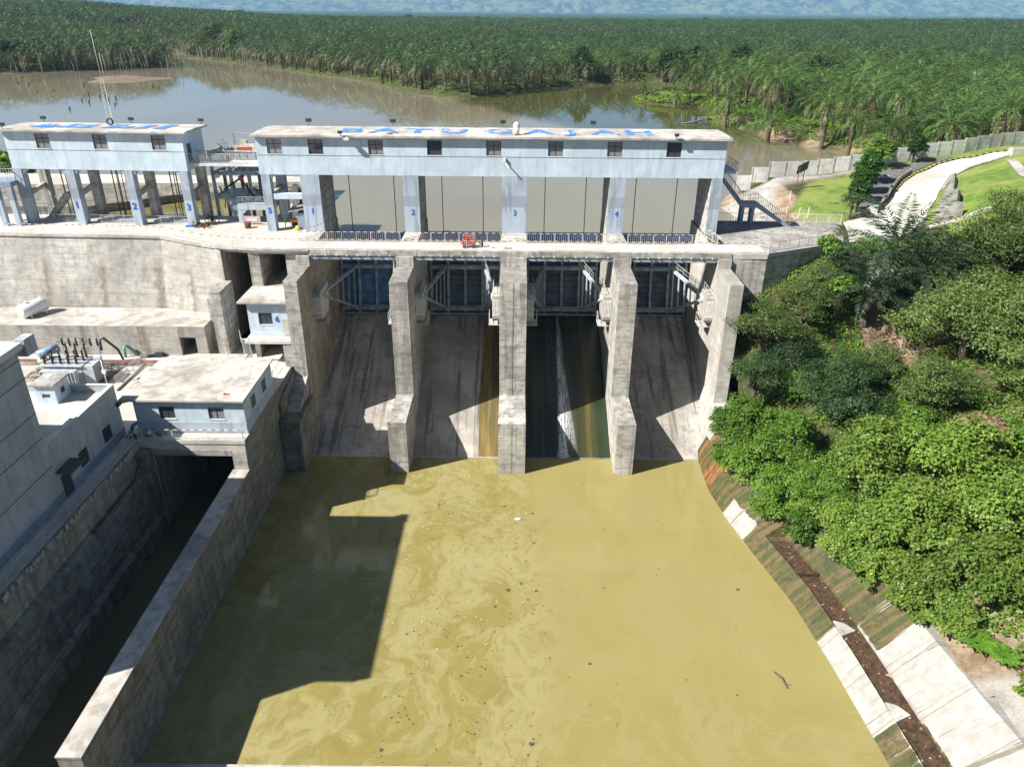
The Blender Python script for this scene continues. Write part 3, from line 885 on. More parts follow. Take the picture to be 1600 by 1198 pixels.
z = DZ+.12
railing('guard_railing', [(-78, 88.95, DZ+.15), (-60, 88.65, DZ+.15), (-42.6, 88.15, DZ+.15), (-39, 86.25, DZ+.15), (-35.1, 84.35, DZ+.15), (-29.5, 83.3, z), (-23.5, 83.25, z), (29.1, 83.3, z)],
        'long downstream railing with a striped handrail along the whole deck edge', mat='rail_white')
railing('guard_railing', [(29.3, 83.55, DZ+.1), (34.6, 86.1, DZ+.1), (39.7, 88.55, DZ+.1)], 'short railing turning back over the grey abutment wall on the right', mat='rail')
uq = ['left of the column painted 2', 'between the columns painted 2 and 3', 'between the columns painted 3 and 4', 'right of the column painted 4']
for k, (a, b) in enumerate([(-25.6, -13.5), (-11.5, -1.5), (1.5, 11.5), (13.5, 24.2)]):
    railing('guard_railing', [(a, 86.9, DZ), (b, 86.9, DZ)], f'upstream railing with a striped handrail {uq[k]}', group='railings behind the bridge road', mat='rail_white')
railing('guard_railing', [(-25.7, 87.0, DZ), (-23.4, 91.0, DZ)], 'short slanting railing at the foot of the wide column painted 1', bt=.02, mat='rail')
railing('guard_railing', [(24.2, 86.9, DZ), (23.2, 91.0, DZ)], 'short slanting railing at the foot of the rightmost blue column', bt=.02, mat='rail_white')
railing('guard_railing', [(25.2, 98.0, DZ), (43.0, 97.7, DZ)], 'railing behind the stair landing on the right deck', mat='rail_white', top='rail_white')
t = thing('bridge_seat_wall', (-25, 87, 21.7), 'low pale kerb wall beside the wide column painted 1', 'kerb')
m = MB(); m.prism([(-25.8, 87.0), (-23.52, 87.0), (-23.52, 91.1), (-25.8, 91.1)], 'z', DZ-.9, DZ+.03); m.build('kerb_slab', M['deck'], t)

# =====================================================================
#  HOUSES ON THE DECK
# =====================================================================
def window(parent, x0, x1, z0, z1, y, style=0, axis='y', fz=.5, inset=.12, open_leaf=False):
    """window set in an opening: frame with mullion and transom, panes as sub-parts"""
    f = MB(); g = MB(); w = .07
    def bx(m, a, b, c, d, e, g_):      # a,b along wall; c,d depth; e,g z
        if axis == 'y': m.box(a, b, c, d, e, g_)
        else: m.box(c, d, a, b, e, g_)
    s = 1 if axis == 'y' else -1
    ya, yb = (y+inset, y+inset+.06) if axis == 'y' else (y-inset-.06, y-inset)
    bx(f, x0, x1, ya, yb, z0, z0+w); bx(f, x0, x1, ya, yb, z1-w, z1)
    bx(f, x0, x0+w, ya, yb, z0+w, z1-w); bx(f, x1-w, x1, ya, yb, z0+w, z1-w)
    xm = (x0+x1)/2; zt = z0+(z1-z0)*.68
    bx(f, xm-w/2, xm+w/2, ya, yb, z0+w, z1-w)
    bx(f, x0+w, xm-w/2, ya, yb, zt-w/2, zt+w/2); bx(f, xm+w/2, x1-w, ya, yb, zt-w/2, zt+w/2)
    fr = f.build('window', M['frame'], parent)
    yc = ya+.025
    bx(g, x0+w, x1-w, yc, yc+.01, z0+w, z1-w)
    g.build('pane', M['glass_pale' if style == 1 else 'glass'], fr)
    sl = MB()
    if axis == 'y': sl.box(x0-.04, x1+.04, y-.05, y+inset-.002, z0-.07, z0-.003)
    else: sl.box(y-inset+.002, y+.05, x0-.04, x1+.04, z0-.07, z0-.003)
    sl.build('sill', M['white_paint'], fr)
    return fr

# ---- right gate house ----
t = thing('gate_house', (-2.8, 91.2, 28.6), 'long pale blue gate house on five columns with BATU GAJAH on its roof', 'building')
wx = [-29.3, -24.4, -17.3, -10.35, -3.35, 3.95, 10.95, 17.95]
holes = [(x, x+1.75, 31.0, 32.7) for x in wx]
m = MB()
m.wall_y(-30.6, 25.0, 28.6, 33.0, 91.2, 91.45, holes)
m.box(-30.6, -30.35, 91.452, 97.9, 28.6, 33.0); m.box(24.75, 25.0, 91.452, 97.9, 28.6, 33.0); m.box(-30.6, 25.0, 97.902, 98.15, 28.6, 33.0)
m.box(-30.34, 24.74, 91.46, 97.89, 28.6, 28.8)
m.build('wall', M['blue'], t)
gr = MB(); gr.box(-30.61, 25.01, 91.17, 91.199, 30.86, 30.90); gr.build('string_course', M['bluegrey'], t)
rf = MB(); rf.box(-31.0, 25.5, 90.65, 98.5, 33.0, 33.22)
rf.prism([(90.65, 33.22), (98.5, 33.22), (94.6, 33.3)], 'x', -31.0, 25.5)
ro = rf.build('roof', M['roof'], t)
for i, x in enumerate(wx):
    window(t, x, x+1.75, 31.0, 32.7, 91.2, 1 if i in (0, 2, 4, 5, 6) else 0)
for ch, x in zip('BATUGAJAH', [-19.7, -15.7, -11.7, -7.4, -2.0, 2.9, 6.9, 10.8, 15.0]):
    text_part(ch, 4.9, x, 94.4, 33.31, M['roof_letter'], ro, 'letter', 'z', sx=1.0, depth=.012, bold=.16)
for x, y in ((-25.9, 98.3), (-15.3, 98.3), (-1.5, 98.3), (9.8, 98.3)):
    m = MB(); m.bar((x, y, 33.3), (x, y, 33.75), .05); m.box(x-.35, x+.35, y-.12, y+.12, 33.75, 34.15); m.build('floodlight', M['frame'], t)
for x in (-20.3, 18.8):
    m = MB(); m.bar((x, 90.7, 33.2), (x, 90.45, 33.55), .08); m.box(x-.25, x+.25, 90.25, 90.5, 33.5, 33.8); m.build('floodlight', M['frame'], t)
m = MB(); m.bar((-19.6, 90.6, 33.1), (-19.6, 90.3, 32.8), .2); m.box(-19.95, -19.3, 90.2, 90.55, 32.75, 33.02); m.build('camera_bracket', M['white_paint'], t)
m = MB(); m.bar((-1.2, 91.1, 30.4), (-.6, 90.5, 29.7), .12); m.box(-1.35, -1.05, 90.9, 91.16, 30.3, 30.8); m.build('wall_lamp', M['white_paint'], t)
o = MB(); o.tube([(3.2-3.0, 92.2, 33.35), (3.2-3.0, 92.2, 34.1)], [.35, .3], 10); o.ball((.2, 92.2, 34.2), .42, 10, 6, (1, .6, 1.3))
tag(o.build('sack', M['white_paint']), 'white upright sack standing on the long roof', 'sack')
o = MB(); o.box(-15.0, -14.6, 91.7, 92.0, 33.3, 33.42); o.tube([(-15.2, 91.85, 33.36), (-14.4, 91.95, 33.36)], .05, 6)
tag(o.build('red_crate', M['red']), 'small red crate on the long roof below the worn letters', 'crate')
# column 5 with tie beams under the house's left end
m = MB(); m.box(-30.5, -29.45, 91.2, 92.3, DZ, 28.58); m.build('column', M['blue_col'], t)
m = MB(); m.box(-30.5, -29.45, 97.0, 98.0, DZ, 28.58); m.build('rear_column', M['blue_col'], t)
m = MB(); m.box(-29.448, -25.802, 91.3, 92.0, 25.65, 26.3); m.build('tie_beam', M['blue'], t)
m = MB(); m.prism([(-29.448, 28.58), (-28.9, 28.58), (-29.448, 27.9)], 'y', 91.3, 92.2); m.build('haunch', M['blue_col'], t)
m = MB(); m.box(-30.4, -29.6, 92.302, 96.998, 25.7, 26.2); m.build('cross_beam', M['conc'], t)
text_part('5', .95, -29.95, 91.17, 24.25, M['number'], t, 'painted_number')
# balcony + outside stair at the right end
m = MB(); m.box(25.01, 26.9, 92.0, 96.9, 29.0, 29.25); bl = m.build('balcony', M['blue'], t)
m = MB()
for q in range(6): m.bar((25.2+q*.33, 92.1, 29.25), (25.2+q*.33, 92.1, 30.3), .04)
m.bar((25.1, 92.1, 30.3), (26.9, 92.1, 30.3), .06)
for q in range(10): m.bar((26.85, 92.1+q*.5, 29.25), (26.85, 92.1+q*.5, 30.3), .04)
m.bar((26.85, 92.1, 30.3), (26.85, 96.6, 30.3), .06); m.build('balcony_railing', M['rail'], t)

t = thing('outside_stair', (29.5, 97, 21.7), 'blue concrete stair with a landing going down from the gate house to the right deck', 'stairs')
fl = MB()
fl.prism([(25.3, 29.0), (25.3, 28.5), (29.1, 24.1), (31.0, 24.1), (35.0, 21.7), (35.7, 21.7), (31.1, 24.75), (29.2, 24.75)], 'y', 95.6, 97.0)
fl.build('flight', M['bluegrey'], t)
for x in (29.3, 30.6): m = MB(); m.box(x-.18, x+.18, 95.65, 96.1, DZ, 24.1); m.box(x-.18, x+.18, 96.5, 96.95, DZ, 24.1); m.build('leg', M['bluegrey'], t)
r = MB()
for y in (95.65, 96.95):
    path = [(25.3, y, 29.1), (29.1, y, 24.8), (31.0, y, 24.8), (35.6, y, 21.75)]
    for (a, b) in zip(path[:-1], path[1:]):
        a = Vector(a); b = Vector(b); n = max(2, int((b-a).length/.28))
        for q in range(n+1): c = a+(b-a)*q/n; r.bar(c, c+Vector((0, 0, 1.0)), .03)
        r.bar(a+Vector((0, 0, 1.0)), b+Vector((0, 0, 1.0)), .06)
r.build('stair_railing', M['rail'], t)

# ---- left intake house (turned by two degrees) ----
RZ = -.036
t = thing('intake_house', (-40.0, 93.1, 21.7), 'pale blue intake house on stilts numbered 1 to 3, left of the footbridge', 'building', rz=RZ)
m = MB()
wl = [-58.15, -51.05, -43.85]
m.wall_y(-62.0, -40.0, 28.5, 33.0, 93.1, 93.35, [(x, x+1.75, 31.0, 32.7) for x in wl])
m.box(-62, -61.75, 93.352, 98.6, 28.5, 33); m.wall_x(93.352, 98.6, 28.5, 33, -40.25, -40.0, [(94.0, 95.0, 29.5, 31.6)]); m.box(-62, -40, 98.602, 98.85, 28.5, 33); m.box(-61.74, -40.26, 93.36, 98.6, 28.5, 28.7)
m.build('wall', M['blue'], t)
gr = MB(); gr.box(-62.01, -39.99, 93.07, 93.099, 30.80, 30.84); gr.build('string_course', M['bluegrey'], t)
rf = MB(); rf.box(-62.6, -39.3, 92.5, 99.2, 33.0, 33.2); rf.prism([(92.5, 33.2), (99.2, 33.2), (95.9, 33.27)], 'x', -62.6, -39.3)
ro = rf.build('roof', M['roof'], t)
for x in wl: window(t, x, x+1.75, 31.0, 32.7, 93.1, 1)
# worn strokes of old roof lettering
for (x, w_, d) in [(-59.4, 1.9, 2.6), (-57.6, 1.0, 1.6), (-56.0, 1.5, 3.2), (-54.0, 1.9, 2.6), (-50.4, 1.8, 2.8), (-48.4, 1.4, 1.6), (-46.4, 1.5, 2.8), (-44.1, 1.6, 3.2)]:
    mm = MB(); mm.prism([(x, 94.4), (x+w_, 94.4), (x+w_+.3, 94.4+d), (x+.6, 94.4+d)], 'z', 33.285, 33.30); mm.build('worn_stroke', M['roof_letter'], ro)
m = MB(); m.box(-40.02, -39.96, 94.02, 94.98, 29.5, 31.55); dr = m.build('door', M['frame'], t)
for n_, x in ((None, -61.5), ('1', -54.9), ('2', -47.55), ('3', -40.65)):
    m = MB(); m.box(x-.52, x+.52, 93.1, 94.2, DZ, 28.48)
    m.prism([(x-.52, 28.48), (x-1.15, 28.48), (x-.52, 27.8)], 'y', 93.2, 94.0) if x > -61 else None
    m.prism([(x+.52, 28.48), (x+1.15, 28.48), (x+.52, 27.8)], 'y', 93.2, 94.0) if x < -41 else None
    m.build('column', M['blue_col'], t)
    m = MB(); m.box(x-.5, x+.5, 97.6, 98.6, DZ-1, 28.48); m.build('rear_column', M['conc'], t)
    m = MB(); m.prism([(94.21, 25.0), (94.21, 25.5), (97.59, 26.0), (97.59, 25.5)], 'x', x-.25, x+.25); m.build('brace', M['conc'], t)
    if n_: text_part(n_, 1.15, x-.05, 93.07, 24.1, M['number'], t, 'painted_number')
for x in (-58.2, -57.4, -51.5, -50.8, -44.0, -43.2):
    m = MB(); m.tube([(x, 96.4, 18.5), (x, 96.4, 28.48)], .07, 6); m.tube([(x+.3, 96.8, 18.5), (x+.3, 96.8, 28.48)], .05, 6); m.build('hoist_rod', M['cable'], t)
for x, y in ((-61.6, 92.8), (-60.4, 99.1), (-49.0, 99.1), (-39.9, 98.9)):
    m = MB(); m.bar((x, y, 33.2), (x, y, 33.6), .05); m.box(x-.32, x+.32, y-.12, y+.12, 33.6, 33.95); m.build('floodlight', M['frame'], t)

# lattice mast behind the left roof
t = thing('radio_mast', (-50.4, 97.6, 33.2), 'thin white lattice radio mast rising behind the left roof', 'mast')
m = MB(); H = 5.4; bx_, by_ = -50.4, 97.6
cor = [(-.35, -.2), (.35, -.2), (0, .4)]
for i, (a, b) in enumerate(cor):
    m.bar((bx_+a, by_+b, 33.2), (bx_+a*.55, by_+b*.55, 33.2+H), .03)
n = 14
for k in range(n):
    z0 = 33.2+H*k/n; z1 = 33.2+H*(k+1)/n
    s0 = 1-.45*k/n; s1 = 1-.45*(k+1)/n
    for i in range(3):
        a, b = cor[i], cor[(i+1) % 3]
        m.bar((bx_+a[0]*s0, by_+a[1]*s0, z0), (bx_+b[0]*s1, by_+b[1]*s1, z1), .018)
m.build('lattice', M['rail_white'], t)
m = MB(); m.tube([(bx_, by_, 33.2+H), (bx_-.1, by_, 44.0)], [.03, .02], 6); m.build('pole', M['rail_white'], t)
m = MB(); m.tube([(bx_+.35, by_, 33.2+H), (bx_+.35, by_, 41.5)], .025, 6); m.build('whip_antenna', M['rail_white'], t)
m = MB()
for k in range(20):
    a0 = 2*math.pi*k/20; a1 = 2*math.pi*(k+1)/20
    m.tube([(bx_+.1+.36*math.cos(a0), 97.1, 33.72+.36*math.sin(a0)), (bx_+.1+.36*math.cos(a1), 97.1, 33.72+.36*math.sin(a1))], .09, 6, False)
tag(m.build('old_tyre', M['black']), 'black tyre standing at the foot of the lattice mast', 'tyre')

# portal frame and stair at the far left
t = thing('stair_frame', (-62.5, 92.6, 21.7), 'blue grey concrete portal frame with a railed stair at the left edge', 'stair frame')
m = MB()
for x, y in ((-63.9, 92.4), (-62.2, 92.4), (-63.9, 94.9), (-62.2, 95.4)): m.box(x-.3, x+.3, y, y+.6, DZ, 26.6)
m.build('leg', M['blue_col'], t)
m = MB(); m.box(-66.5, -61.8, 92.35, 95.6, 26.6, 27.15); m.build('landing', M['bluegrey'], t)
m = MB(); m.prism([(-66.5, 25.0), (-64.3, 25.0), (-64.3, 25.4), (-66.5, 25.4)], 'y', 92.5, 92.9); m.build('cross_beam', M['bluegrey'], t)
m = MB()
for q in range(14): m.bar((-66.4+q*.35, 95.5, 27.15), (-66.4+q*.35, 95.5, 28.2), .04)
m.bar((-66.5, 95.5, 28.2), (-61.9, 95.5, 28.2), .06)
for q in range(10): m.bar((-62.1+.0*q, 92.5+q*.33, 27.15), (-62.1, 92.5+q*.33, 28.2), .04)
m.bar((-62.1, 92.4, 28.2), (-62.1, 95.5, 28.2), .06)
m.build('landing_railing', M['rail'], t)
t = thing('inner_stair', (-61, 96, 21.7), 'grey concrete stair with a railing behind the first left column', 'stairs')
m = MB(); m.prism([(-61.0, 21.7), (-60.2, 21.7), (-57.4, 24.6), (-57.4, 25.0), (-58.0, 25.0)], 'y', 96.4, 97.4); m.build('flight', M['conc'], t)
m = MB()
for q in range(8): f_ = q/7; m.bar((-60.8+3.0*f_, 96.4, 21.9+3.0*f_), (-60.8+3.0*f_, 96.4, 22.9+3.0*f_), .04)
m.bar((-60.8, 96.4, 22.9), (-57.8, 96.4, 25.9), .05); m.build('stair_railing', M['rail'], t)

railing('guard_railing', [(-60.5, 94.6, DZ), (-55.6, 94.5, DZ)], 'railing between the first two left columns', group='low railings between the left columns', h=1.0, top='rail')
railing('guard_railing', [(-54.2, 94.4, DZ), (-48.3, 94.2, DZ)], 'railing between the left columns painted 1 and 2', group='low railings between the left columns', h=1.0, top='rail')
railing('guard_railing', [(-46.8, 94.2, DZ), (-41.4, 94.0, DZ)], 'railing between the left columns painted 2 and 3', group='low railings between the left columns', h=1.0, top='rail')
railing('guard_railing', [(-66, 98.9, DZ), (-38.5, 98.1, DZ)], 'long rear railing along the basin behind the left columns', top='rail', mat='steel')
# steel covers over the gate slots
for k, (a, b) in enumerate([(-60.6, -56.0), (-53.6, -48.9), (-46.3, -42.0)]):
    m = MB(); m.box(a, b, 94.9, 97.2, DZ+.004, DZ+.25)
    for q in range(5): m.bar((a+.3, 95.1+q*.45, DZ+.3), (b-.4, 95.4+q*.45, DZ+.3), .1)
    tag(m.build('slot_cover', M['steel']), f'dark steel slot cover behind the {["first", "second", "third"][k]} low railing from the left', 'cover', 'steel covers over the gate slots')

# footbridge between the two houses
t = thing('footbridge', (-35.6, 94.6, 29.3), 'white edged footbridge joining the two blue houses at window height', 'footbridge')
m = MB(); m.box(-39.94, -31.02, 93.7, 96.2, 29.05, 29.35); m.build('slab', M['white_paint'], t)
m = MB()
for y in (93.8, 96.1):
    n = 44
    for q in range(n+1): m.bar((-39.9+8.8*q/n, y, 29.35), (-39.9+8.8*q/n, y, 30.45), .035)
    m.bar((-39.9, y, 30.5), (-31.1, y, 30.5), .06); m.bar((-39.9, y, 29.5), (-31.1, y, 29.5), .04)
m.build('railing', M['rail'], t)

# trash-rack gantry behind the footbridge
t = thing('rack_gantry', (-35.5, 100, 17), 'cluttered dark steel gantry with braces and platforms between the two houses', 'gantry')
m = MB()
for x in (-39.3, -37.0, -34.6, -32.2):
    for y in (98.9, 102.8): m.box(x-.18, x+.18, y-.18, y+.18, 15.5, 30.0)
m.build('post', M['steel'], t)
m = MB()
for z in (24.2, 27.2, 29.8):
    for y in (98.9, 102.8): m.box(-39.5, -31.9, y-.14, y+.14, z-.18, z+.18)
    for x in (-39.3, -37.0, -34.6, -32.2): m.box(x-.12, x+.12, 98.9, 102.8, z-.14, z+.14)
m.build('beam', M['steel'], t)
m = MB(); rr = random.Random(5)
for k in range(34):
    x = rr.uniform(-39, -32); y = rr.uniform(98.7, 102.8); z = rr.uniform(22.5, 29)
    dx = rr.choice([rr.uniform(-2.2, 2.2), 0]); dz = rr.uniform(-2.4, 2.4)
    m.bar((x, y, z), (max(-39.3, min(-32, x+dx)), y+rr.uniform(-.6, .6), z+dz), rr.uniform(.05, .14))
m.build('brace', M['rust'], t)
m = MB(); m.box(-38.6, -35.2, 98.7, 102.9, 24.4, 24.5); m.box(-36.6, -32, 98.6, 103, 27.4, 27.5); m.build('platform', M['steel_light'], t)
m = MB(); m.box(-37.4, -31.9, 98.5, 103.2, 29.98, 30.12); rfp = m.build('roof_platform', M['roof'], t)
m = MB()
for (x, y, w_, d, h) in [(-36.6, 99.2, 1.6, .5, .3), (-34.4, 99.6, 1.0, 1.1, .35), (-33.2, 100.4, 1.0, .8, .5), (-35.6, 101.2, 1.4, 1.2, .3), (-33.5, 102.0, 1.2, .7, .6), (-36.4, 102.2, .9, .6, .7)]:
    m = MB(); m.box(x, x+w_, y, y+d, 30.12, 30.12+h); m.build('machine_cover', M['cream'], rfp)
m = MB(); m.box(-35.6, -33.8, 98.7, 99.1, 30.12, 30.5); m.build('red_cover', M['red'], rfp)
m = MB()
P = [(-37.4, 98.5, 30.1), (-37.3, 103.0, 30.1), (-34.4, 103.1, 30.1)]
for a, b in zip(P[:-1], P[1:]):
    a = Vector(a); b = Vector(b); n = max(2, int((b-a).length/.9))
    for q in range(n+1): c = a+(b-a)*q/n; m.bar(c, c+Vector((0, 0, 1.6)), .05)
    m.bar(a+Vector((0, 0, 1.6)), b+Vector((0, 0, 1.6)), .05); m.bar(a+Vector((0, 0, .8)), b+Vector((0, 0, .8)), .04)
m.build('roof_railing', M['rail'], rfp)
m = MB(); m.ball((-38.6, 98.4, 27.0), .42, 10, 7, (1, 1, .8)); m.build('lamp', M['white_paint'], t)
m = MB(); m.tube([(-34.9, 98.5, 28.6), (-34.9, 98.9, 28.6)], .5, 14); m.box(-34.2, -32.9, 98.4, 98.8, 28.2, 29.1); m.build('motor', M['pipe_blue'], t)
m = MB(); m.ball((-35.6, 98.5, 26.6), .3, 8, 6); m.build('red_buoy', M['red'], t)
m = MB(); m.bar((-38.0, 98.6, 25.2), (-35.3, 98.7, 26.9), .5, .25); m.bar((-35.9, 98.6, 26.9), (-34.2, 98.7, 24.3), .18); m.build('rake_arm', M['black'], t)

# low portal, mural wall, banner, odds and ends on the deck
t = thing('low_portal', (-33, 95.3, 21.7), 'low grey concrete portal with a railed top left of the column painted 5', 'portal')
m = MB(); m.box(-35.2, -30.7, 94.6, 97.6, 23.5, 24.1); m.box(-35.2, -34.6, 94.62, 95.3, DZ, 23.48); m.prism([(-34.6, 23.48), (-34.0, 23.48), (-34.6, 22.9)], 'y', 94.64, 95.2); m.box(-35.2, -34.6, 96.8, 97.5, DZ, 23.48)
m.build('frame', M['blue_col'], t)
m = MB()
n = 24
for q in range(n+1): m.bar((-35.1+4.3*q/n, 94.7, 24.1), (-35.1+4.3*q/n, 94.7, 25.1), .035)
m.bar((-35.1, 94.7, 25.1), (-30.8, 94.7, 25.1), .06); m.build('railing', M['steel'], t)
t = thing('mural_wall', (-35.9, 96.2, 21.7), 'dark blue wall panel with a pale round figure painted on it, under the footbridge', 'wall panel')
m = MB(); m.prism([(-37.0, 24.5), (-35.25, 24.5), (-35.25, 21.7), (-36.2, 21.7)], 'y', 96.2, 96.5); m.build('panel', M['bluegrey'], t)
m = MB(); m.ball((-36.0, 96.19, 23.4), .42, 12, 8, (1, .05, .8)); m.ball((-36.55, 96.19, 24.0), .2, 8, 6, (1, .05, 1)); m.ball((-35.8, 96.19, 22.4), .3, 8, 6, (1, .05, .6)); m.build('painted_patch', M['rail_white'], t)
m = MB(); m.box(-34.5, -32.4, 94.4, 94.45, 21.85, 22.75)
tag(m.build('banner', plain('pale_pink_banner', (.50,.36,.44), .7)), 'pale pink printed banner under the low portal', 'banner')
m = MB(); m.box(-34.1, -32.8, 94.37, 94.395, 22.1, 22.5); o = m.build('banner_print', M['white_paint']); tag(o, 'white printed field in the middle of the pink banner', 'banner print')
m = MB(); m.tube([(-33.45, 92.6, DZ), (-33.45, 92.6, DZ+.75)], [.36, .42], 12); tag(m.build('rusty_drum', M['rust']), 'small brown drum standing alone on the sunlit deck', 'drum')
m = MB(); m.box(-34.5, -31.2, 93.7, 94.2, DZ+.004, DZ+.06); tag(m.build('timber_board', plain('orange_timber', (.55,.33,.16), .8)), 'orange timber board lying in front of the pink banner', 'board')
# generator, jug, shed, green frame in the bay under column 5
t = thing('generator', (-27.4, 93.0, DZ), 'orange framed generator beside the yellow jug', 'generator')
m = MB(); m.box(-27.9, -26.8, 92.6, 93.4, DZ+.25, DZ+.75); m.build('engine', M['navy'], t)
m = MB(); m.box(-28.0, -26.7, 92.55, 93.45, DZ+.78, DZ+1.1)
for x in (-28.0, -26.7):
    for y in (92.55, 93.45): m.bar((x, y, DZ), (x, y, DZ+1.0), .07)
m.build('orange_frame', M['orange'], t)
m = MB(); m.tube([(-27.0, 91.9, DZ), (-27.0, 91.9, DZ+.45), (-27.0, 91.9, DZ+.55)], [.26, .26, .1], 10); tag(m.build('water_jug', M['yellow']), 'bright yellow water jug on the deck beside the generator', 'jug')
m = MB(); m.tube([(-27.5, 91.8, DZ+.1), (-27.0, 91.75, DZ+.12)], .1, 8); tag(m.build('jerry_can', M['yellow']), 'small yellow canister lying in front of the yellow jug', 'canister')
t = thing('metal_shed', (-26.4, 93.0, DZ), 'small dark blue metal shed with a flat sheet roof left of the column painted 1', 'shed')
m = MB(); m.box(-27.0, -25.83, 92.2, 94.2, DZ, DZ+2.0); m.build('wall', M['bluegrey'], t)
m = MB(); m.prism([(-28.2, DZ+2.15), (-25.83, DZ+2.6), (-25.83, DZ+2.7), (-28.2, DZ+2.25)], 'y', 91.9, 94.8); m.build('roof', M['roof_grey'], t)
m = MB()
for x, y in ((-28.9, 93.2), (-28.2, 94.6)): m.bar((x, y, DZ), (x+.1, y, DZ+1.5), .12); m.bar((x, y, DZ+.8), (x+.9, y+.2, DZ+.7), .1)
tag(m.build('green_hand_winch', plain('green_machine_paint', (.03,.25,.10), .5)), 'green hand winch frame left of the orange generator', 'winch')
m = MB(); m.bar((-28.7, 97.2, 21.8), (-28.2, 97.2, 26.2), .7, .4); tag(m.build('white_stair_stringer', M['white_paint']), 'white slanting stair stringer behind the column painted 5', 'stair')
m = MB(); m.box(-28.0, -26.6, 97.3, 97.8, 21.7, 25.5); tag(m.build('steel_door', M['frame']), 'tall dark steel door panel behind the metal shed', 'door')

# motorbike and scrap pile at the foot of column 3
t = thing('scrap_pile', (-39.6, 93.0, DZ), 'pile of rusty scrap at the foot of the left column painted 3', 'scrap pile')
m = MB(); rr = random.Random(3)
for k in range(26):
    x = -39.6+rr.uniform(-.9, 1.5); y = 93.0+rr.uniform(-.6, .9); z = DZ+rr.uniform(.05, .35)
    m.bar((x, y, z), (x+rr.uniform(-.6, .6), y+rr.uniform(-.5, .5), z+rr.uniform(-.03, .4)), rr.uniform(.05, .2))
m.build('scrap', M['rust'], t)
t = thing('motorcycle', (-38.9, 95.0, DZ), 'parked motorcycle in the shade beside the left column painted 3', 'motorcycle')
for x in (-39.5, -38.2):
    m = MB()
    for k in range(14):
        a0 = 2*math.pi*k/14; a1 = 2*math.pi*(k+1)/14
        m.tube([(x+.28*math.cos(a0), 95, DZ+.32+.28*math.sin(a0)), (x+.28*math.cos(a1), 95, DZ+.32+.28*math.sin(a1))], .055, 6, False)
    m.build('wheel', M['black'], t)
m = MB(); m.bar((-39.5, 95, DZ+.35), (-39.2, 95, DZ+1.0), .07); m.bar((-39.2, 95, DZ+.85), (-38.5, 95, DZ+.7), .2, .25); m.bar((-38.8, 95, DZ+.75), (-38.0, 95, DZ+.85), .22, .12); m.box(-39.0, -38.6, 94.85, 95.15, DZ+.25, DZ+.6); m.bar((-39.25, 94.7, DZ+1.05), (-39.25, 95.3, DZ+1.05), .05); m.build('body', M['frame'], t)
m = MB(); m.box(-41.4, -40.1, 92.7, 93.07, DZ+.004, DZ+.18); tag(m.build('blue_plinth', M['number']), 'bright blue plinth at the foot of the left column painted 3', 'plinth')

# red cart and the worker on the bridge
t = thing('red_cart', (-5.2, 85.0, DZ), 'red caged handcart standing on the bridge road', 'cart')
m = MB(); m.box(-6.0, -4.4, 84.55, 85.35, DZ+.35, DZ+.85); m.prism([(-6.15, DZ+.4), (-6.0, DZ+.85), (-5.9, DZ+.85), (-5.9, DZ+.4)], 'y', 84.6, 85.3); m.build('body', M['red'], t, bevel=.05)
m = MB()
for x in (-5.85, -5.4, -4.95, -4.5):
    for y in (84.6, 85.3): m.bar((x, y, DZ+.85), (x, y, DZ+1.5), .04)
for y in (84.6, 85.3):
    for z in (1.1, 1.5): m.bar((-5.9, y, DZ+z), (-4.45, y, DZ+z), .045)
for x in (-5.87, -4.47): m.bar((x, 84.6, DZ+1.5), (x, 85.3, DZ+1.5), .045)
m.build('cage', plain('pink_cage_paint', (.55,.22,.2), .5), t)
m = MB(); m.box(-5.8, -5.0, 84.65, 85.25, DZ+.86, DZ+1.3); m.build('load', M['red'], t)
for x in (-5.7, -4.7):
    for y in (84.5, 85.4):
        m = MB(); m.tube([(x, y-.05, DZ+.2), (x, y+.05, DZ+.2)], .2, 12); m.build('wheel', M['black'], t)

def person_mesh(name, joints, edges, radii, mat, parent, sub=2):
    me = bpy.data.meshes.new(name)
    loc = BASE[parent.name]
    me.from_pydata([tuple(Vector(j)-loc) for j in joints], edges, [])
    o = bpy.data.objects.new(name, me); COL.objects.link(o); o.parent = parent; BASE[o.name] = loc
    sk = o.modifiers.new('skin', 'SKIN')
    for i, r in enumerate(radii):
        me.skin_vertices[0].data[i].radius = (r, r)
    me.skin_vertices[0].data[0].use_root = True
    sb = o.modifiers.new('sub', 'SUBSURF'); sb.levels = sub; sb.render_levels = sub
    me.materials.append(mat)
    return o
# crouching worker (about 1.68 m tall), facing the cart (-X)
px, py, pz = -3.75, 85.0, DZ
t = thing('person', (px, py, pz), 'person in dark navy clothes crouching beside the red cart', 'person')
J = [(px+.16, py, pz+.30), (px+.12, py, pz+.46), (px+.02, py, pz+.66), (px-.03, py, pz+.80), (px-.06, py, pz+.88),       # 0 pelvis 1 waist 2 chest 3 upper chest 4 neck base
     (px+.12, py-.11, pz+.28), (px-.22, py-.15, pz+.50), (px-.02, py-.14, pz+.10), (px-.18, py-.15, pz+.05),             # 5 hip 6 knee 7 ankle 8 toe
     (px+.12, py+.11, pz+.28), (px-.24, py+.15, pz+.48), (px-.04, py+.14, pz+.10), (px-.20, py+.15, pz+.05),
     (px-.02, py-.19, pz+.80), (px-.18, py-.24, pz+.60), (px-.40, py-.16, pz+.62),                                       # 13 shoulder 14 elbow 15 wrist
     (px-.02, py+.19, pz+.80), (px-.18, py+.24, pz+.60), (px-.40, py+.14, pz+.64)]
E_ = [(0,1),(1,2),(2,3),(3,4),(0,5),(5,6),(6,7),(7,8),(0,9),(9,10),(10,11),(11,12),(3,13),(13,14),(14,15),(3,16),(16,17),(17,18)]
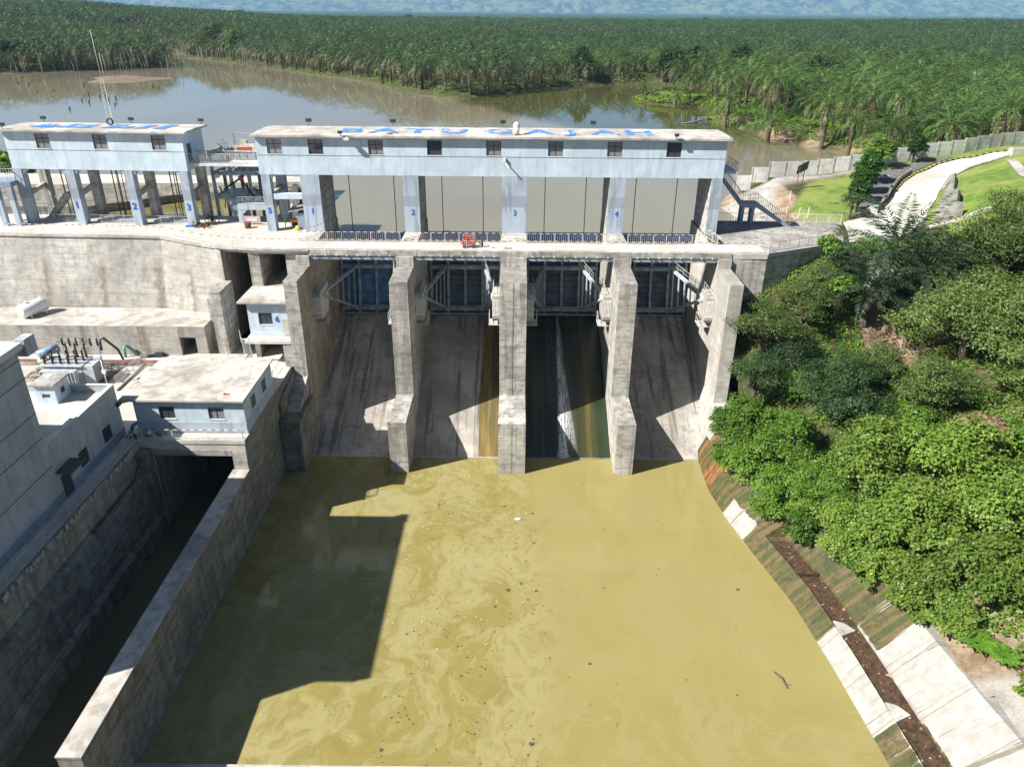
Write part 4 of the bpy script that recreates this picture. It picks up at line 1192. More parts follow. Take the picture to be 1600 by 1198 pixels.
Rr_ = [.14,.125,.145,.12,.06,.10,.07,.05,.045,.10,.07,.05,.045,.065,.048,.036,.065,.048,.036]
person_mesh('clothes', J, E_, Rr_, M['navy'], t)
# head, neck, hands (skin)
m = MB(); m.ball((px-.10, py, pz+1.0), .105, 14, 10, (.95, .8, 1.15)); m.tube([(px-.06, py, pz+.86), (px-.085, py, pz+.94)], .05, 8)
m.ball((px-.205, py, pz+.985), .018, 6, 4); m.ball((px-.10, py-.085, pz+1.0), .022, 6, 4, (.6, .4, 1)); m.ball((px-.10, py+.085, pz+1.0), .022, 6, 4, (.6, .4, 1))
m.build('head', M['skin'], t)
m = MB(); m.ball((px-.085, py, pz+1.035), .112, 14, 8, (.95, .85, .95)); m.build('hair', M['frame'], t)
m = MB()
for s_ in (-.028, .028): m.ball((px-.192, py+s_, pz+1.012), .011, 6, 4)
m.build('eyes', M['frame'], t)
for sg, wr in ((-1, J[15]), (1, J[18])):
    m = MB(); W_ = Vector(wr)
    m.ball(W_+Vector((-.05, 0, 0)), .045, 8, 6, (1.1, .9, .5))
    for f_ in range(4):
        y_ = (f_-1.5)*.019; L_ = (.07, .08, .075, .06)[f_]
        m.tube([W_+Vector((-.085, y_, 0)), W_+Vector((-.085-L_*.6, y_, -.012)), W_+Vector((-.085-L_, y_, -.04))], [.009, .008, .007], 6)
    m.tube([W_+Vector((-.04, -sg*.035, 0)), W_+Vector((-.075, -sg*.06, -.01)), W_+Vector((-.10, -sg*.058, -.02))], [.011, .01, .008], 6)
    m.build('hand', M['skin'], t)
m = MB(); m.tube([(-2.55, 84.8, DZ+.0), (-2.55, 84.8, DZ+.22)], [.16, .2], 10); tag(m.build('white_bucket', M['white_paint']), 'small white bucket on the bridge road right of the crouching person', 'bucket')
m = MB()
for k in range(9): m.bar((-.9+random.uniform(-.4, .5), 84.4+random.uniform(-.1, .2), DZ+.1), (-.6+random.uniform(-.4, .5), 84.5+random.uniform(-.2, .2), DZ+.25), .09)
tag(m.build('debris_heap', M['cream']), 'little heap of debris on the bridge road before the column painted 3', 'debris')
m = MB(); m.box(-13.9, -12.9, 84.9, 85.1, DZ+.003, DZ+.08); tag(m.build('turquoise_sheet', plain('turquoise_sheet', (.45,.75,.68), .6)), 'pale turquoise sheet lying on the road before the column painted 2', 'sheet')

# house 6 between the slot and pier 1
t = thing('valve_house', (-27.8, 78.6, 12.9), 'small blue valve house painted 6 with a wide concrete roof', 'building')
m = MB(); m.wall_y(-29.9, -25.02, 12.9, 17.0, 78.6, 78.8, [(-28.75, -27.2, 14.35, 15.75)])
m.box(-29.9, -29.7, 78.802, 83.5, 12.9, 17.0); m.box(-29.69, -26.41, 83.3, 83.5, 12.9, 17.0); m.box(-29.69, -25.03, 78.81, 83.29, 12.9, 13.0)
m.build('wall', M['blue'], t)
m = MB(); m.box(-30.75, -25.02, 78.0, 83.58, 17.0, 17.2); m.build('roof', M['roof'], t)
window(t, -28.75, -27.2, 14.35, 15.75, 78.6, 0)
m = MB(); m.box(-26.1, -25.1, 78.54, 78.6, 13.0, 15.1); m.build('door', M['cream'], t)
text_part('6', .95, -26.65, 78.57, 15.0, M['number'], t, 'painted_number')
m = MB(); m.box(-30.2, -25.02, 77.2, 83.6, 12.55, 12.9); m.build('platform', M['deck'], t)
m = MB(); m.box(-26.0, -25.02, 77.3, 83.55, 9.7, 12.54); m.build('pillar', M['conc'], t)
m = MB(); m.box(-30.1, -29.5, 79.8, 83.55, 9.7, 12.54); m.box(-29.49, -26.01, 83.0, 83.5, 9.7, 12.54); m.build('rear_wall', M['conc_dark'], t)
m = MB()
n = 22
for q in range(n+1): m.bar((-29.4+4.2*q/n, 77.35, 12.9), (-29.4+4.2*q/n, 77.35, 13.9), .03)
m.bar((-29.4, 77.35, 13.9), (-25.1, 77.35, 13.9), .05); m.build('platform_railing', M['rail_white'], t)
t = thing('access_ladder', (-30.6, 78.8, 9.7), 'steep white ladder stair up to the house painted 6', 'ladder')
m = MB()
for x in (-31.0, -30.25): m.bar((x, 79.0, 9.7), (x+.35, 77.5, 13.1), .1, .2)
m.build('stringer', M['rail_white'], t)
m = MB()
for q in range(11): f_ = (q+.5)/11; m.box(-31.0+.35*f_, -30.25+.35*f_, 79.0-1.5*f_-.12, 79.0-1.5*f_+.12, 9.7+3.4*f_, 9.75+3.4*f_)
m.build('tread', M['rail_white'], t)
m = MB()
for q in range(7): f_ = q/6; m.bar((-31.1+.35*f_, 79.0-1.5*f_, 9.7+3.4*f_), (-31.1+.35*f_, 79.0-1.5*f_, 10.7+3.4*f_), .04)
m.bar((-31.1, 79.0, 10.7), (-30.75, 77.5, 14.1), .06); m.build('handrail', M['dash'], t)

# =====================================================================
#  POWERHOUSE YARD, TAILRACE, WALLS
# =====================================================================
YD = 9.7
m = MB()
m.prism([(-92, 62.1), (-35.5, 62.1), (-35.5, 60.72), (-34.31, 60.72), (-34.31, 83.7), (-33.0, 83.7), (-92, 86)], 'z', -3, YD)
m.box(-92, -35.5, 20, 62.098, -3, YD)
tag(m.build('yard_pavement', M['deck']), kind='structure')
t = thing('platform', (-30, 60.7, 8.7), 'concrete platform bridging the tailrace in front of the small flat roofed house', 'platform')
m = MB(); m.box(-34.3, -25.33, 60.7, 83.6, 8.72, YD+.004); m.box(-35.6, -25.25, 60.62, 60.698, 9.42, 9.82)
m.build('slab', M['deck'], t)
m = MB(); m.box(-34.3, -26.72, 60.65, 61.4, 8.1, 8.718); m.build('edge_beam', M['conc'], t)
m = MB(); m.box(-26.7, -25.32, 60.68, 84, -3, 8.715); m.box(-25.325, -25.3, 60.68, 84, -3, 9.69); m.build('side_wall', M['conc_dark'], t)
m = MB(); m.box(-26.69, -25.32, 60.66, 60.679, 6.55, 8.7); m.build('front_pillar', M['conc'], t)
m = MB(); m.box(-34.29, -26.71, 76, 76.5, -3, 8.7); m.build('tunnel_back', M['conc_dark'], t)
m = MB(); m.box(-34.5, -34.302, 60.9, 76, -3, 8.7); m.build('tunnel_side', M['inner'], t)
railing('guard_railing', [(-35.4, 60.78, 9.82), (-25.4, 60.78, 9.82)], 'white railing along the front of the platform over the tailrace', h=1.0, mat='rail_white', bal=.22)
railing('guard_railing', [(-25.4, 60.78, 9.82), (-25.4, 62.4, 9.82)], 'short railing returning to the corner of the small flat roofed house', h=1.0, mat='rail_white', top='rail')

# tailrace divider
t = thing('divider_wall', (-26, 45, 0), 'long concrete divider wall between the dark tailrace and the muddy pool', 'wall')
m = MB()
ye = 29.6
n = 16
for i in range(n):
    a = ye+(60.66-ye)*i/n; b = ye+(60.66-ye)*(i+1)/n
    m.quad((-25.3, a, -3), (-25.3, b, -3), (-25.3, b, 6.5), (-25.3, a, 6.5))
    m.quad((-26.8, b, -3), (-26.8, a, -3), (-26.8, a, 6.5), (-26.8, b, 6.5))
m.quad((-26.8, ye, -3), (-25.3, ye, -3), (-25.3, ye, 6.5), (-26.8, ye, 6.5))
m.build('wall_face', M['conc_dark'], t)
m = MB(); m.box(-26.85, -25.26, ye-.03, 60.64, 6.5, 6.6); m.build('coping', M['roof'], t)
# end sill across the bottom of the picture
t = thing('end_sill', (0, 34, 0), 'low pale concrete sill across the near end of the pool', 'sill')
m = MB(); m.box(-25.28, 28, 32.6, 33.75, -2, .45); m.build('sill', M['conc_bright'], t)

# pool-side wall under the yard edge with kerb
t = thing('yard_edge_wall', (-25.8, 75, 0), 'sloping top wall with a white walkway between the small house and the spillway', 'wall')
m = MB(); m.prism([(71.2, 5), (71.2, 8.2), (78.9, 9.6), (83.6, 9.6), (83.6, 5)], 'x', -25.298, -25.03); m.build('parapet', M['conc_dark'], t)
m = MB(); m.prism([(-25.29, 70.6), (-25.02, 70.6), (-23.6, 77.15), (-25.02, 77.15)], 'z', 6.31, 6.34); m.build('ledge', M['conc_dark'], t)
m = MB(); m.prism([(72.5, 6.36), (77.18, 6.36), (77.18, 8.6)], 'x', -25.0, -23.6); m.build('buttress', M['conc'], t)
m = MB(); m.box(-26.6, -25.75, 70.9, 71.3, YD+.004, YD+2.2); m.box(-27.8, -25.75, 71.0, 71.2, YD+1.9, YD+2.22); m.build('white_post', M['white_paint'], t)
railing('guard_railing', [(-26.4, 76.9, YD+.01), (-26.4, 72.4, YD+.01), (-25.4, 72.2, YD+.01)], 'railing at the gap between the small flat roofed house and pier', mat='rail_white', top='dash', h=1.0)

# small flat-roofed house on the platform
t = thing('flat_roof_house', (-30.8, 62.2, 9.7), 'blue flat roofed house on the platform with a big weathered roof slab', 'building')
m = MB()
m.wall_y(-35.9, -25.45, 9.82, 13.25, 62.2, 62.4, [(-33.6, -32.1, 11.25, 12.55), (-28.9, -27.4, 11.25, 12.55)])
m.wall_x(62.402, 70.9, 9.71, 13.25, -25.65, -25.45, [(64.2, 65.5, 11.25, 12.55), (67.6, 68.9, 11.25, 12.55)])
m.box(-35.9, -35.7, 62.402, 70.9, 9.71, 13.25); m.box(-35.69, -25.66, 70.7, 70.9, 9.71, 13.25); m.box(-35.69, -25.66, 62.41, 70.69, 9.83, 9.9)
m.build('wall', M['blue'], t)
m = MB(); m.box(-35.92, -25.43, 62.17, 62.199, 9.83, 10.9); m.box(-25.449, -25.42, 62.2, 70.9, 9.83, 10.9); m.build('plinth_band', M['blue_col'], t)
m = MB(); m.box(-37.0, -25.25, 61.75, 71.5, 13.25, 13.42); m.prism([(-36.9, 13.25), (-35.92, 13.25), (-36.9, 13.0)], 'y', 61.8, 62.1)
rf = m.build('roof', M['roof'], t)
m = MB(); m.box(-33.5, -28.2, 71.5, 72.6, 13.22, 13.38); m.build('roof_extension', M['roof'], rf)
window(t, -33.6, -32.1, 11.25, 12.55, 62.2, 0); window(t, -28.9, -27.4, 11.25, 12.55, 62.2, 1)
window(t, 64.2, 65.5, 11.25, 12.55, -25.45, 1, axis='x'); window(t, 67.6, 68.9, 11.25, 12.55, -25.45, 1, axis='x')
m = MB(); m.box(-27.5, -27.3, 63.0, 63.25, 13.43, 13.55); m.box(-27.2, -26.95, 63.05, 63.2, 13.43, 13.5)
tag(m.build('red_shoes', M['red']), 'small red bundle lying on the weathered flat roof', 'bundle')
m = MB(); m.tube([(-35.95, 62.9, 10.3), (-36.3, 62.8, 10.4), (-36.7, 62.6, 10.2), (-36.8, 62.5, 9.7)], .17, 10)
tag(m.build('blue_pipe', M['pipe_blue']), 'bright blue bent pipe at the left corner of the flat roofed house', 'pipe')
m = MB(); m.ball((-34.6, 61.5, 10.05), .25, 10, 6); tag(m.build('white_pot', M['white_paint']), 'round white pot on the platform under the left window', 'pot')
t = thing('scrap_pile', (-35.8, 60.9, 9.75), 'dark scrap and hoses on the platform corner beside the blue pipe', 'scrap pile')
m = MB(); rr = random.Random(11)
for k in range(26):
    x = -35.4+rr.uniform(-1.2, 2.0); y = 61.3+rr.uniform(-.5, .5)
    m.bar((x, y, 9.86), (x+rr.uniform(-.6, .6), y+rr.uniform(-.4, .4), 9.9+rr.uniform(0, .25)), rr.uniform(.04, .12))
m.build('scrap', M['frame'], t)

# powerhouse: tall hall and low wing
t = thing('powerhouse', (-37.1, 50, 9.7), 'tall blue grey powerhouse hall with a lower wing, at the left edge', 'building')
PX = -37.1
m = MB(); m.box(-62, PX, 30.8, 50.85, 9.7, 23.6); m.build('hall_wall', M['power'], t)
m = MB()
for z in (22.6, 21.05, 18.05, 15.9, 13.2):
    m.box(PX+.001, PX+.012, 30.8, 50.85, z-.035, z+.035); m.box(-62, PX, 50.851, 50.862, z-.035, z+.035)
m.build('panel_joint', M['frame'], t)
m = MB(); m.box(-62.5, PX+1.2, 30.0, 50.9, 23.62, 24.1); m.build('hall_roof', M['roof'], t)
m = MB(); m.box(PX+.85, PX+1.6, 49.7, 51.0, 23.4, 24.7); m.build('gutter_box', M['power'], t)
m = MB(); m.box(PX+.9, PX+1.5, 30.0, 49.58, 24.1, 24.6); m.build('roof_edge', M['white_paint'], t)
m = MB(); m.box(PX+.001, PX+.02, 22, 61.9, 9.71, 10.5); m.build('plinth_band', M['bluegrey'], t)
m = MB(); m.wall_x(50.852, 61.9, 9.7, 15.0, PX-.3, PX, [(54.3, 55.7, 10.65, 12.15), (58.35, 59.85, 10.65, 12.1)])
m.box(-62, PX-.302, 61.7, 61.9, 9.7, 15.0); m.box(-62, PX-.302, 50.86, 61.698, 14.05, 14.28)
m.box(PX-.3, PX, 50.86, 55.5, 15.002, 15.18); m.box(-62, PX-.5, 50.86, 61.6, 9.71, 9.8)
m.build('wing_wall', M['power'], t)
m = MB(); m.box(PX-.34, PX+.05, 55.55, 61.95, 15.002, 15.07); m.box(-62, PX-.35, 61.65, 61.95, 15.002, 15.07); m.box(PX-.34, PX+.04, 50.86, 55.5, 15.182, 15.24); m.build('parapet_coping', M['white_paint'], t)
m = MB(); m.box(-62, PX-.302, 50.87, 61.69, 14.283, 14.3); m.build('wing_roof', M['deck'], t)
window(t, 54.3, 55.7, 10.65, 12.15, PX, 0, axis='x'); window(t, 58.35, 59.85, 10.65, 12.1, PX, 0, axis='x')
m = MB(); m.box(PX+.022, PX+.06, 51.35, 52.6, 9.72, 11.75); dr = m.build('door', M['frame'], t)
m = MB(); m.box(PX+.001, PX+1.35, 50.9, 53.2, 12.35, 12.47); m.build('door_canopy', plain('dark_green_canopy', (.07,.09,.08), .6), t)
m = MB(); m.box(PX-.1, PX+.3, 61.4, 61.95, 12.9, 13.2); m.build('wall_lamp', M['frame'], t)
t2 = thing('roof_hut', (-41.8, 59.3, 14.3), 'small pale hut with a grey slab roof standing on the low powerhouse wing', 'hut')
m = MB(); m.wall_y(-42.75, -40.95, 14.3, 16.15, 59.25, 59.4, [(-42.2, -41.45, 14.9, 15.3)]); m.wall_x(59.402, 61.5, 14.3, 16.15, -41.1, -40.95, [(60.1, 60.8, 14.95, 15.5)]); m.box(-42.75, -42.6, 59.402, 61.5, 14.3, 16.15); m.box(-42.59, -41.11, 61.35, 61.5, 14.3, 16.15)
m.build('wall', M['blue'], t2)
m = MB(); m.box(-43.0, -40.8, 59.0, 61.62, 16.15, 16.28); m.build('roof', M['roof_grey'], t2)
m = MB(); m.box(-42.2, -41.45, 59.33, 59.36, 14.9, 15.3); m.box(-41.05, -41.02, 60.1, 60.8, 14.95, 15.5); m.build('window', M['glass'], t2)
m = MB(); m.box(-42.3, -42.0, 60.7, 61.2, 16.285, 16.33); m.build('vent_cover', M['white_paint'], t2)

railing('guard_railing', [(-35.55, 28, YD+.02), (-35.55, 60.2, YD+.02)], 'long railing along the powerhouse walkway above the dark tailrace wall', h=1.0, mat='rail', top='rail', bal=.28)

# tailrace left retaining wall
t = thing('tailrace_wall', (-35.5, 45, 0), 'dark stained stepped retaining wall below the powerhouse walkway', 'wall')
m = MB(); m.box(-35.52, -35.3, 20, 60.6, 7.0, 9.68); m.build('upper_face', M['inner'], t)
m = MB()
m.prism([(-35.5, 7.0), (-34.75, 6.85), (-34.45, 2.2), (-34.45, -3), (-35.5, -3)], 'y', 20, 59.2); m.build('lower_face', M['conc_dark'], t)
m = MB(); m.prism([(-34.45, 2.15), (-33.95, 1.9), (-33.9, -3), (-34.45, -3)], 'y', 20, 60.0); m.build('toe_kerb', M['conc_dark'], t)
m = MB(); m.box(-35.5, -34.31, 59.3, 60.65, -3, 8.9); m.build('corner_pier', M['conc_dark'], t)
m = MB(); rr = random.Random(8)
for k in range(60):
    y = rr.uniform(34, 59); x = -35.28+rr.uniform(0, .12); m.box(x-.06, x+.06, y-.2, y+.1, 9.3+rr.uniform(-.1, .2), 9.7)
m.build('broken_edge', M['cream'], t)
m = MB(); m.tube([(-34.9, 59.4, 8.4), (-34.9, 57.5, 7.2), (-35.0, 54, 7.05), (-34.9, 50, 7.05)], .05, 6); m.build('hose', M['black'], t)

# switchyard
m = MB(); m.box(-54, -44.3, 71.0, 77.0, YD+.004, YD+.05)
def gravel():
    s = NT('dark_gravel'); p = s.pos(); n = s.noise(s.mapping(p, (1, 2.2, 1)), 1.6, 6, .7)
    s.bsdf(s.mix(s.ramp(n, .46, .54), (.035,.033,.03), (.36,.30,.26)), .95, .1); return s.m
tag(m.build('gravel_bed', gravel()), kind='structure')
m = MB(); m.box(-60, -40.4, 77.95, 78.15, YD+.003, YD+.3); tag(m.build('red_kerb', plain('faded_red_kerb', (.30,.15,.13), .8)), 'faded red kerb line along the back of the switchyard', 'kerb')
m = MB(); m.box(-60, -40.0, 77.0, 77.9, YD+.003, YD+.03); tag(m.build('drain_channel', M['conc_dark']), kind='structure')
t = thing('transformer', (-47.5, 73, 9.75), 'large grey power transformer bristling with dark bushings, behind the roof hut', 'transformer')
m = MB(); m.box(-50.4, -46.2, 72.0, 74.2, 9.85, 12.0); m.box(-50.6, -46.0, 71.8, 74.4, 12.0, 12.12); m.build('tank', M['trafo'], t)
m = MB()
for k in range(11): m.box(-46.1+.0, -44.95, 72.0+k*.21, 72.08+k*.21, 10.1, 11.9)
m.box(-46.0, -45.0, 72.0, 74.1, 11.9, 12.02); m.box(-46.0, -45.0, 72.0, 74.1, 9.95, 10.08)
m.build('radiator', M['trafo'], t)
m = MB()
for k in range(11): m.box(-50.2+k*.36, -50.12+k*.36, 71.0, 71.75, 10.1, 11.7)
m.box(-50.2, -46.5, 71.0, 71.75, 11.7, 11.8); m.build('radiator', M['trafo'], t)
m = MB(); m.tube([(-51.3, 73.2, 12.7), (-50.0, 74.9, 12.9)], .46, 14); m.bar((-50.6, 74.1, 12.3), (-50.6, 74.1, 9.9), .2); m.build('conservator', M['trafo_blue'], t)
m = MB(); m.tube([(-50.9, 73.2, 12.0), (-50.9, 73.2, 12.3)], .5, 12); m.build('disc_cover', plain('pale_yellow_disc', (.6,.58,.35), .5), t)
def bushing(parent, x, y, z0, h, r=.1):
    m = MB(); pts = []; rs = []
    n = 9
    for i in range(n*2+1):
        pts.append((x, y, z0+h*i/(n*2))); rs.append(r*(1.35 if i % 2 else .75)*(1-.25*i/(n*2)))
    m.tube(pts, rs, 8); b = m.build('bushing', M['porcelain'], parent)
    m = MB(); m.tube([(x, y, z0+h), (x, y, z0+h+.12)], r*.5, 6); m.build('terminal', M['trafo'], b)
for row, (y, z0, h, n, xs, dx) in enumerate([(72.4, 12.1, 1.0, 5, -50.2, .85), (73.3, 12.1, 1.25, 5, -49.9, .85), (74.1, 12.1, 1.7, 3, -48.6, 1.0)]):
    for k in range(n): bushing(t, xs+k*dx, y, z0, h, .12)
t = thing('switch_frame', (-48, 76.0, 9.75), 'steel frame with a row of dark insulators and a bent duct behind the transformer', 'switchgear')
m = MB()
for x in (-50.2, -48.2, -46.2): m.bar((x, 76.0, 9.75), (x, 76.0, 12.6), .14)
m.bar((-50.4, 76.0, 12.6), (-46.0, 76.0, 12.6), .16); m.bar((-50.3, 75.6, 11.6), (-46.1, 75.6, 11.6), .1); m.bar((-50.2, 76, 9.8), (-48.2, 76, 12.5), .07); m.bar((-48.2, 76, 9.8), (-46.2, 76, 12.5), .07)
m.build('frame', M['trafo'], t)
for k in range(6): bushing(t, -50.1+k*.78, 76.0, 12.68, .9, .11)
m = MB()
for k in range(5): m.tube([(-50.0+k*.78, 76.0, 13.7), (-49.7+k*.78, 75.2, 13.5), (-49.5+k*.78, 74.1, 13.9)], .025, 5)
m.build('conductor', M['cable'], t)
m = MB(); m.tube([(-46.1, 76.3, 12.0), (-46.1, 76.4, 13.2), (-45.9, 76.9, 13.2), (-45.4, 78.3, 11.2), (-45.3, 78.7, 9.8)], .14, 8); m.build('duct', M['frame'], t)
t = thing('lamp_post', (-44.1, 72.4, 9.7), 'slim white lamp post with a box, right of the transformer', 'lamp post')
m = MB(); m.tube([(-44.1, 72.4, 9.7), (-44.1, 72.4, 13.0)], .07, 8); m.build('pole', M['rail_white'], t)
m = MB(); m.box(-44.75, -44.0, 72.2, 72.6, 12.9, 13.15); m.build('lamp_head', M['white_paint'], t)
m = MB(); m.box(-44.2, -43.8, 72.15, 72.35, 11.1, 11.5); m.build('control_box', M['white_paint'], t)
t = thing('vent_pipe', (-45.3, 79.6, 9.7), 'green bent vent pipe against the ledge wall', 'pipe')
m = MB(); m.tube([(-45.4, 79.5, 9.7), (-45.4, 79.5, 10.9), (-45.1, 79.6, 11.15), (-44.5, 79.8, 10.4), (-44.2, 79.9, 9.75)], .17, 10); m.build('bend', M['pipe_green'], t)
m = MB()
for k in range(5): m.tube([(-43.6+k*.12, 79.2+k*.12, 9.85), (-42.0+k*.1, 79.5+k*.1, 9.9)], .11, 8)
m.box(-42.0, -41.0, 79.4, 80.0, 9.7, 10.2)
tag(m.build('pipe_stack', M['frame']), 'stack of short dark pipes lying at the foot of the ledge wall', 'pipe stack')
# wire fence of the switchyard (thin, reddish)
t = thing('wire_fence', (-42.2, 73, 9.7), 'thin rusty wire fence slanting beside the lamp post', 'fence')
m = MB()
a = Vector((-42.2, 70.8, YD)); b = Vector((-41.9, 77.6, YD)); n = 30
for q in range(n+1): c = a+(b-a)*q/n; m.bar(c, c+Vector((0, 0, 1.7)), .025)
for z in (.1, .9, 1.7): m.bar(a+Vector((0, 0, z)), b+Vector((0, 0, z)), .03)
m.build('wire_panel', M['rail'], t)
m = MB(); m.box(-42.3, -42.1, 70.8, 77.6, YD+.004, YD+.16); m.build('kerb', M['rust'], t)
# tank on the ledge
t = thing('white_tank', (-57.2, 83.6, 13.4), 'white cylindrical tank tilted on the ledge below the dam wall', 'tank')
m = MB()
a = Vector((-57.9, 82.0, 14.25)); b = Vector((-56.5, 84.5, 14.45)); d = (b-a).normalized()
m.tube([a-d*.22, a-d*.12, a, b, b+d*.12, b+d*.22], [.45, .68, .82, .82, .68, .45], 24)
m.build('shell', M['tank'], t)
m = MB(); m.tube([a+d*.8+Vector((0, 0, .75)), a+d*.8+Vector((0, 0, 1.0))], .2, 10); m.tube([b-d*.3+Vector((0, 0, .78)), b-d*.3+Vector((0, 0, .95))], .12, 8); m.build('manhole', M['tank'], t)
for f_ in (.2, .8):
    c = a+(b-a)*f_
    m = MB(); m.bar(c+Vector((.5, -.2, -.3)), (c.x+.75, c.y-.25, 13.42), .12); m.bar(c+Vector((-.3, .1, -.5)), (c.x-.5, c.y+.2, 13.42), .12); m.build('leg', M['tank'], t)

# =====================================================================
#  LAND AND WATER
# =====================================================================
LAKE = 18.0
W = np.array([(26, 98.4), (-26, 98.4), (-32, 98.4), (-32, 129), (-88, 130), (-93, 148), (-104, 160), (-180, 212), (-320, 300), (-330, 374), (-246, 383), (-215, 406), (-186, 436),
              (-206, 480), (-238, 520), (-262, 560), (-330, 640), (-310, 655), (-232, 568), (-213, 524), (-160, 470), (-94.7, 388), (-71.6, 364), (-50, 326), (-38, 303), (-27.4, 291),
              (-20, 290), (-15.7, 293), (3.3, 312), (25, 341), (55, 352), (85, 345), (92, 312), (80, 292), (60, 291), (45, 290), (40, 284), (45, 275), (58, 264), (69, 257),
              (70, 246), (56, 235), (57.5, 226), (61, 215), (63.4, 200), (68, 187), (75, 178), (74, 168), (64, 158), (52, 149), (43, 138), (37, 131), (33.5, 122), (35, 112), (34.5, 105), (29, 99.5)], float)

def sdist(px, py, P=W):
    """signed distance to the shoreline, positive on land"""
    px = np.asarray(px, float); py = np.asarray(py, float)
    d = np.full(px.shape, 1e18); inside = np.zeros(px.shape, bool)
    n = len(P)
    for i in range(n):
        ax, ay = P[i]; bx, by = P[(i+1) % n]
        ex, ey = bx-ax, by-ay
        t = np.clip(((px-ax)*ex+(py-ay)*ey)/(ex*ex+ey*ey), 0, 1)
        dd = (px-ax-t*ex)**2+(py-ay-t*ey)**2
        d = np.minimum(d, dd)
        c = ((ay > py) != (by > py)) & (px < (bx-ax)*(py-ay)/(by-ay+1e-12)+ax)
        inside ^= c
    d = np.sqrt(d)
    return np.where(inside, -d, d)

def inpoly(px, py, P):
    return sdist(px, py, np.array(P, float)) < 0

def vnoise(x, y, s, seed=0):
    """cheap smooth value noise"""
    x = np.asarray(x)/s+seed*17.3; y = np.asarray(y)/s+seed*9.1
    xi = np.floor(x); yi = np.floor(y); fx = x-xi; fy = y-yi
    fx = fx*fx*(3-2*fx); fy = fy*fy*(3-2*fy)
    def h(a, b):
        v = np.sin(a*127.1+b*311.7+seed*74.7)*43758.5453
        return v-np.floor(v)
    return (h(xi, yi)*(1-fx)*(1-fy)+h(xi+1, yi)*fx*(1-fy)+h(xi, yi+1)*(1-fx)*fy+h(xi+1, yi+1)*fx*fy)*2-1

CP = np.array([(24.5, 74, 2.5), (26.5, 76, 9), (26, 81, 14), (30, 82, 16), (36, 84, 18.6), (40, 86.5, 20.2), (44, 92, 21.4), (24.5, 68, 3), (28, 69, 5.5), (34, 69, 9), (24.5, 63, 3), (27, 58, 4), (30.3, 50, 4.9), (31.4, 43, 4.9),
      (32.3, 36, 4.9), (33.4, 30, 4.9), (35, 38, 5.6), (38, 50, 7.2), (37, 60, 8.4), (45, 60, 11), (50, 70, 15), (41, 76, 12.3), (37, 78, 14), (43, 80, 13.4), (47, 84, 17.5), (55, 82, 19.5), (60, 86, 22.4), (50, 90.5, 20.6), (51, 94, 21.4), (70, 70, 22), (60, 45, 14), (45, 38, 8),
      (44.8, 98.7, 21.7), (52, 105.8, 21.85), (55.5, 111, 22), (57.5, 114.6, 22.2), (60.8, 119.3, 22.7), (64.7, 123.6, 23.2), (69.7, 127.2, 24), (74.6, 129.4, 24.7), (80.8, 131.2, 25.4), (86.7, 132.3, 26), (110, 136, 27.5),
      (54.3, 99, 21.7), (60.3, 108.4, 21.9), (63.9, 114.4, 22.3), (69.8, 123, 23.1), (77.7, 127.1, 24.4), (85.6, 130, 25.5), (36.4, 125.8, 22.1), (46, 126.8, 22.3), (56, 128.3, 23), (68.9, 131.5, 24.4), (77.5, 134, 24.9), (90.5, 139, 25.7), (115, 145, 27.2),
      (39.5, 100.6, 21.5), (36, 100, 21.1), (45, 112, 21.7), (47, 121, 21.9), (54, 124.5, 22.4), (57.0, 97.2, 22.0), (59.4, 98, 24.2), (58, 92, 24.2), (64, 95, 25.8), (62.3, 104.6, 24.5), (65.6, 112.6, 24.1), (67, 107, 25.3), (72, 108, 26.2), (76, 117, 26.3), (80, 124, 26.4), (90, 122, 27.8), (70, 88, 26.3),
      (60, 150, 18.5), (80, 146, 24), (110, 156, 25.5), (70, 142, 23.2), (95, 160, 23), (80, 60, 26), (90, 90, 30), (130, 150, 28), (130, 120, 33), (140, 60, 34), (120, 30, 28), (60, 28, 10), (60, 170, 20.5), (90, 176, 21), (130, 178, 23)], float)
def _tps():
    n = len(CP); d = np.hypot(CP[:, None, 0]-CP[None, :, 0], CP[:, None, 1]-CP[None, :, 1])
    K = np.where(d > 0, d*d*np.log(d+1e-9), 0)+np.eye(n)*3.0
    P = np.hstack([np.ones((n, 1)), CP[:, :2]])
    A = np.zeros((n+3, n+3)); A[:n, :n] = K; A[:n, n:] = P; A[n:, :n] = P.T
    return np.linalg.solve(A, np.concatenate([CP[:, 2], np.zeros(3)]))
_w = _tps()
def hbank(x, y):
    x = np.asarray(x, float); y = np.asarray(y, float); n = len(CP)
    out = _w[n]+_w[n+1]*x+_w[n+2]*y
    for i in range(n):
        d = np.hypot(x-CP[i, 0], y-CP[i, 1]); out = out+_w[i]*np.where(d > 1e-6, d*d*np.log(d+1e-9), 0)
    return out
def hfar(x, y):
    return (20.3 + .004*np.maximum(0, y-300) + 24*np.exp(-(((x+620)/330)**2+((y-820)/380)**2)) + 9*np.exp(-(((x-760)/420)**2+((y-900)/420)**2))
            + 1.2*vnoise(x, y, 90, 1) + .5*vnoise(x, y, 30, 2))
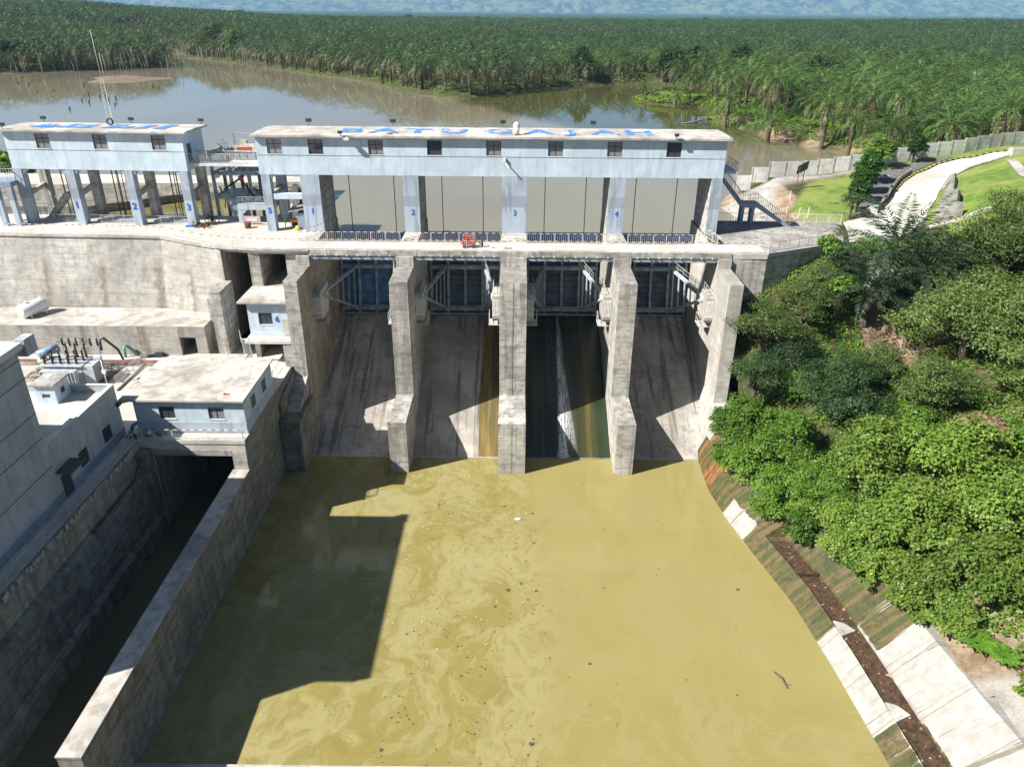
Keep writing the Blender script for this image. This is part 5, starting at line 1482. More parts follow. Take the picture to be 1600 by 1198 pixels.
def H(x, y):
    x = np.asarray(x, float); y = np.asarray(y, float)
    f = np.clip((y-158)/26, 0, 1); f = f*f*(3-2*f)
    g = np.clip((x-150)/30, 0, 1)
    f = np.maximum(f, g); f = np.where(x < 20, 1, f)
    hb = np.where(f < 1, hbank(np.clip(x, 20, 185), np.clip(y, 25, 190)), 0)
    base = hb*(1-f)+hfar(x, y)*f
    d = sdist(x, y)
    up = np.minimum(base, LAKE+.12+np.maximum(d, 0)*.5+.25*vnoise(x, y, 4, 3)*np.clip(d, 0, 1))
    dn = LAKE+d*.5
    h = np.where(d > 0, up, np.maximum(dn, 14.5))
    return np.where(y > 98.3, h, base+.12*vnoise(x, y, 5, 4))
def h1(x, y): return float(H(np.array([x]), np.array([y]))[0])

LAWN = [(38.6, 99.2), (40, 108), (44.5, 117), (47.1, 122.2), (51, 124.8), (54.7, 125), (53.5, 118), (51.5, 112), (48, 105), (45, 100), (43.6, 98.6)]
SOILP = [(42.5, 72.5), (39.3, 76), (39.5, 81.5), (43.0, 83), (45, 78), (44.8, 73.5)]
def zone_of(x, y):
    """x: lawn, y: bare soil, z: pale gravel"""
    d = sdist(x, y)
    lawn = np.zeros(x.shape); soil = np.zeros(x.shape); pale = np.zeros(x.shape)
    nz = vnoise(x, y, 3.5, 5)*.7
    ins = lambda P, e=1.2: np.clip(.5-(sdist(x, y, np.array(P, float)))/e+nz*.3, 0, 1)
    lawn = np.maximum(lawn, ins(LAWN, .6))
    hill = ((x > 54.5) & (y > 88) & (x < 150) & (y < 131+(x-68)*.35)); lawn = np.where(hill, 1, lawn)
    soil = np.where((d < 4) & (d > -1) & (y < 236) & (x > 20), np.clip(1-(d-2.5)/2.0+nz, 0, 1), 0)
    soil = np.where((x > 30) & (x < 42.5) & (y > 98) & (y < 122) & (lawn < .5), 1, soil)
    soil = np.maximum(soil, ins(SOILP, 1.5))
    soil = np.where((y < 45) & (x < 37.5), .9, soil)
    lawn = np.where((y > 236) & (d > 0) & (d < 7), .1, lawn)
    pale = ins([(33, 112), (34, 120), (37, 125), (55, 127.6), (64, 130), (60, 127), (54, 126), (47, 123.4), (41, 119), (38, 108), (36, 103)], 2)
    pale = np.where((y < 37) & (x < 35), .8, pale)
    return np.stack([lawn, soil*(lawn < .5), pale*(lawn < .6)], 1)

def grid_mesh(name, xs, ys, mat, keep=None, kind='structure', zfun=H, zones=True):
    X, Y = np.meshgrid(xs, ys); x = X.ravel(); y = Y.ravel(); z = zfun(x, y)
    nx, ny = len(xs), len(ys)
    i = np.arange(ny-1)[:, None]*nx+np.arange(nx-1)[None, :]; i = i.ravel()
    q = np.stack([i, i+1, i+nx+1, i+nx], 1)
    cx = x[q].mean(1); cy = y[q].mean(1)
    if keep is not None: q = q[keep(cx, cy)]
    me = fast_mesh(name, np.stack([x, y, z], 1), q, mat, True)
    if zones:
        at = me.attributes.new('zone', 'FLOAT_VECTOR', 'POINT'); at.data.foreach_set('vector', zone_of(x, y).astype(np.float32).ravel())
    o = bpy.data.objects.new(name, me); COL.objects.link(o); tag(o, kind=kind)
    return o

WEX = lambda y: np.interp(y, [28, 35.3, 43.3, 50.1, 56.5, 62.5, 67.6, 74], [26.9, 26.3, 25.7, 24.9, 23.4, 22.1, 21.4, 21.6])
WTX = lambda y: np.interp(y, [28, 36, 43, 50, 55, 62, 74], [33.5, 32.2, 31.3, 30.4, 29.2, 26.6, 25.4])
def keep_bank(cx, cy):
    ok = np.where(cy < 75, cx > WTX(cy)+.35, True) & ~((cy >= 75) & (cx < 25.6) & (cy < 98))
    deck = inpoly(cx, cy, [(24, 84.2), (29, 84.4), (39.2, 89.4), (42.6, 97.4), (24, 98)])
    return ok & ~deck
grid_mesh('bank_ground', np.arange(24, 171, .9), np.arange(28, 176.1, .9), M['ground'], keep_bank)
xs = np.concatenate([np.arange(-1500, -300, 25), np.arange(-300, 240, 6), np.arange(240, 1500, 25)])
ys = np.concatenate([np.arange(96, 420, 6), np.arange(420, 760, 12), np.arange(760, 1900, 40)])
grid_mesh('plantation_ground', xs, ys, M['ground'], lambda cx, cy: ~((cx > 24) & (cx < 168) & (cy < 173)) & ~((cx < 24) & (cx > -90) & (cy < 128)))
m = MB()
m.quad((-21000, 1800, 22), (21000, 1800, 22), (21000, 17000, 22), (-21000, 17000, 22))
s = NT('far_forest'); p = s.pos(); s.bsdf(s.mix(s.ramp(s.noise(p, .004, 8, .7), .35, .65), (.02,.045,.018), (.05,.09,.03)), 1, 0)
M['farforest'] = s.m
tag(m.build('far_plain', M['farforest']), kind='structure')

# far hills
def hill_mesh():
    xs = np.linspace(-20000, 20000, 820); ys = np.linspace(12500, 17500, 110)
    X, Y = np.meshgrid(xs, ys); x = X.ravel(); y = Y.ravel()
    t = (y-12500)/5000
    prof = np.sin(np.clip(t, 0, 1)*math.pi/2)**.8
    am = 820+220*vnoise(x, y*0, 5600, 11)+150*vnoise(x, y*0, 2000, 12)
    z = 20+am*prof*(.75+.25*t)+np.minimum(1, t*9)*(190*vnoise(x, y, 1300, 13)+110*vnoise(x, y, 520, 14)+55*vnoise(x, y, 230, 15))+10
    nx = len(xs); ny = len(ys)
    i = (np.arange(ny-1)[:, None]*nx+np.arange(nx-1)[None, :]).ravel()
    q = np.stack([i, i+1, i+nx+1, i+nx], 1)
    me = fast_mesh('far_hills', np.stack([x, y, z], 1), q, M['hill'], True)
    o = bpy.data.objects.new('far_hills', me); COL.objects.link(o); tag(o, kind='structure')
s = NT('hill_forest'); p = s.pos()
s.bsdf(s.mix(s.ramp(s.noise(p, .006, 9, .8), .44, .56), (.006,.018,.01), (.16,.20,.09)), 1, 0)
M['hill'] = s.m
hill_mesh()

# waters
def sheet(name, pts, z, mat):
    m = MB(); m.poly([(a, b, z) for a, b in pts]); return tag(m.build(name, mat), kind='structure')
sheet('pool_water', [(-25.3, 28), (34, 28), (34, 76), (-25.3, 76)], 0.0, M['pool'])
sheet('tailrace_water', [(-34.4, 20), (-26.8, 20), (-26.8, 76), (-34.4, 76)], 0.0, M['tail'])
m = MB()
m.quad((-700, 96.6, LAKE), (700, 96.6, LAKE), (700, 700, LAKE), (-700, 700, LAKE))
tag(m.build('reservoir_water', M['reservoir']), kind='structure')
sheet('basin_water', [(-92, 98.4), (-33.1, 98.4), (-33.1, 127), (-92, 127)], LAKE+.05, M['basin'])
m = MB(); m.quad((-60, 20, -3.2), (60, 20, -3.2), (60, 80, -3.2), (-60, 80, -3.2)); tag(m.build('pool_bed', M['conc_dark']), kind='structure')

# intake basin: apron, curved revetment and guide wall
t = thing('basin_apron', (-60, 125, 18), 'pale concrete apron and grey slope around the olive basin behind the left columns', 'apron')
top = [(-92, 123), (-75, 123), (-64, 125), (-56, 124.9), (-48, 125.6), (-40, 126.5), (-32.2, 127.2)]
m = MB(); m.prism(top+[(-32.2, 131), (-92, 132)], 'z', 16, 20.5); m.build('apron_slab', M['deck'], t)
bot = [(-92, 111.8), (-75, 112.6), (-65.5, 113), (-60, 117), (-56, 121), (-52, 123.2), (-40, 125.6), (-33, 126.4)]
top2 = [(-92, 122.98), (-75, 122.98), (-66, 124.4), (-60.5, 124.9), (-56.2, 124.87), (-52, 125.1), (-40, 126.45), (-33, 127.1)]
m = MB()
for i in range(len(bot)-1):
    a, b, c, d = bot[i], bot[i+1], top2[i+1], top2[i]
    m.quad((*a, 16.5), (*b, 16.5), (*b, 19.3), (*a, 19.3)); m.quad((*a, 19.3), (*b, 19.3), (*c, 20.48), (*d, 20.48))
m.build('revetment', M['conc_dark'], t)
m = MB(); m.box(-33.2, -32.2, 98.65, 126.5, 15, 20.5); m.build('guide_wall', M['conc_bright'], t)
m = MB(); m.box(-92, -26, 98.15, 98.35, 15, 20.94); m.build('deck_rear_wall', M['conc_dark'], t)

# right bank lining with a litter filled gutter
t = thing('bank_lining', (27, 45, 0), 'sloped concrete bank lining with green and orange algae streaks', 'bank lining')
ys = np.array(sorted(list(np.arange(28, 75.01, 1.0))+[57.59, 57.61]))
m = MB(); g = MB(); u = MB()
def sect(y):
    w_ = float(WEX(y)); tx = float(WTX(y))
    if y < 57.6: return [(w_-.9, -1.2), (w_, 0), (w_+1.15, 1.75), (w_+1.2, 1.5), (w_+3.1, 1.5), (w_+3.15, 1.75), (tx, 5.0), (tx+1.6, 4.75)]
    k = (y-57.6)/17
    return [(w_-.9, -1.2), (w_, 0), (w_+1.0, 1.5+k), (w_+1.05, 1.5+k), (w_+1.9, 2.3+k), (w_+1.95, 2.35+k), (tx, 4.6+k*.5), (tx+1.6, 4.2)]
for a, b in zip(ys[:-1], ys[1:]):
    A_, B_ = sect(a), sect(b)
    for j in range(7):
        tgt = g if (j in (3,) and a < 57) else (m if j < 3 else u)
        tgt.quad((A_[j][0], a, A_[j][1]), (A_[j+1][0], a, A_[j+1][1]), (B_[j+1][0], b, B_[j+1][1]), (B_[j][0], b, B_[j][1]))
m.build('lower_slope', M['lining'], t); g.build('gutter', M['litter'], t); u.build('upper_slope', M['lining'], t)
m = MB(); m.box(25.5, 27.4, 52.0, 52.35, 1.2, 1.85); m.build('gutter_step', M['litter'], t)
m = MB()
for (y, w_) in ((45.3, .5), (37.2, .45)):
    x = float(WEX(y)); m.prism([(x+1.2, y-.5), (x+2.1+w_, y+.1), (x+2.0, y+.9), (x+1.2, y+1.2)], 'z', 1.505, 1.7)
m.build('silt_patch', M['conc_bright'], t)

# ---- road, asphalt, kerbs on the right ----
RL = [(43.35, 98.0), (45.2, 99), (52.4, 105.8), (55.8, 111), (57.8, 114.6), (61.1, 119.3), (65, 123.6), (70, 127.2), (74.9, 129.4), (81, 131.2), (87, 132.3), (110, 136)]
RRt = [(41.0, 89.6), (49.5, 93.0), (54.6, 99), (60.6, 108.4), (64.2, 114.4), (70, 122.8), (73, 124.3), (78, 126.7), (86, 129.4), (110, 132.5)]
def resample(P, n):
    P = np.array(P, float); s_ = np.concatenate([[0], np.cumsum(np.hypot(*np.diff(P, axis=0).T))]); t_ = np.linspace(0, s_[-1], n)
    return np.stack([np.interp(t_, s_, P[:, 0]), np.interp(t_, s_, P[:, 1])], 1)
def strip(name, A, B, mat, off, n=90, w=8, kind='structure'):
    A = resample(A, n); B = resample(B, n); vs = []
    for i in range(n):
        for j in range(w):
            f_ = j/(w-1); vs.append((*(A[i]*(1-f_)+B[i]*f_), 0))
    vs = np.array(vs); vs[:, 2] = H(vs[:, 0], vs[:, 1])+off
    q = [(i*w+j, i*w+j+1, (i+1)*w+j+1, (i+1)*w+j) for i in range(n-1) for j in range(w-1)]
    me = fast_mesh(name, vs, q, mat, True); o = bpy.data.objects.new(name, me); COL.objects.link(o)
    return tag(o, kind=kind)
strip('access_road', RL, RRt, M['deck'], .14)
AL = [(46.6, 101.6), (50.5, 106.8), (54.5, 113), (58.5, 121), (63.0, 128), (68, 133.0), (74.5, 136.5)]
AR = [(46.6, 100.9), (51.6, 106.1), (55, 111.4), (57, 115), (60.2, 119.8), (64, 124.1), (68.5, 127.6), (73.5, 129.8)]
AL2 = [(46.2, 101.6), (48.4, 105), (50.7, 110), (53.2, 115.5), (57, 122), (61.2, 126.4), (66, 129), (72.5, 130.8)]
strip('parking_asphalt', AR, AL2, M['asphalt'], .11)
def kerbline(P, label, mat, w_=.28, h=.26, n=70, cat='kerb', group=None, off=.1):
    P = resample(P, n); z = H(P[:, 0], P[:, 1])+off; m = MB()
    for i in range(n-1): m.bar((*P[i], z[i]), (*P[i+1], z[i+1]), w_, h)
    return tag(m.build('road_kerb', mat), label, cat, group)
kerbline([(46.0, 100.1), (52.2, 106.0), (55.6, 111.2), (57.6, 114.8), (60.9, 119.5), (64.8, 123.8), (69.8, 127.4), (74.7, 129.7), (80.9, 131.5), (86.9, 132.6), (110, 136.3)], 'curved kerb striped black and yellow along the left side of the pale road', M['kerb'], .25, .34)
t = thing('road_parapet', (58, 117, 21.7), 'low dark parapet following the curve between asphalt and pale road', 'parapet')
P = resample([(47.0, 101), (51.8, 106.1), (55.2, 111.4), (57.2, 115), (60.4, 119.7), (64.2, 124)], 40); z = H(P[:, 0], P[:, 1])+.5; m = MB()
for i in range(39): m.bar((*P[i], z[i]), (*P[i+1], z[i+1]), .3, .8)
m.build('parapet_wall', M['conc_dark'], t)
kerbline([(64.4, 114.2), (70.3, 122.5), (73.2, 124.0), (78.2, 126.4), (86, 129.0), (110, 132.1)], 'narrow concrete edge strip between the pale road and the hill lawn', M['roof_grey'], .5, .3)
kerbline([(53.5, 95.4), (56, 95.8), (59.5, 94.2), (64, 93.2)], 'white drainage channel crossing the lawn below the stone retaining wall', M['conc_bright'], .7, .3, cat='channel')
kerbline([(77.2, 120.0), (73.4, 111.5), (70.5, 104.5)], 'pale garden steps running up the hill lawn at the right edge', M['conc_bright'], 1.3, .25, cat='steps', off=.12)
m = MB(); m.box(80.0, 84.0, 124.5, 125.8, h1(82, 125)-.3, h1(82, 125)+.9); tag(m.build('concrete_box', M['conc_bright']), 'pale concrete box beside the road at the right edge', 'box')
t = thing('retaining_wall', (58, 100, 21.7), 'dark stone retaining wall holding the hill lawn beside the road', 'wall')
m = MB()
P = resample([(55.2, 98.6), (58.3, 103.2), (61.0, 108.2), (64.5, 113.6), (68.4, 119.6)], 24)
dirs = np.gradient(P, axis=0); dirs /= np.linalg.norm(dirs, axis=1, keepdims=True); nrm_ = np.stack([dirs[:, 1], -dirs[:, 0]], 1)
Q = P+nrm_*(.3+2.1*np.clip(1-np.arange(24)/23, 0, 1))[:, None]; Q2 = P+nrm_*2.6; zb_ = H(P[:, 0], P[:, 1])-.1; zt_ = np.maximum(H(Q2[:, 0], Q2[:, 1])+.35, zb_+.4)*1.0
zt_ = np.maximum(zt_, zb_+3.0*np.clip(1-np.arange(24)/23, 0, 1)+.2)
for i in range(23):
    m.quad((*P[i], zb_[i]), (*P[i+1], zb_[i+1]), (*Q[i+1], zt_[i+1]), (*Q[i], zt_[i]))
    m.quad((*Q[i], zt_[i]), (*Q[i+1], zt_[i+1]), (*(Q[i+1]+nrm_[i+1]*.35), zt_[i+1]-.5), (*(Q[i]+nrm_[i]*.35), zt_[i]-.5))
m.poly([(*P[0], zb_[0]), (*Q[0], zt_[0]), (*(P[0]+nrm_[0]*3.4), zt_[0]-.1), (*(P[0]+nrm_[0]*3.4), zb_[0]-.5)])
s = NT('dark_stone_masonry'); p = s.pos(); v = s.n('TexVoronoi'); v.inputs['Scale'].default_value = 1.4; s.l(p, v.inputs['Vector'])
s.bsdf(s.mix(s.ramp(s.noise(p, 1.2, 5), .4, .65), (.16,.155,.14), (.30,.29,.26)), .9, .2, bump=v.outputs['Distance'], bstr=.4)
m.build('stone_face', s.m, t)

# precast fence wall
FW = [(36.4, 125.8), (46, 126.8), (56, 128.3), (68.9, 131.5), (77.5, 134), (82.5, 136), (90.5, 139), (115, 145)]
t = thing('fence_wall', (59.6, 136, 22), 'long stepped wall of pale precast concrete panels beside the plantation', 'fence wall')
P = resample(FW, 30); zz = H(P[:, 0], P[:, 1])
for i in range(29):
    a, b = P[i], P[i+1]; z0 = min(zz[i], zz[i+1])-.5; z1 = max(zz[i], zz[i+1])+2.25
    m = MB()
    for r_ in range(5):
        za = z1-(r_+1)*.5; m.bar((a[0], a[1], za+.25), (b[0], b[1], za+.25), .09 if r_ % 2 else .095, .485)
    m.bar((a[0], a[1], z0+.15), (b[0], b[1], z0+.15), .09, .8)
    m.build('panel', M['panel'], t)
for i in range(30):
    m = MB(); z1 = max(zz[max(0, i-1)], zz[i], zz[min(29, i+1)])+2.3; m.box(P[i][0]-.09, P[i][0]+.09, P[i][1]-.09, P[i][1]+.09, zz[i]-.5, z1); m.build('post', M['conc'], t)

# sign board seen from behind, leaning stakes, small things on the bank
t = thing('sign_board', (44.4, 118.7, 21.8), 'black sign board on two posts standing on the soil beside the lawn', 'sign')
m = MB(); zb = h1(44.4, 118.7)
m.bar((43.9, 118.2, zb), (44.0, 118.2, zb+3.4), .1); m.bar((45.0, 119.0, zb), (45.1, 119.0, zb+3.9), .1); m.build('post', M['rust'], t)
m = MB(); m.prism([(43.7, zb+2.1), (45.3, zb+3.0), (45.4, zb+4.3), (43.8, zb+3.4)], 'y', 118.5, 118.6); m.build('board', M['black'], t)
t = thing('notice_board', (49.3, 102.6, 21.7), 'small white board standing at the corner of the asphalt', 'sign')
zb = h1(49.3, 102.6); m = MB(); m.box(48.7, 49.9, 102.6, 102.68, zb+.15, zb+1.35); m.build('board', M['white_paint'], t)
m = MB(); m.bar((48.85, 102.72, zb), (48.85, 102.72, zb+1.3), .07); m.bar((49.75, 102.72, zb), (49.75, 102.72, zb+1.3), .07); m.build('post', M['frame'], t)
t = thing('small_boat', (59.0, 122.3, 22.9), 'small white upturned boat lying on the asphalt under the trees', 'boat')
zb = h1(59.0, 122.3)+.12; m = MB()
BX0, BY0 = 59.0, 122.3
st = [(-.95, .02, .05), (-.7, .33, .3), (0, .42, .42), (.65, .36, .36), (.95, .25, .28)]
for (x0, w0, z0), (x1, w1, z1) in zip(st[:-1], st[1:]):
    for s_ in (-1, 1):
        m.quad((BX0+x0, BY0+s_*w0, zb), (BX0+x1, BY0+s_*w1, zb), (BX0+x1, BY0+s_*w1*.6, zb+z1*.8), (BX0+x0, BY0+s_*w0*.6, zb+z0*.8), True)
        m.quad((BX0+x0, BY0+s_*w0*.6, zb+z0*.8), (BX0+x1, BY0+s_*w1*.6, zb+z1*.8), (BX0+x1, BY0, zb+z1), (BX0+x0, BY0, zb+z0), True)
m.build('hull', M['white_paint'], t)
m = MB(); m.box(BX0+.1, BX0+.5, BY0-.4, BY0+.4, zb+.2, zb+.405); m.build('blue_stripe', M['number'], t)
stk = [(33.6, 113.5), (35.0, 116.5), (36.2, 112.0), (37.4, 109.5), (38.3, 114.4), (39.0, 117.0), (38.9, 106.5), (39.6, 103.8), (40.0, 101.6), (36.6, 118.5), (41.3, 112.8), (34.6, 119.8)]
for i, (x, y) in enumerate(stk):
    z_ = h1(x, y); m = MB(); m.bar((x, y, z_-.3), (x+rng.uniform(-.1, .1), y, z_+1.5), .09)
    tag(m.build('white_stake', M['rail_white']), 'thin white stake in the bare soil behind the outside stair', 'stake', 'white stakes on the bare bank')
m = MB()
rr = random.Random(4)
for k in range(70):
    x = rr.uniform(31, 38.5); y = rr.uniform(101, 124); z_ = h1(x, y)
    if z_ < 17.8: continue
    r_ = rr.uniform(.12, .4); m.ball((x, y, z_+r_*.2), r_, 7, 4, (1, rr.uniform(.6, 1), .6))
tag(m.build('shore_rubble', M['conc']), kind='stuff', label='rubble and stones scattered on the bare shore', cat='rubble')

# sandbar, log, dead stumps
m = MB(); cx, cy = -170, 348; n = 40; rg = 5
prev = None
pts = []
for r_ in range(rg+1):
    f_ = r_/rg; ring = []
    for k in range(n):
        a_ = 2*math.pi*k/n; R_ = (1+.18*math.sin(a_*3+1)+.1*math.sin(a_*5)); ring.append((cx-4+19*R_*f_*math.cos(a_)-6*R_*f_*math.sin(a_), cy+8+25*R_*f_*math.sin(a_), LAKE-.3+.9*(1-f_**2)+.05*math.sin(a_*4)))
    pts.append(ring)
for r_ in range(rg):
    for k in range(n):
        l = (k+1) % n; m.quad(pts[r_][k], pts[r_][l], pts[r_+1][l], pts[r_+1][k], True)
tag(m.build('sandbar', plain('red_brown_silt', (.22,.165,.125), .9, .1, 0, .25, .3)), kind='structure')
m = MB(); m.tube([(47, 223.5, LAKE+.1), (51, 225.4, LAKE+.35), (56.5, 228.5, LAKE+.8)], [.12, .22, .3], 8); m.bar((54, 227, LAKE+.5), (54.6, 225, LAKE+1), .12)
tag(m.build('driftwood_log', M['bark_grey']), 'pale driftwood log lying off the plantation shore', 'log')
STUMPS = [(-221, 358.2), (-204.4, 327.2), (-195.3, 319.3), (-174.4, 299.9), (-177.5, 294.6), (-171.5, 316), (-187.9, 351.2), (-146.3, 266.5), (-153.5, 285), (-138, 243.4), (-145.5, 276.9), (-145.6, 281.2), (-138.6, 269.1), (-137, 271.3), (-141, 261.1), (-139.5, 310.8), (-144, 315.8), (-130.2, 256.3)]
for i, (x, y) in enumerate(STUMPS):
    h = .7+1.3*rng.random(); m = MB(); m.tube([(x, y, 16.5), (x+rng.uniform(-.15, .15), y, LAKE+h*.6), (x+rng.uniform(-.3, .3), y, LAKE+h)], [.28, .25, .2], 7)
    tag(m.build('tree_stump', M['bark']), 'dark dead stump sticking out of the reservoir off the left bank', 'stump', 'dead stumps standing in the reservoir')
rs = np.random.default_rng(21)
for i in range(80):
    t_ = rs.random(); x = -238+100*t_+rs.normal(0, 7); y = 385+60*t_*1.1+rs.normal(0, 12)
    if sdist(np.array([x]), np.array([y]))[0] > 3: y -= 18
    h = rs.uniform(3, 11); m = MB(); m.tube([(x, y, 16.5), (x+rs.uniform(-.4, .4), y, LAKE+h*.5), (x+rs.uniform(-1, 1), y, LAKE+h)], [.2, .15, .06], 5)
    tag(m.build('dead_trunk', M['bark_grey']), 'thin bare dead trunk standing in the shallows before the left palm bank', 'dead tree', 'bare dead trunks along the left bank')

# =====================================================================
#  VEGETATION
# =====================================================================
def quads_from(c, nrm, up, L, Wd, fold=.0):
    """leaf rhombi: centre c, long axis up, width axis = nrm x up"""
    side = np.cross(nrm, up); side /= np.linalg.norm(side, axis=1, keepdims=True)+1e-9
    up = up/(np.linalg.norm(up, axis=1, keepdims=True)+1e-9)
    a = c-up*L[:, None]*.5; b = c+side*Wd[:, None]*.5-nrm*fold*Wd[:, None]; d = c+up*L[:, None]*.5; e = c-side*Wd[:, None]*.5-nrm*fold*Wd[:, None]
    v = np.stack([a, b, d, e], 1).reshape(-1, 3)
    q = np.arange(len(c)*4).reshape(-1, 4)
    return v, q

def crown_mesh(name, seed, R_, Rz, nl, nleaf, leaf, mat, style='broad'):
    r = np.random.default_rng(seed)
    lobes = []
    for i in range(nl):
        d = r.normal(size=3); d /= np.linalg.norm(d); d[2] = abs(d[2])*1.25-.45
        rad = r.uniform(.35, .78) if i > 2 else .1
        c = np.array([d[0]*R_*rad, d[1]*R_*rad, d[2]*Rz*rad])
        s_ = R_*r.uniform(.15, .42)*(1 if style == 'broad' else 1.05)
        lobes.append((c, s_, r.uniform(.55, .85) if style == 'broad' else r.uniform(.34, .52)))
    wts = np.array([l[1]**2 for l in lobes]); wts /= wts.sum()
    idx = r.choice(nl, nleaf, p=wts)
    C = np.array([l[0] for l in lobes])[idx]; S = np.array([l[1] for l in lobes])[idx]; FZ = np.array([l[2] for l in lobes])[idx]
    d = r.normal(size=(nleaf, 3)); d /= np.linalg.norm(d, axis=1, keepdims=True)
    flip = (d[:, 2] < -.25) & (r.random(nleaf) < .75); d[flip, 2] *= -1
    # sub-clumping: leaves gather on small twig ends
    twig = r.normal(size=(nl, 20, 3)); twig /= np.linalg.norm(twig, axis=2, keepdims=True); twig[:, :, 2] = np.where(twig[:, :, 2] < -.2, -twig[:, :, 2], twig[:, :, 2])
    tk = twig[idx, r.integers(0, 20, nleaf)]
    d = d*.24+tk*.76+r.normal(size=(nleaf, 3))*.09; d /= np.linalg.norm(d, axis=1, keepdims=True)+1e-9
    rr_ = S*(r.uniform(.55, 1.14, nleaf)+.13*r.normal(size=nleaf))
    p = C+d*rr_[:, None]*np.stack([np.ones(nleaf), np.ones(nleaf), FZ/.7], 1)
    nrm = d*.6+np.array([0, 0, .75])+r.normal(size=(nleaf, 3))*.42; nrm /= np.linalg.norm(nrm, axis=1, keepdims=True)
    up = np.cross(nrm, r.normal(size=(nleaf, 3))); up /= np.linalg.norm(up, axis=1, keepdims=True)+1e-9
    up[:, 2] -= .25
    L = leaf*r.uniform(.7, 1.35, nleaf); Wd = L*(.72 if style == 'broad' else .38)
    v, q = quads_from(p, nrm, up, L, Wd)
    return fast_mesh(name, v, q, mat), [l[0] for l in lobes]

CROWN = {}
def crown(kind, seed, R_, Rz, mat, leaf, nleaf):
    key = (kind, seed)
    if key not in CROWN:
        CROWN[key] = crown_mesh('crown', seed, 1.0, 1.0 if kind == 'broad' else .8, 24 if kind == 'broad' else 30, nleaf, leaf, mat, kind)
    return CROWN[key]

def tree(name, x, y, ztop, R_, Rz, kind, mat, seed, label, cat='tree', group=None, leaf=.3, n=9000, lean=(0, 0), bark='bark'):
    z0 = h1(x, y)-.2; zc = ztop-Rz*.8
    t = thing(name, (x, y, z0), label, cat, group)
    me, lobes = crown_mesh('crown', seed, R_, Rz, 30 if kind == 'broad' else 36, n, leaf, M[mat], kind)
    c = bpy.data.objects.new('crown', me); COL.objects.link(c); c.parent = t; c.location = (lean[0], lean[1], zc-z0)
    m = MB(); H_ = zc-z0; r0 = .06*R_+.08
    m.tube([(x, y, z0), (x+lean[0]*.4, y+lean[1]*.4, z0+H_*.5), (x+lean[0]*.9, y+lean[1]*.9, z0+H_*.95)], [r0, r0*.75, r0*.5], 8)
    for l in lobes[:14]:
        s_ = Vector((x+lean[0]*.5, y+lean[1]*.5, z0+H_*random.uniform(.45, .85)))
        e = Vector((x+lean[0]+l[0], y+lean[1]+l[1], zc+l[2]*.9)); mid = (s_+e)/2+Vector((0, 0, -.15*R_))
        m.tube([s_, mid, e], [r0*.4, r0*.28, r0*.1], 5, False)
    m.build('trunk', M[bark], t)
    return t

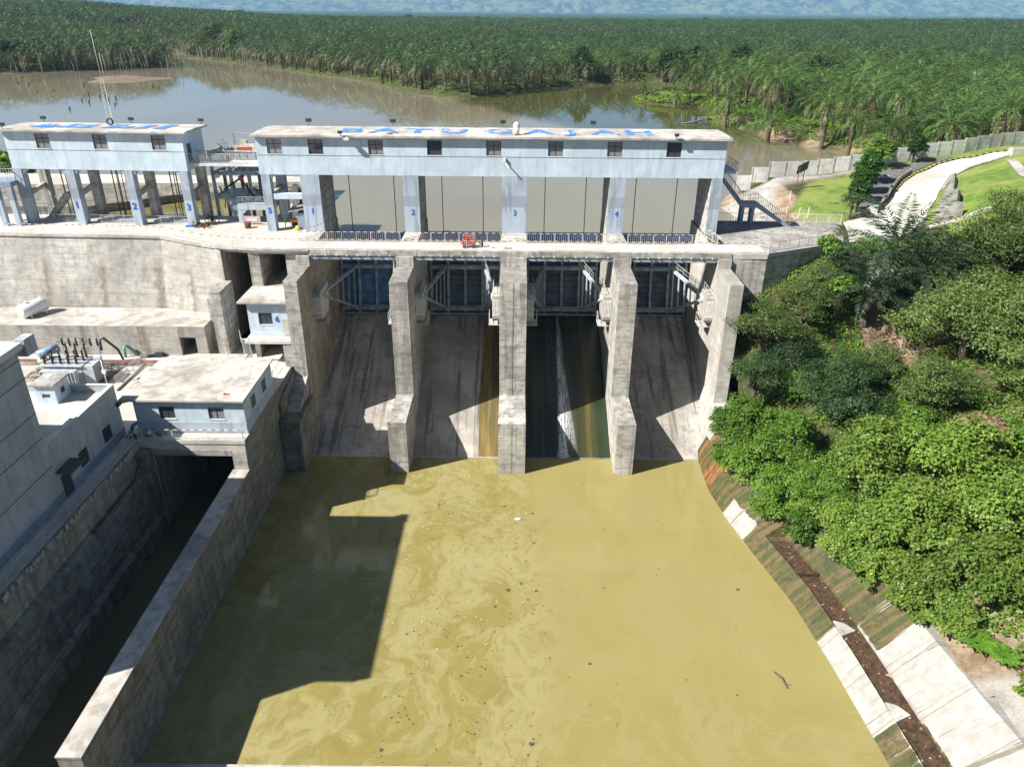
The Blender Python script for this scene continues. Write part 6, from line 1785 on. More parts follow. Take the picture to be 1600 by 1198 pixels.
# --- big trees on the right bank ---
TR = [
 # name, x, y, ztop, R, Rz, kind, mat, seed, label, leaf, n
 ('feathery_tree', 47.0, 71.5, 23.5, 8.0, 7.0, 'feather', 'leaf_olive', 1, 'largest olive green feathery tree, with layered sprays, on the right slope', .34, 26000),
 ('feathery_tree', 55.0, 82.0, 28.0, 7.6, 6.6, 'feather', 'leaf_olive', 2, 'olive feathery tree standing highest at the right edge, below the lawn', .34, 20000),
 ('feathery_tree', 52.0, 63.0, 22.5, 7.2, 6.6, 'feather', 'leaf_olive', 3, 'olive feathery tree at the right edge beside the dry brown thicket', .34, 19000),
 ('feathery_tree', 42.0, 66.0, 17.0, 4.8, 4.4, 'feather', 'leaf_olive', 4, 'smaller olive feathery tree right of the bare soil patch', .3, 12000),
 ('feathery_tree', 61.0, 90.0, 28.4, 5.0, 4.0, 'feather', 'leaf_olive', 5, 'olive feathery tree overlapping the lower edge of the hill lawn', .34, 8000),
 ('feathery_tree', 57.5, 73.0, 24.0, 6.6, 5.8, 'feather', 'leaf_olive', 31, 'olive feathery tree at the right edge between the highest one and the largest one', .34, 16000),
 ('feathery_tree', 50.5, 78.0, 20.5, 4.0, 3.6, 'feather', 'leaf_olive', 32, 'olive feathery tree just right of the dark palm clump', .3, 9000),
 ('feathery_tree', 50.0, 90.0, 22.8, 2.2, 1.8, 'feather', 'leaf_olive', 33, 'low olive bush in front of the pale road, above the dark palms', .3, 3500),
 ('dark_tree', 33.6, 67.5, 16.2, 5.4, 5.4, 'feather', 'leaf_dark', 6, 'dark blue green rounded tree in the middle of the right bank', .27, 21000),
 ('small_acacia', 27.8, 77.0, 18.6, 4.7, 3.4, 'feather', 'leaf_olive', 7, 'wide feathery sapling closest to the right abutment pier', .26, 8000),
 ('small_acacia', 32.6, 79.0, 19.6, 4.3, 3.0, 'feather', 'leaf_olive', 8, 'yellow green feathery tree below the grey abutment wall', .26, 7500),
 ('small_acacia', 26.2, 72.5, 14.6, 3.7, 3.6, 'feather', 'leaf_dark', 9, 'dark low feathery tree leaning over the foot of the right pier', .25, 7000),
 ('slender_tree', 36.7, 79.5, 20.8, 1.9, 1.9, 'broad', 'leaf_vine', 10, 'slender tree with a visible thin trunk beside the grey abutment wall', .3, 2400),
 ('leafy_shrub', 37.5, 86.5, 22.9, 1.9, 1.5, 'broad', 'leaf_vine', 11, 'bright leafy shrub at the end of the right deck railing', .32, 2600),
 ('broadleaf_tree', 34.6, 60.0, 12.2, 5.2, 4.6, 'broad', 'leaf_bright', 12, 'bright green broadleaf tree just below the dark rounded tree', .3, 15000),
 ('broadleaf_tree', 40.2, 56.5, 14.8, 5.4, 5.0, 'broad', 'leaf_bright', 13, 'bright broadleaf tree under the dry brown thicket', .3, 15000),
 ('broadleaf_tree', 34.6, 51.0, 11.2, 4.6, 4.4, 'broad', 'leaf_bright', 14, 'bright broadleaf tree overhanging the algae streaked lining', .3, 14000),
 ('broadleaf_tree', 41.5, 50.0, 14.2, 5.4, 5.0, 'broad', 'leaf_bright', 15, 'yellow green broadleaf tree at the right edge above the ferns', .3, 14000),
 ('broadleaf_tree', 37.0, 44.8, 11.0, 4.2, 4.0, 'broad', 'leaf_bright', 16, 'bright broadleaf tree directly behind the ferns', .29, 12000),
 ('broadleaf_tree', 42.0, 43.0, 12.8, 4.8, 4.6, 'broad', 'leaf_bright', 17, 'bright broadleaf tree at the lower right edge', .29, 11000),
 ('broadleaf_tree', 37.6, 38.0, 8.6, 2.4, 2.4, 'broad', 'leaf_bright', 18, 'lowest broadleaf bush at the right edge, beside the bare ground', .28, 6000),
 ('dark_tree', 29.2, 58.4, 9.4, 3.5, 3.8, 'feather', 'leaf_vine', 19, 'deep green drooping tree hanging over the upper end of the gutter', .22, 10000),
 ('vine_mound', 28.0, 64.5, 11.2, 4.4, 4.4, 'broad', 'leaf_vine', 20, 'dense green vine mound between the orange stained bank and the dark tree', .24, 13000),
 ('vine_mound', 25.2, 69.5, 10.6, 3.6, 4.4, 'broad', 'leaf_vine', 21, 'bright vine mound draped over the foot of the right abutment pier', .22, 13000),
 ('vine_mound', 23.6, 71.8, 9.0, 2.4, 3.8, 'broad', 'leaf_vine', 34, 'vine mound hiding the outer foot of the right abutment pier', .2, 9000),
 ('vine_mound', 22.7, 68.8, 5.6, 1.9, 2.8, 'broad', 'leaf_vine', 35, 'small vine mound hanging over the orange bank nearest the chutes', .2, 6500),
 ('vine_mound', 26.4, 61.2, 7.4, 3.0, 3.2, 'broad', 'leaf_vine', 36, 'vine mound above the white slab of the bank lining', .22, 9000),
 ('vine_mound', 29.4, 55.0, 7.4, 2.9, 2.9, 'broad', 'leaf_bright', 37, 'bright mound hanging over the gutter from the slope top', .24, 7000),
 ('vine_mound', 31.6, 52.0, 8.6, 3.2, 3.2, 'broad', 'leaf_bright', 38, 'bright leafy mound at the edge above the green streaks', .28, 9000),
 ('vine_mound', 33.2, 47.2, 8.0, 2.7, 2.7, 'broad', 'leaf_bright', 39, 'bright mound at the slope edge between the streaks and the ferns', .28, 7000),
 ('vine_mound', 24.2, 65.6, 7.2, 2.9, 3.4, 'broad', 'leaf_vine', 22, 'lowest vine mound touching the orange stained bank above the water', .22, 8000),
 ('vine_mound', 25.2, 59.4, 5.9, 2.3, 2.6, 'broad', 'leaf_vine', 51, 'low vine mound spilling over the white slab towards the water', .2, 7000),
 ('vine_mound', 26.7, 56.2, 5.8, 2.2, 2.4, 'broad', 'leaf_vine', 52, 'low vine mound at the very start of the gutter', .2, 6500),
 ('vine_mound', 30.3, 48.6, 7.4, 2.6, 2.6, 'broad', 'leaf_bright', 53, 'leafy mound hanging down over the green streaked slope', .25, 7500),
 ('vine_mound', 31.2, 44.6, 7.4, 2.3, 2.3, 'broad', 'leaf_bright', 54, 'leafy mound where the green streaks end and the white slope starts', .25, 6500),
 ('vine_mound', 33.2, 42.2, 8.0, 2.2, 2.2, 'broad', 'leaf_bright', 55, 'leafy mound just above the larger fern', .25, 6000),
 ('vine_mound', 35.6, 35.6, 7.4, 1.8, 1.8, 'broad', 'leaf_bright', 56, 'small leafy mound at the right edge below the ferns', .25, 4000),
 ('vine_mound', 28.9, 52.6, 6.6, 2.4, 2.4, 'broad', 'leaf_bright', 57, 'bright mound hanging over the upper part of the gutter', .22, 7500),
 ('vine_mound', 29.7, 50.2, 6.3, 1.9, 2.0, 'broad', 'leaf_vine', 58, 'small deep green mound below the leafy slope edge', .22, 5000),
 ('dark_tree', 30.6, 74.6, 15.6, 3.3, 3.2, 'feather', 'leaf_dark', 61, 'dark leafy tree between the feathery saplings and the dark rounded tree', .25, 8000),
 ('feathery_tree', 38.4, 71.0, 15.8, 3.4, 3.2, 'feather', 'leaf_olive', 62, 'olive feathery tree left of the bare soil patch', .27, 8500),
 ('feathery_tree', 35.2, 82.6, 20.6, 2.6, 2.2, 'feather', 'leaf_olive', 63, 'low olive feathery tree against the abutment wall', .25, 5000),
 ('vine_mound', 38.6, 64.0, 12.6, 3.6, 3.2, 'broad', 'leaf_vine', 64, 'leafy mound joining the dark rounded tree and the olive trees', .27, 8500),
 ('vine_mound', 31.4, 72.5, 11.8, 3.2, 2.2, 'broad', 'leaf_vine', 23, 'green vine mound behind the dark rounded tree, near the pier', .24, 7000),
 ('vine_mound', 46.0, 46.0, 14.0, 4.2, 3.6, 'broad', 'leaf_bright', 24, 'bright leafy mound farthest to the lower right', .3, 9000),
 ('broadleaf_tree', 47.0, 56.0, 15.6, 4.6, 4.0, 'broad', 'leaf_vine', 26, 'leafy tree at the right edge just below the dry brown thicket', .3, 12000),
]
for (nm, x, y, zt, R_, Rz, kd, mt, sd_, lb, lf, n) in TR:
    tree(nm, x, y, zt, R_, Rz, kd, mt, sd_, lb, nm.split('_')[-1] if nm != 'vine_mound' else 'vine mound', None, lf, n)
tree('dry_thicket', 43.8, 60.2, 13.2, 3.0, 1.6, 'feather', 'leaf_dry', 30, 'dry brown thicket of dead leaves between the olive and bright trees', 'thicket', None, .4, 2600)
# clipped round trees by the road and bushes at the shore
for i, (x, y, h_, R_, lb) in enumerate([
    (47.6, 104.0, 4.2, 1.9, 'lowest of the dark round trees between lawn and asphalt'), (49.6, 108.6, 4.9, 2.1, 'second dark round tree up the lawn edge'),
    (52.3, 113.8, 5.2, 2.3, 'third dark round tree up the lawn edge'), (55.4, 119.8, 5.2, 2.3, 'fourth dark round tree, overlapping the fence wall'),
    (60.6, 127.6, 5.0, 2.4, 'light green round tree before the fence wall'), (66.8, 129.4, 4.4, 2.1, 'single dark round tree standing against the fence wall near the road bend')]):
    tree('round_tree', x, y, h1(x, y)+h_, R_, R_*1.15, 'broad', 'leaf_shrub' if i != 4 else 'leaf_vine', 40+i, lb, 'tree', 'clipped round trees beside the asphalt', .34, 4200)
tree('twiggy_tree', 45.2, 100.3, h1(45.2, 100.3)+3.6, 1.7, 1.2, 'feather', 'leaf_dark', 50, 'sparse dark twiggy tree at the foot of the lawn by the notice board', 'tree', None, .3, 1300)

def fern(x, y, R_, label, seed):
    z0 = h1(x, y)+.6; t = thing('fern', (x, y, z0), label, 'fern', 'bright tree ferns above the white slope')
    r = np.random.default_rng(seed); c_ = []; nn = []; uu = []; LL = []; WW = []
    for k in range(15):
        a_ = 2*math.pi*k/15+r.uniform(-.15, .15); dx, dy = math.cos(a_), math.sin(a_)
        for s_ in np.linspace(.08, 1, 22):
            px_ = np.array([x+dx*R_*s_, y+dy*R_*s_, z0+.9*math.sin(s_*2.4)*R_*.35])
            wl = .5*R_*.42*math.sin(min(1, s_*1.15)*math.pi*.9+.25)
            for sg in (-1, 1):
                side = np.array([-dy*sg, dx*sg, -.15]); fwd = np.array([dx, dy, 0])*.35
                u_ = side+fwd; u_ /= np.linalg.norm(u_)
                c_.append(px_+u_*wl*.5); uu.append(u_); nn.append(np.array([0, 0, 1.0])+.2*r.normal(size=3)); LL.append(wl); WW.append(.09*R_)
    nn = np.array(nn); nn /= np.linalg.norm(nn, axis=1, keepdims=True)
    v, q = quads_from(np.array(c_), nn, np.array(uu), np.array(LL), np.array(WW))
    me = fast_mesh('frond_rosette', v-np.array([x, y, z0]), q, M['leaf_fern']); o = bpy.data.objects.new('frond_rosette', me); COL.objects.link(o); o.parent = t
    m = MB(); m.tube([(x, y, z0-1.5), (x, y, z0)], [.12, .08], 6); m.build('stem', M['bark'], t)
fern(33.6, 39.9, 1.7, 'larger bright tree fern above the white slope', 1); fern(34.6, 38.4, 1.35, 'smaller bright tree fern right of the larger one', 2); 

# --- undergrowth: leaf carpets over the slope (nobody could count it) ---
def carpet(name, label, polys, n, leaf, mat, hmax, seed, excl=None, thick=.9):
    r = np.random.default_rng(seed)
    P = np.array(polys, float); x0, y0 = P.min(0); x1, y1 = P.max(0)
    x = r.uniform(x0, x1, n*3); y = r.uniform(y0, y1, n*3)
    k = inpoly(x, y, P) & (vnoise(x, y, 2.3, 31) > -.62)
    if excl is not None: k &= ~inpoly(x, y, excl)
    x = x[k][:n]; y = y[k][:n]; m_ = len(x)
    hump = (.55+.45*vnoise(x, y, 1.7, 33))*(.6+.4*vnoise(x, y, 5.0, 34))*hmax
    z = H(x, y)+hump*np.sqrt(r.random(m_))*1.0+.05+(1-thick)*0
    nrm = np.stack([-.25+r.normal(0, .4, m_), -.2+r.normal(0, .4, m_), np.ones(m_)], 1); nrm /= np.linalg.norm(nrm, axis=1, keepdims=True)
    up = np.cross(nrm, r.normal(size=(m_, 3)))
    L = leaf*r.uniform(.6, 1.4, m_)
    v, q = quads_from(np.stack([x, y, z], 1), nrm, up, L, L*.65)
    o = bpy.data.objects.new(name, fast_mesh(name, v, q, M[mat])); COL.objects.link(o)
    return tag(o, label, 'undergrowth', kind='stuff')
BANKP = [(23.6, 73.8), (25.6, 76), (25.9, 83), (39.6, 88.2), (44, 92), (50, 91), (62, 91), (70, 84), (70, 40), (41, 35.5), (36.6, 40), (33.0, 42.5), (31.6, 47.5), (30.6, 51.5), (29.0, 56), (26.2, 58.5), (24.4, 62), (23.0, 66)]
carpet('undergrowth', 'leafy undergrowth covering the right slope between the trees', BANKP, 70000, .27, 'leaf_vine', 1.5, 1, excl=SOILP)
carpet('dry_undergrowth', 'dry brown twigs and leaves lying on the slope under the trees', [(30, 62), (29, 80), (38, 84), (52, 82), (56, 60), (50, 52), (38, 62)], 9000, .22, 'leaf_dry', .5, 2)
carpet('lining_creeper', 'creepers hanging over the top edge of the concrete bank lining', [(24.2, 73.8), (23.2, 66), (24.6, 62.2), (27.2, 57.4), (29.6, 55.6), (30.6, 51), (32.4, 43), (33.8, 43), (33, 50), (31, 60), (28, 73.8)], 16000, .24, 'leaf_bright', 2.0, 3)
for sd_, (nm, lb, P_, n, mt, hm) in enumerate([
    ('shore_bushes', 'green bushes along the right plantation shore', [(55, 214), (56, 236), (70, 246), (84, 250), (110, 200), (95, 170), (80, 158), (76, 168), (76.5, 178), (69.5, 188), (64.5, 201), (62, 215)], 24000, 'leaf_vine', 2.6),
    ('wall_bushes', 'bushes growing behind the precast fence wall', [(38, 128), (44, 137), (52, 147), (64, 156), (76, 164), (95, 166), (120, 166), (118, 149), (91, 142), (77, 136.5), (68, 133.5), (56, 130), (46, 128.3)], 22000, 'leaf_vine', 1.7),
    ('far_shore_bushes', 'bushes along the far palm shore', [(-95, 389), (-71, 365.5), (-50, 327.5), (-27, 292.5), (-15, 294.5), (3, 314), (25, 343), (60, 354), (70, 368), (20, 362), (-5, 330), (-20, 306), (-40, 325), (-68, 378), (-95, 402)], 12000, 'leaf_olive', 2.4),
    ('river_bushes', 'bushes along the shore up to the narrowing river', [(-232, 569), (-213, 525), (-160, 471), (-95, 389), (-84, 396), (-150, 484), (-200, 536), (-222, 572)], 9000, 'leaf_olive', 2.6),
    ('left_shore_bushes', 'bushes along the left palm shore', [(-330, 375), (-246, 384.5), (-216, 407), (-188, 436), (-192, 450), (-225, 425), (-260, 402), (-330, 392)], 9000, 'leaf_olive', 2.6),
    ('tip_bushes', 'grass and bushes on the thin palm spit', [(40.8, 283), (45, 276), (58, 265.5), (69, 258), (80, 262), (80, 290), (60, 289.5), (46, 288.5)], 9000, 'leaf_bright', 1.0),
    ('left_bank_grass', 'bright green bank at the left edge beyond the intake house', [(-90, 131), (-95, 148), (-106, 160), (-130, 175), (-140, 150), (-120, 128)], 16000, 'leaf_bright', 1.6)]):
    carpet(nm, lb, P_, n, .55 if sd_ < 2 else .8, mt, hm, 60+sd_)

# --- palms ---
def palm_mesh(seed, nf, nl, Lf, wl, ll, mats, trunk_h=7.5, droop=1.0, old=6, young=True):
    """returns (crown mesh, old frond mesh, trunk mesh); origin at the foot of the trunk"""
    r = np.random.default_rng(seed); V = []; 
    def fronds(k0, n, e0, e1, Lf, dr):
        c_ = []; nn = []; uu = []; LL = []; WW = []
        for k in range(n):
            a_ = (k0+k)*2.39996+r.uniform(-.2, .2); el = e0+(e1-e0)*(k/max(1, n-1))+r.uniform(-.1, .1)
            L_ = Lf*r.uniform(.85, 1.1); pos = np.array([0, 0, trunk_h+r.uniform(-.1, .2)]); e = el; m_ = nl
            hd = np.array([math.cos(a_), math.sin(a_), 0]); sd2 = np.array([-math.sin(a_), math.cos(a_), 0])
            for s_ in range(m_):
                t_ = s_/(m_-1); e -= dr*(1.9/m_)*(.5+t_); step = L_/m_
                dirv = hd*math.cos(e)+np.array([0, 0, 1])*math.sin(e); pos = pos+dirv*step
                nup = np.cross(dirv, sd2); nup = -nup if nup[2] < 0 else nup
                if t_ < .12:
                    continue
                le = ll*(math.sin(min(1, (t_-.1)*1.25)*math.pi*.82+.25))*r.uniform(.85, 1.1)
                for sg in (-1, 1):
                    u_ = sd2*sg*.85+dirv*.55+np.array([0, 0, -.22])+r.normal(size=3)*.09; u_ /= np.linalg.norm(u_)
                    c_.append(pos+u_*le*.5); uu.append(u_); nn.append(nup+r.normal(size=3)*.3); LL.append(le); WW.append(wl)
            # rachis as a thin strip
        nn = np.array(nn); nn /= np.linalg.norm(nn, axis=1, keepdims=True)
        return quads_from(np.array(c_), nn, np.array(uu), np.array(LL), np.array(WW))
    v, q = fronds(0, nf, 1.3, .12, Lf, droop)
    cm = fast_mesh('crown', v, q, M[mats[0]])
    om = None
    if old:
        v, q = fronds(5, old, -.15, -.9, Lf*.8, droop*.7); om = fast_mesh('old_fronds', v, q, M[mats[1]])
    tb = MB(); pts = []; rs_ = []
    for i in range(9): pts.append((.08*math.sin(i), 0, (trunk_h+.2)*i/8-.3)); rs_.append((.42-.1*i/8)*(1.12 if i % 2 else .95)+(.12 if i == 8 else 0))
    tb.tube(pts, rs_, 8)
    tm = bpy.data.meshes.new('trunk'); tm.from_pydata(tb.v, [], tb.f); tm.materials.append(M['bark_palm']); tm.update()
    return cm, om, tm
NEARP = [palm_mesh(100+i, 32, 30, 7.4, .15, .92, ('frond_near', 'frond_old'), 4.0+1.0*i, .82+.1*(i % 2), 6) for i in range(3)]
TALLP = [palm_mesh(140+i, 30, 26, 6.2, .14, .85, ('frond_near', 'frond_old'), 7.4+.8*i, 1.0+.12*(i % 2), 9) for i in range(3)]
MIDP = [palm_mesh(110+i, 24, 14, 6.6, .26, 1.0, ('frond', 'frond_old'), 5.6+.9*i, .9, 12) for i in range(3)]
FARP = [palm_mesh(120+i, 18, 8, 6.6, .44, 1.15, ('frond', 'frond_old'), 6.5, .85, 0) for i in range(3)]
def put_palm(P, x, y, z, rz, sc, label, group, name='oil_palm'):
    t = thing(name, (x, y, z), label, 'palm', group, rz)
    t.scale = (sc, sc, sc)
    for nm, me in zip(('crown', 'old_fronds', 'trunk'), P):
        if me is None: continue
        o = bpy.data.objects.new(nm, me); COL.objects.link(o); o.parent = t
    return t
# singled-out palms near the shore and the fence wall
SINGLE = [
 (61.5, 189.5, 'tall oil palm with a leafy trunk at the bend of the right shore', 1.18),
 (57.6, 216.0, 'oil palm on the shore beside the floating driftwood log', 1.05),
 (71.6, 181.5, 'oil palm with a pale trunk at the end of the muddy inlet', 1.1),
 (52.8, 262.5, 'first oil palm on the thin spit, counted from its tip', .95), (58.0, 266.0, 'second oil palm on the thin spit, counted from its tip', .9), (66.0, 263.0, 'third oil palm on the thin spit, counted from its tip', 1.0),
 (44.5, 281.0, 'low bushy palm at the very tip of the thin spit', .62),
 (-26.0, 294.5, 'oil palm standing on the point of the far shore, above its reflection', .95),
 (69.5, 145.5, 'oil palm behind the fence wall next to the muddy inlet', .9), (79.5, 143.5, 'low spreading oil palm just behind the fence wall', .95), (84.0, 153.0, 'large oil palm behind the middle of the fence wall', 1.05),
 (92.5, 148.0, 'oil palm behind the fence wall with yellowing lower fronds', 1.0), (102.5, 152.0, 'oil palm at the right edge behind the fence wall', 1.0)]
for i, (x, y, lb, sc) in enumerate(SINGLE):
    put_palm((NEARP if y < 160 else TALLP)[i % 3], x, y, h1(x, y)-.2, i*1.3, sc, lb, 'oil palms')
# dark palm clump on the bank
DP = palm_mesh(150, 34, 26, 5.6, .12, 1.1, ('frond_dark', 'frond_dark'), 4.0, .55, 4)
for i, (x, y, dz, sc, lb) in enumerate([(43.0, 82.0, 18.6, 1.45, 'dark glossy palm with upright fronds below the pale road'), (40.2, 80.2, 15.6, 1.15, 'dark glossy palm drooping over the bare soil'), (45.8, 79.5, 16.8, 1.3, 'dark glossy palm on the right side of the dark clump'), (39.6, 84.0, 16.2, .9, 'smallest dark glossy palm beside the deck end')]):
    put_palm(DP, x, y, dz-1.4, i*1.1, sc, lb, 'dark palms below the road', 'dark_palm')

r = np.random.default_rng(5)
sp_ = 9.8
gx, gy = np.meshgrid(np.arange(-1150, 1150, sp_), np.arange(100, 1500, sp_*.866))
gx = gx+(np.arange(gx.shape[0])[:, None] % 2)*sp_*.5
x = (gx+r.normal(0, 1.1, gx.shape)).ravel(); y = (gy+r.normal(0, 1.0, gy.shape)).ravel()
k = (np.abs(x-0) < y*.72+30)
x = x[k]; y = y[k]
d = sdist(x, y)
k = (d > 1.6) & ~((x < 20) & (y < 180))
# right of the fence wall only behind its line
k &= ~((x > 20) & (y < 140+np.maximum(0, x-68)*.32)) & ~((x > 20) & (x < 66) & (y < 165))
k &= ~((x > 40) & (x < 74) & (y < 200) & (d < 6) & (y > 190))
x = x[k]; y = y[k]; d = d[k]
shp = []
for seg in (W[9:13], W[17:25], W[24:29]):
    sp2 = resample(seg, int(np.hypot(*np.diff(seg, axis=0).T).sum()/7.0))
    dv = np.gradient(sp2, axis=0); dv /= np.linalg.norm(dv, axis=1, keepdims=True)
    for sgn_ in (1, -1):
        q_ = sp2+np.stack([-dv[:, 1], dv[:, 0]], 1)*sgn_*2.6
        ok_ = sdist(q_[:, 0], q_[:, 1]) > 1.2; shp.append(q_[ok_])
shp = np.vstack(shp)+r.normal(0, .7, (len(np.vstack(shp)), 2))
for (sx, sy) in shp:
    kk = np.hypot(x-sx, y-sy) > 5.0; x = x[kk]; y = y[kk]; d = d[kk]
x = np.concatenate([x, shp[:, 0]]); y = np.concatenate([y, shp[:, 1]]); d = np.concatenate([d, np.full(len(shp), 3.0)])
for (sx, sy, _, _) in SINGLE:
    kk = np.hypot(x-sx, y-sy) > 6.5; x = x[kk]; y = y[kk]; d = d[kk]
z = H(x, y)-.2
sc = r.uniform(.88, 1.3, len(x)); rot = r.uniform(0, 6.28, len(x))
dist = np.hypot(x, y)
order = np.argsort(dist)
nind = 270
for j, i in enumerate(order[:nind]):
    X_, Y_ = x[i], y[i]
    if X_ > 25 and Y_ < 300: lb, g_ = 'oil palm of the sunny plantation behind the precast fence wall', 'oil palms of the right plantation'
    elif X_ < -120: lb, g_ = 'oil palm in the shaded edge of the left bank plantation', 'oil palms of the left bank'
    else: lb, g_ = 'oil palm along the far shore opposite the gate house', 'oil palms of the far shore'
    P = (NEARP[j % 3] if d[i] > 9 else TALLP[j % 3]) if (X_ > 20 and Y_ < 330) else MIDP[j % 3]
    put_palm(P, X_, Y_, z[i], rot[i], sc[i], lb, g_)

def scatter_gn(name, pts, rots, scs, meshes, label, vid):
    """one 'stuff' object: points with geometry-node instances of a few palm meshes"""
    me = bpy.data.meshes.new(name); me.vertices.add(len(pts)); me.vertices.foreach_set('co', pts.astype(np.float32).ravel())
    for nm, dat, ty in (('rz', rots, 'FLOAT'), ('sc', scs, 'FLOAT'), ('vid', vid, 'INT')):
        a_ = me.attributes.new(nm, ty, 'POINT'); a_.data.foreach_set('value', dat.astype(np.int32 if ty == 'INT' else np.float32))
    o = bpy.data.objects.new(name, me); COL.objects.link(o); tag(o, label, 'palms', kind='stuff')
    ng = bpy.data.node_groups.new(name, 'GeometryNodeTree')
    ng.interface.new_socket('Geometry', in_out='INPUT', socket_type='NodeSocketGeometry'); ng.interface.new_socket('Geometry', in_out='OUTPUT', socket_type='NodeSocketGeometry')
    gi = ng.nodes.new('NodeGroupInput'); go = ng.nodes.new('NodeGroupOutput')
    ip = ng.nodes.new('GeometryNodeInstanceOnPoints'); g2i = ng.nodes.new('GeometryNodeGeometryToInstance')
    for mo in meshes[::-1]:
        oi = ng.nodes.new('GeometryNodeObjectInfo'); oi.inputs['Object'].default_value = mo; ng.links.new(oi.outputs['Geometry'], g2i.inputs[0])
    def attr(nm, ty):
        a_ = ng.nodes.new('GeometryNodeInputNamedAttribute'); a_.data_type = ty; a_.inputs['Name'].default_value = nm; return a_.outputs[0]
    cx = ng.nodes.new('ShaderNodeCombineXYZ'); ng.links.new(attr('rz', 'FLOAT'), cx.inputs[2])
    e2r = ng.nodes.new('FunctionNodeEulerToRotation'); ng.links.new(cx.outputs[0], e2r.inputs[0])
    ng.links.new(gi.outputs[0], ip.inputs['Points']); ng.links.new(g2i.outputs[0], ip.inputs['Instance']); ip.inputs['Pick Instance'].default_value = True
    ng.links.new(attr('vid', 'INT'), ip.inputs['Instance Index']); ng.links.new(e2r.outputs[0], ip.inputs['Rotation']); ng.links.new(attr('sc', 'FLOAT'), ip.inputs['Scale'])
    ng.links.new(ip.outputs[0], go.inputs[0])
    md = o.modifiers.new('scatter', 'NODES'); md.node_group = ng
    return o
def merged(P, name):
    v = []; q = []; mats = []; mi = []; off = 0
    for k_, me in enumerate(P):
        if me is None: continue
        n = len(me.vertices); co = np.empty(n*3); me.vertices.foreach_get('co', co); v.append(co.reshape(-1, 3))
        for pl in me.polygons: q.append([off+a_ for a_ in pl.vertices]); mi.append(len(mats))
        mats.append(me.materials[0]); off += n
    me = bpy.data.meshes.new(name); me.from_pydata(np.vstack(v).tolist(), [], q)
    for m_ in mats: me.materials.append(m_)
    me.polygons.foreach_set('material_index', mi); me.update()
    return bpy.data.objects.new(name, me)
rest = order[nind:]
near_r = rest[(x[rest] > 20) & (y[rest] < 420) & (dist[rest] < 460)]
mid = rest[dist[rest] < 620]; mid = np.setdiff1d(mid, near_r); far = rest[dist[rest] >= 620]
pr = [merged(P, f'palm_near_{i}') for i, P in enumerate(NEARP)]
pm = [merged(P, f'palm_mid_{i}') for i, P in enumerate(MIDP)]; pf = [merged(P, f'palm_far_{i}') for i, P in enumerate(FARP)]
allp = np.stack([x, y, z], 1)
scatter_gn('right_plantation', allp[near_r], rot[near_r], sc[near_r], pr, 'closed canopy of the oil palm plantation on the right', np.arange(len(near_r)) % 3)
scatter_gn('middle_plantation', allp[mid], rot[mid], sc[mid], pm, 'closed canopy of oil palms behind the far shore', np.arange(len(mid)) % 3)
scatter_gn('distant_plantation', allp[far], rot[far], sc[far], pf, 'far oil palm canopy reaching to the hills', np.arange(len(far)) % 3)

# broadleaf trees among the far palms
for i, (tx, ty, R_, Rz, lb) in enumerate([
    (66, 352, 9, 7, 'big dark rounded tree at the inlet behind the thin spit'), (80, 372, 8, 6.5, 'dark tree right of the big rounded tree at the inlet'), (96, 352, 7, 6, 'dark tree overhanging the right end of the inlet'),
    (-196, 530, 10, 7, 'rounded green tree where the river narrows, right bank'), (-176, 505, 8, 6, 'smaller rounded tree beside the narrowing river'), (-250, 400, 6, 4, 'broad dark bush at the left shore beneath the palms'),
    (27, 348, 6, 6, 'dark tree in the corner of the far shore and the inlet'), (112, 300, 7, 6, 'dark broadleaf tree among the sunny palms')]):
    tree('far_tree', tx, ty, h1(tx, ty)+Rz*2.0, R_, Rz, 'broad', 'leaf_dark' if i not in (3, 4) else 'leaf_olive', 70+i, lb, 'tree', None, .8, 3600)

# taller crowns breaking the far skyline
me_, _l = crown_mesh('crown', 90, 9.0, 6.5, 22, 2600, 1.1, M['leaf_dark'], 'broad')
rs = np.random.default_rng(33)
for i in range(26):
    ty = rs.uniform(900, 1700); tx = rs.uniform(-.66, .66)*ty
    t = thing('far_tree', (tx, ty, h1(tx, ty)), 'dark rounded tree rising above the distant palm canopy on the skyline', 'tree', 'emergent trees on the far skyline')
    o = bpy.data.objects.new('crown', me_); COL.objects.link(o); o.parent = t; s_ = rs.uniform(.7, 1.25); o.location = (0, 0, 5.5+1.5*s_); o.scale = (s_*1.2, s_*1.2, s_)
    m = MB(); m.tube([(tx, ty, h1(tx, ty)), (tx, ty, h1(tx, ty)+12)], [.6, .4], 6); m.build('trunk', M['bark'], t)
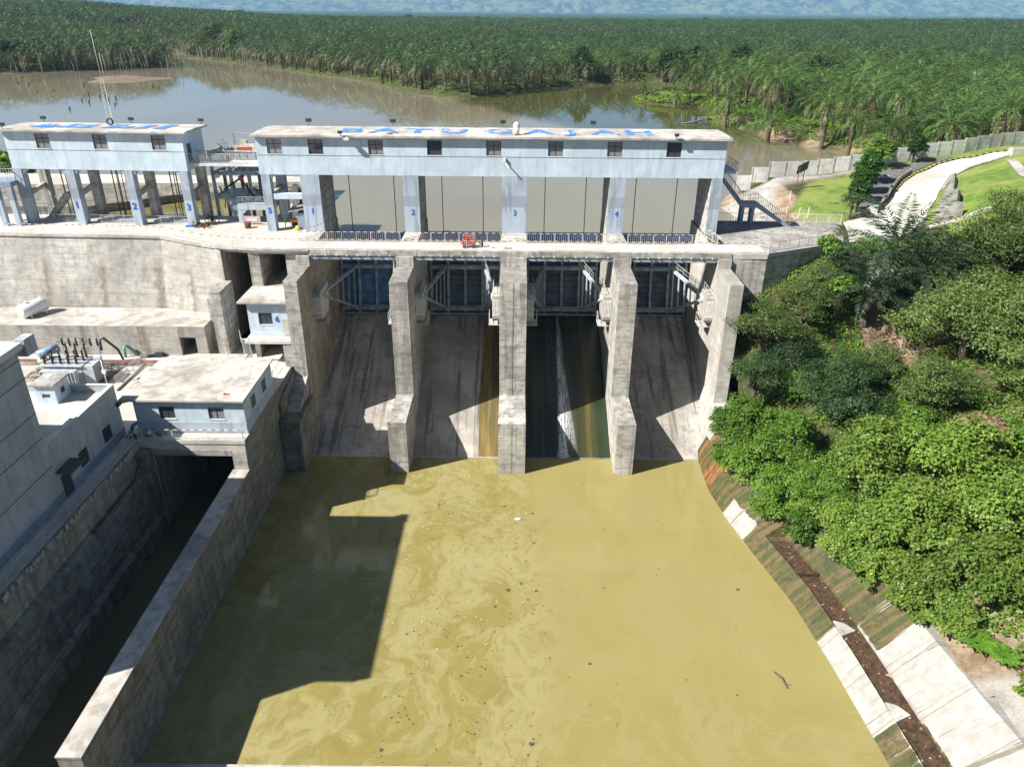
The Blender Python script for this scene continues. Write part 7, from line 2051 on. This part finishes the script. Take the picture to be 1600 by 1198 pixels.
# ---- floating debris ----
r = np.random.default_rng(77)
m = MB()
n = 0
while n < 300:
    X_ = r.uniform(-18, 22); Y_ = r.uniform(34, 72)
    dens = (.9 if -9 < X_ < 2.5 else .06) * (1 if Y_ < 66 else .5)
    if r.random() > dens: continue
    if abs(vnoise(np.array([X_]), np.array([Y_]), 5, 50)[0]) > .45 and r.random() < .7: continue
    s_ = r.uniform(.03, .09) if r.random() < .95 else r.uniform(.12, .22); a_ = r.uniform(0, 3.14)
    m.prism([(X_+s_*math.cos(a_+b_)*r.uniform(.6, 1.2), Y_+s_*math.sin(a_+b_)*r.uniform(.5, 1)) for b_ in (0, 1.2, 2.5, 3.8, 5.1)], 'z', .004, .03+s_*.15); n += 1
tag(m.build('floating_debris', M['bark']), 'dark specks of debris floating in the scum', 'debris', kind='stuff')
m = MB(); n = 0
while n < 60:
    X_ = r.uniform(-12, 3); Y_ = r.uniform(44, 70)
    s_ = r.uniform(.02, .06); a_ = r.uniform(0, 3)
    m.prism([(X_+s_*math.cos(a_+b_), Y_+s_*math.sin(a_+b_)) for b_ in (0, 1.6, 3.0, 4.6)], 'z', .004, .05); n += 1
tag(m.build('floating_litter', M['rail_white']), 'white bits of litter floating in the scum', 'litter', kind='stuff')
m = MB(); m.ball((.75, 62.0, .06), .3, 8, 5, (1.3, .6, .35)); tag(m.build('white_float', M['rail_white']), 'largest white piece of litter floating before the middle pier', 'litter')
m = MB(); m.tube([(20.9, 42.6, .05), (21.25, 41.9, .1), (21.4, 41.0, .06)], [.05, .09, .06], 6); m.bar((21.3, 41.6, .06), (21.6, 41.2, .2), .04)
tag(m.build('floating_branch', M['bark']), 'dark curved branch floating near the right lining', 'branch')

# ---- air: one closed box of thin haze ----
m = MB(); m.box(-22000, 22000, -400, 18000, -6, 1700)
hz = NT('thin_haze')
pv = hz.n('VolumePrincipled'); pv.inputs['Color'].default_value = (.36, .66, 1.0, 1); pv.inputs['Density'].default_value = 7.5e-5; pv.inputs['Anisotropy'].default_value = 0
hz.l(pv.outputs[0], hz.out.inputs[1])
HAZE = m.build('haze', hz.m); tag(HAZE, kind='stuff')
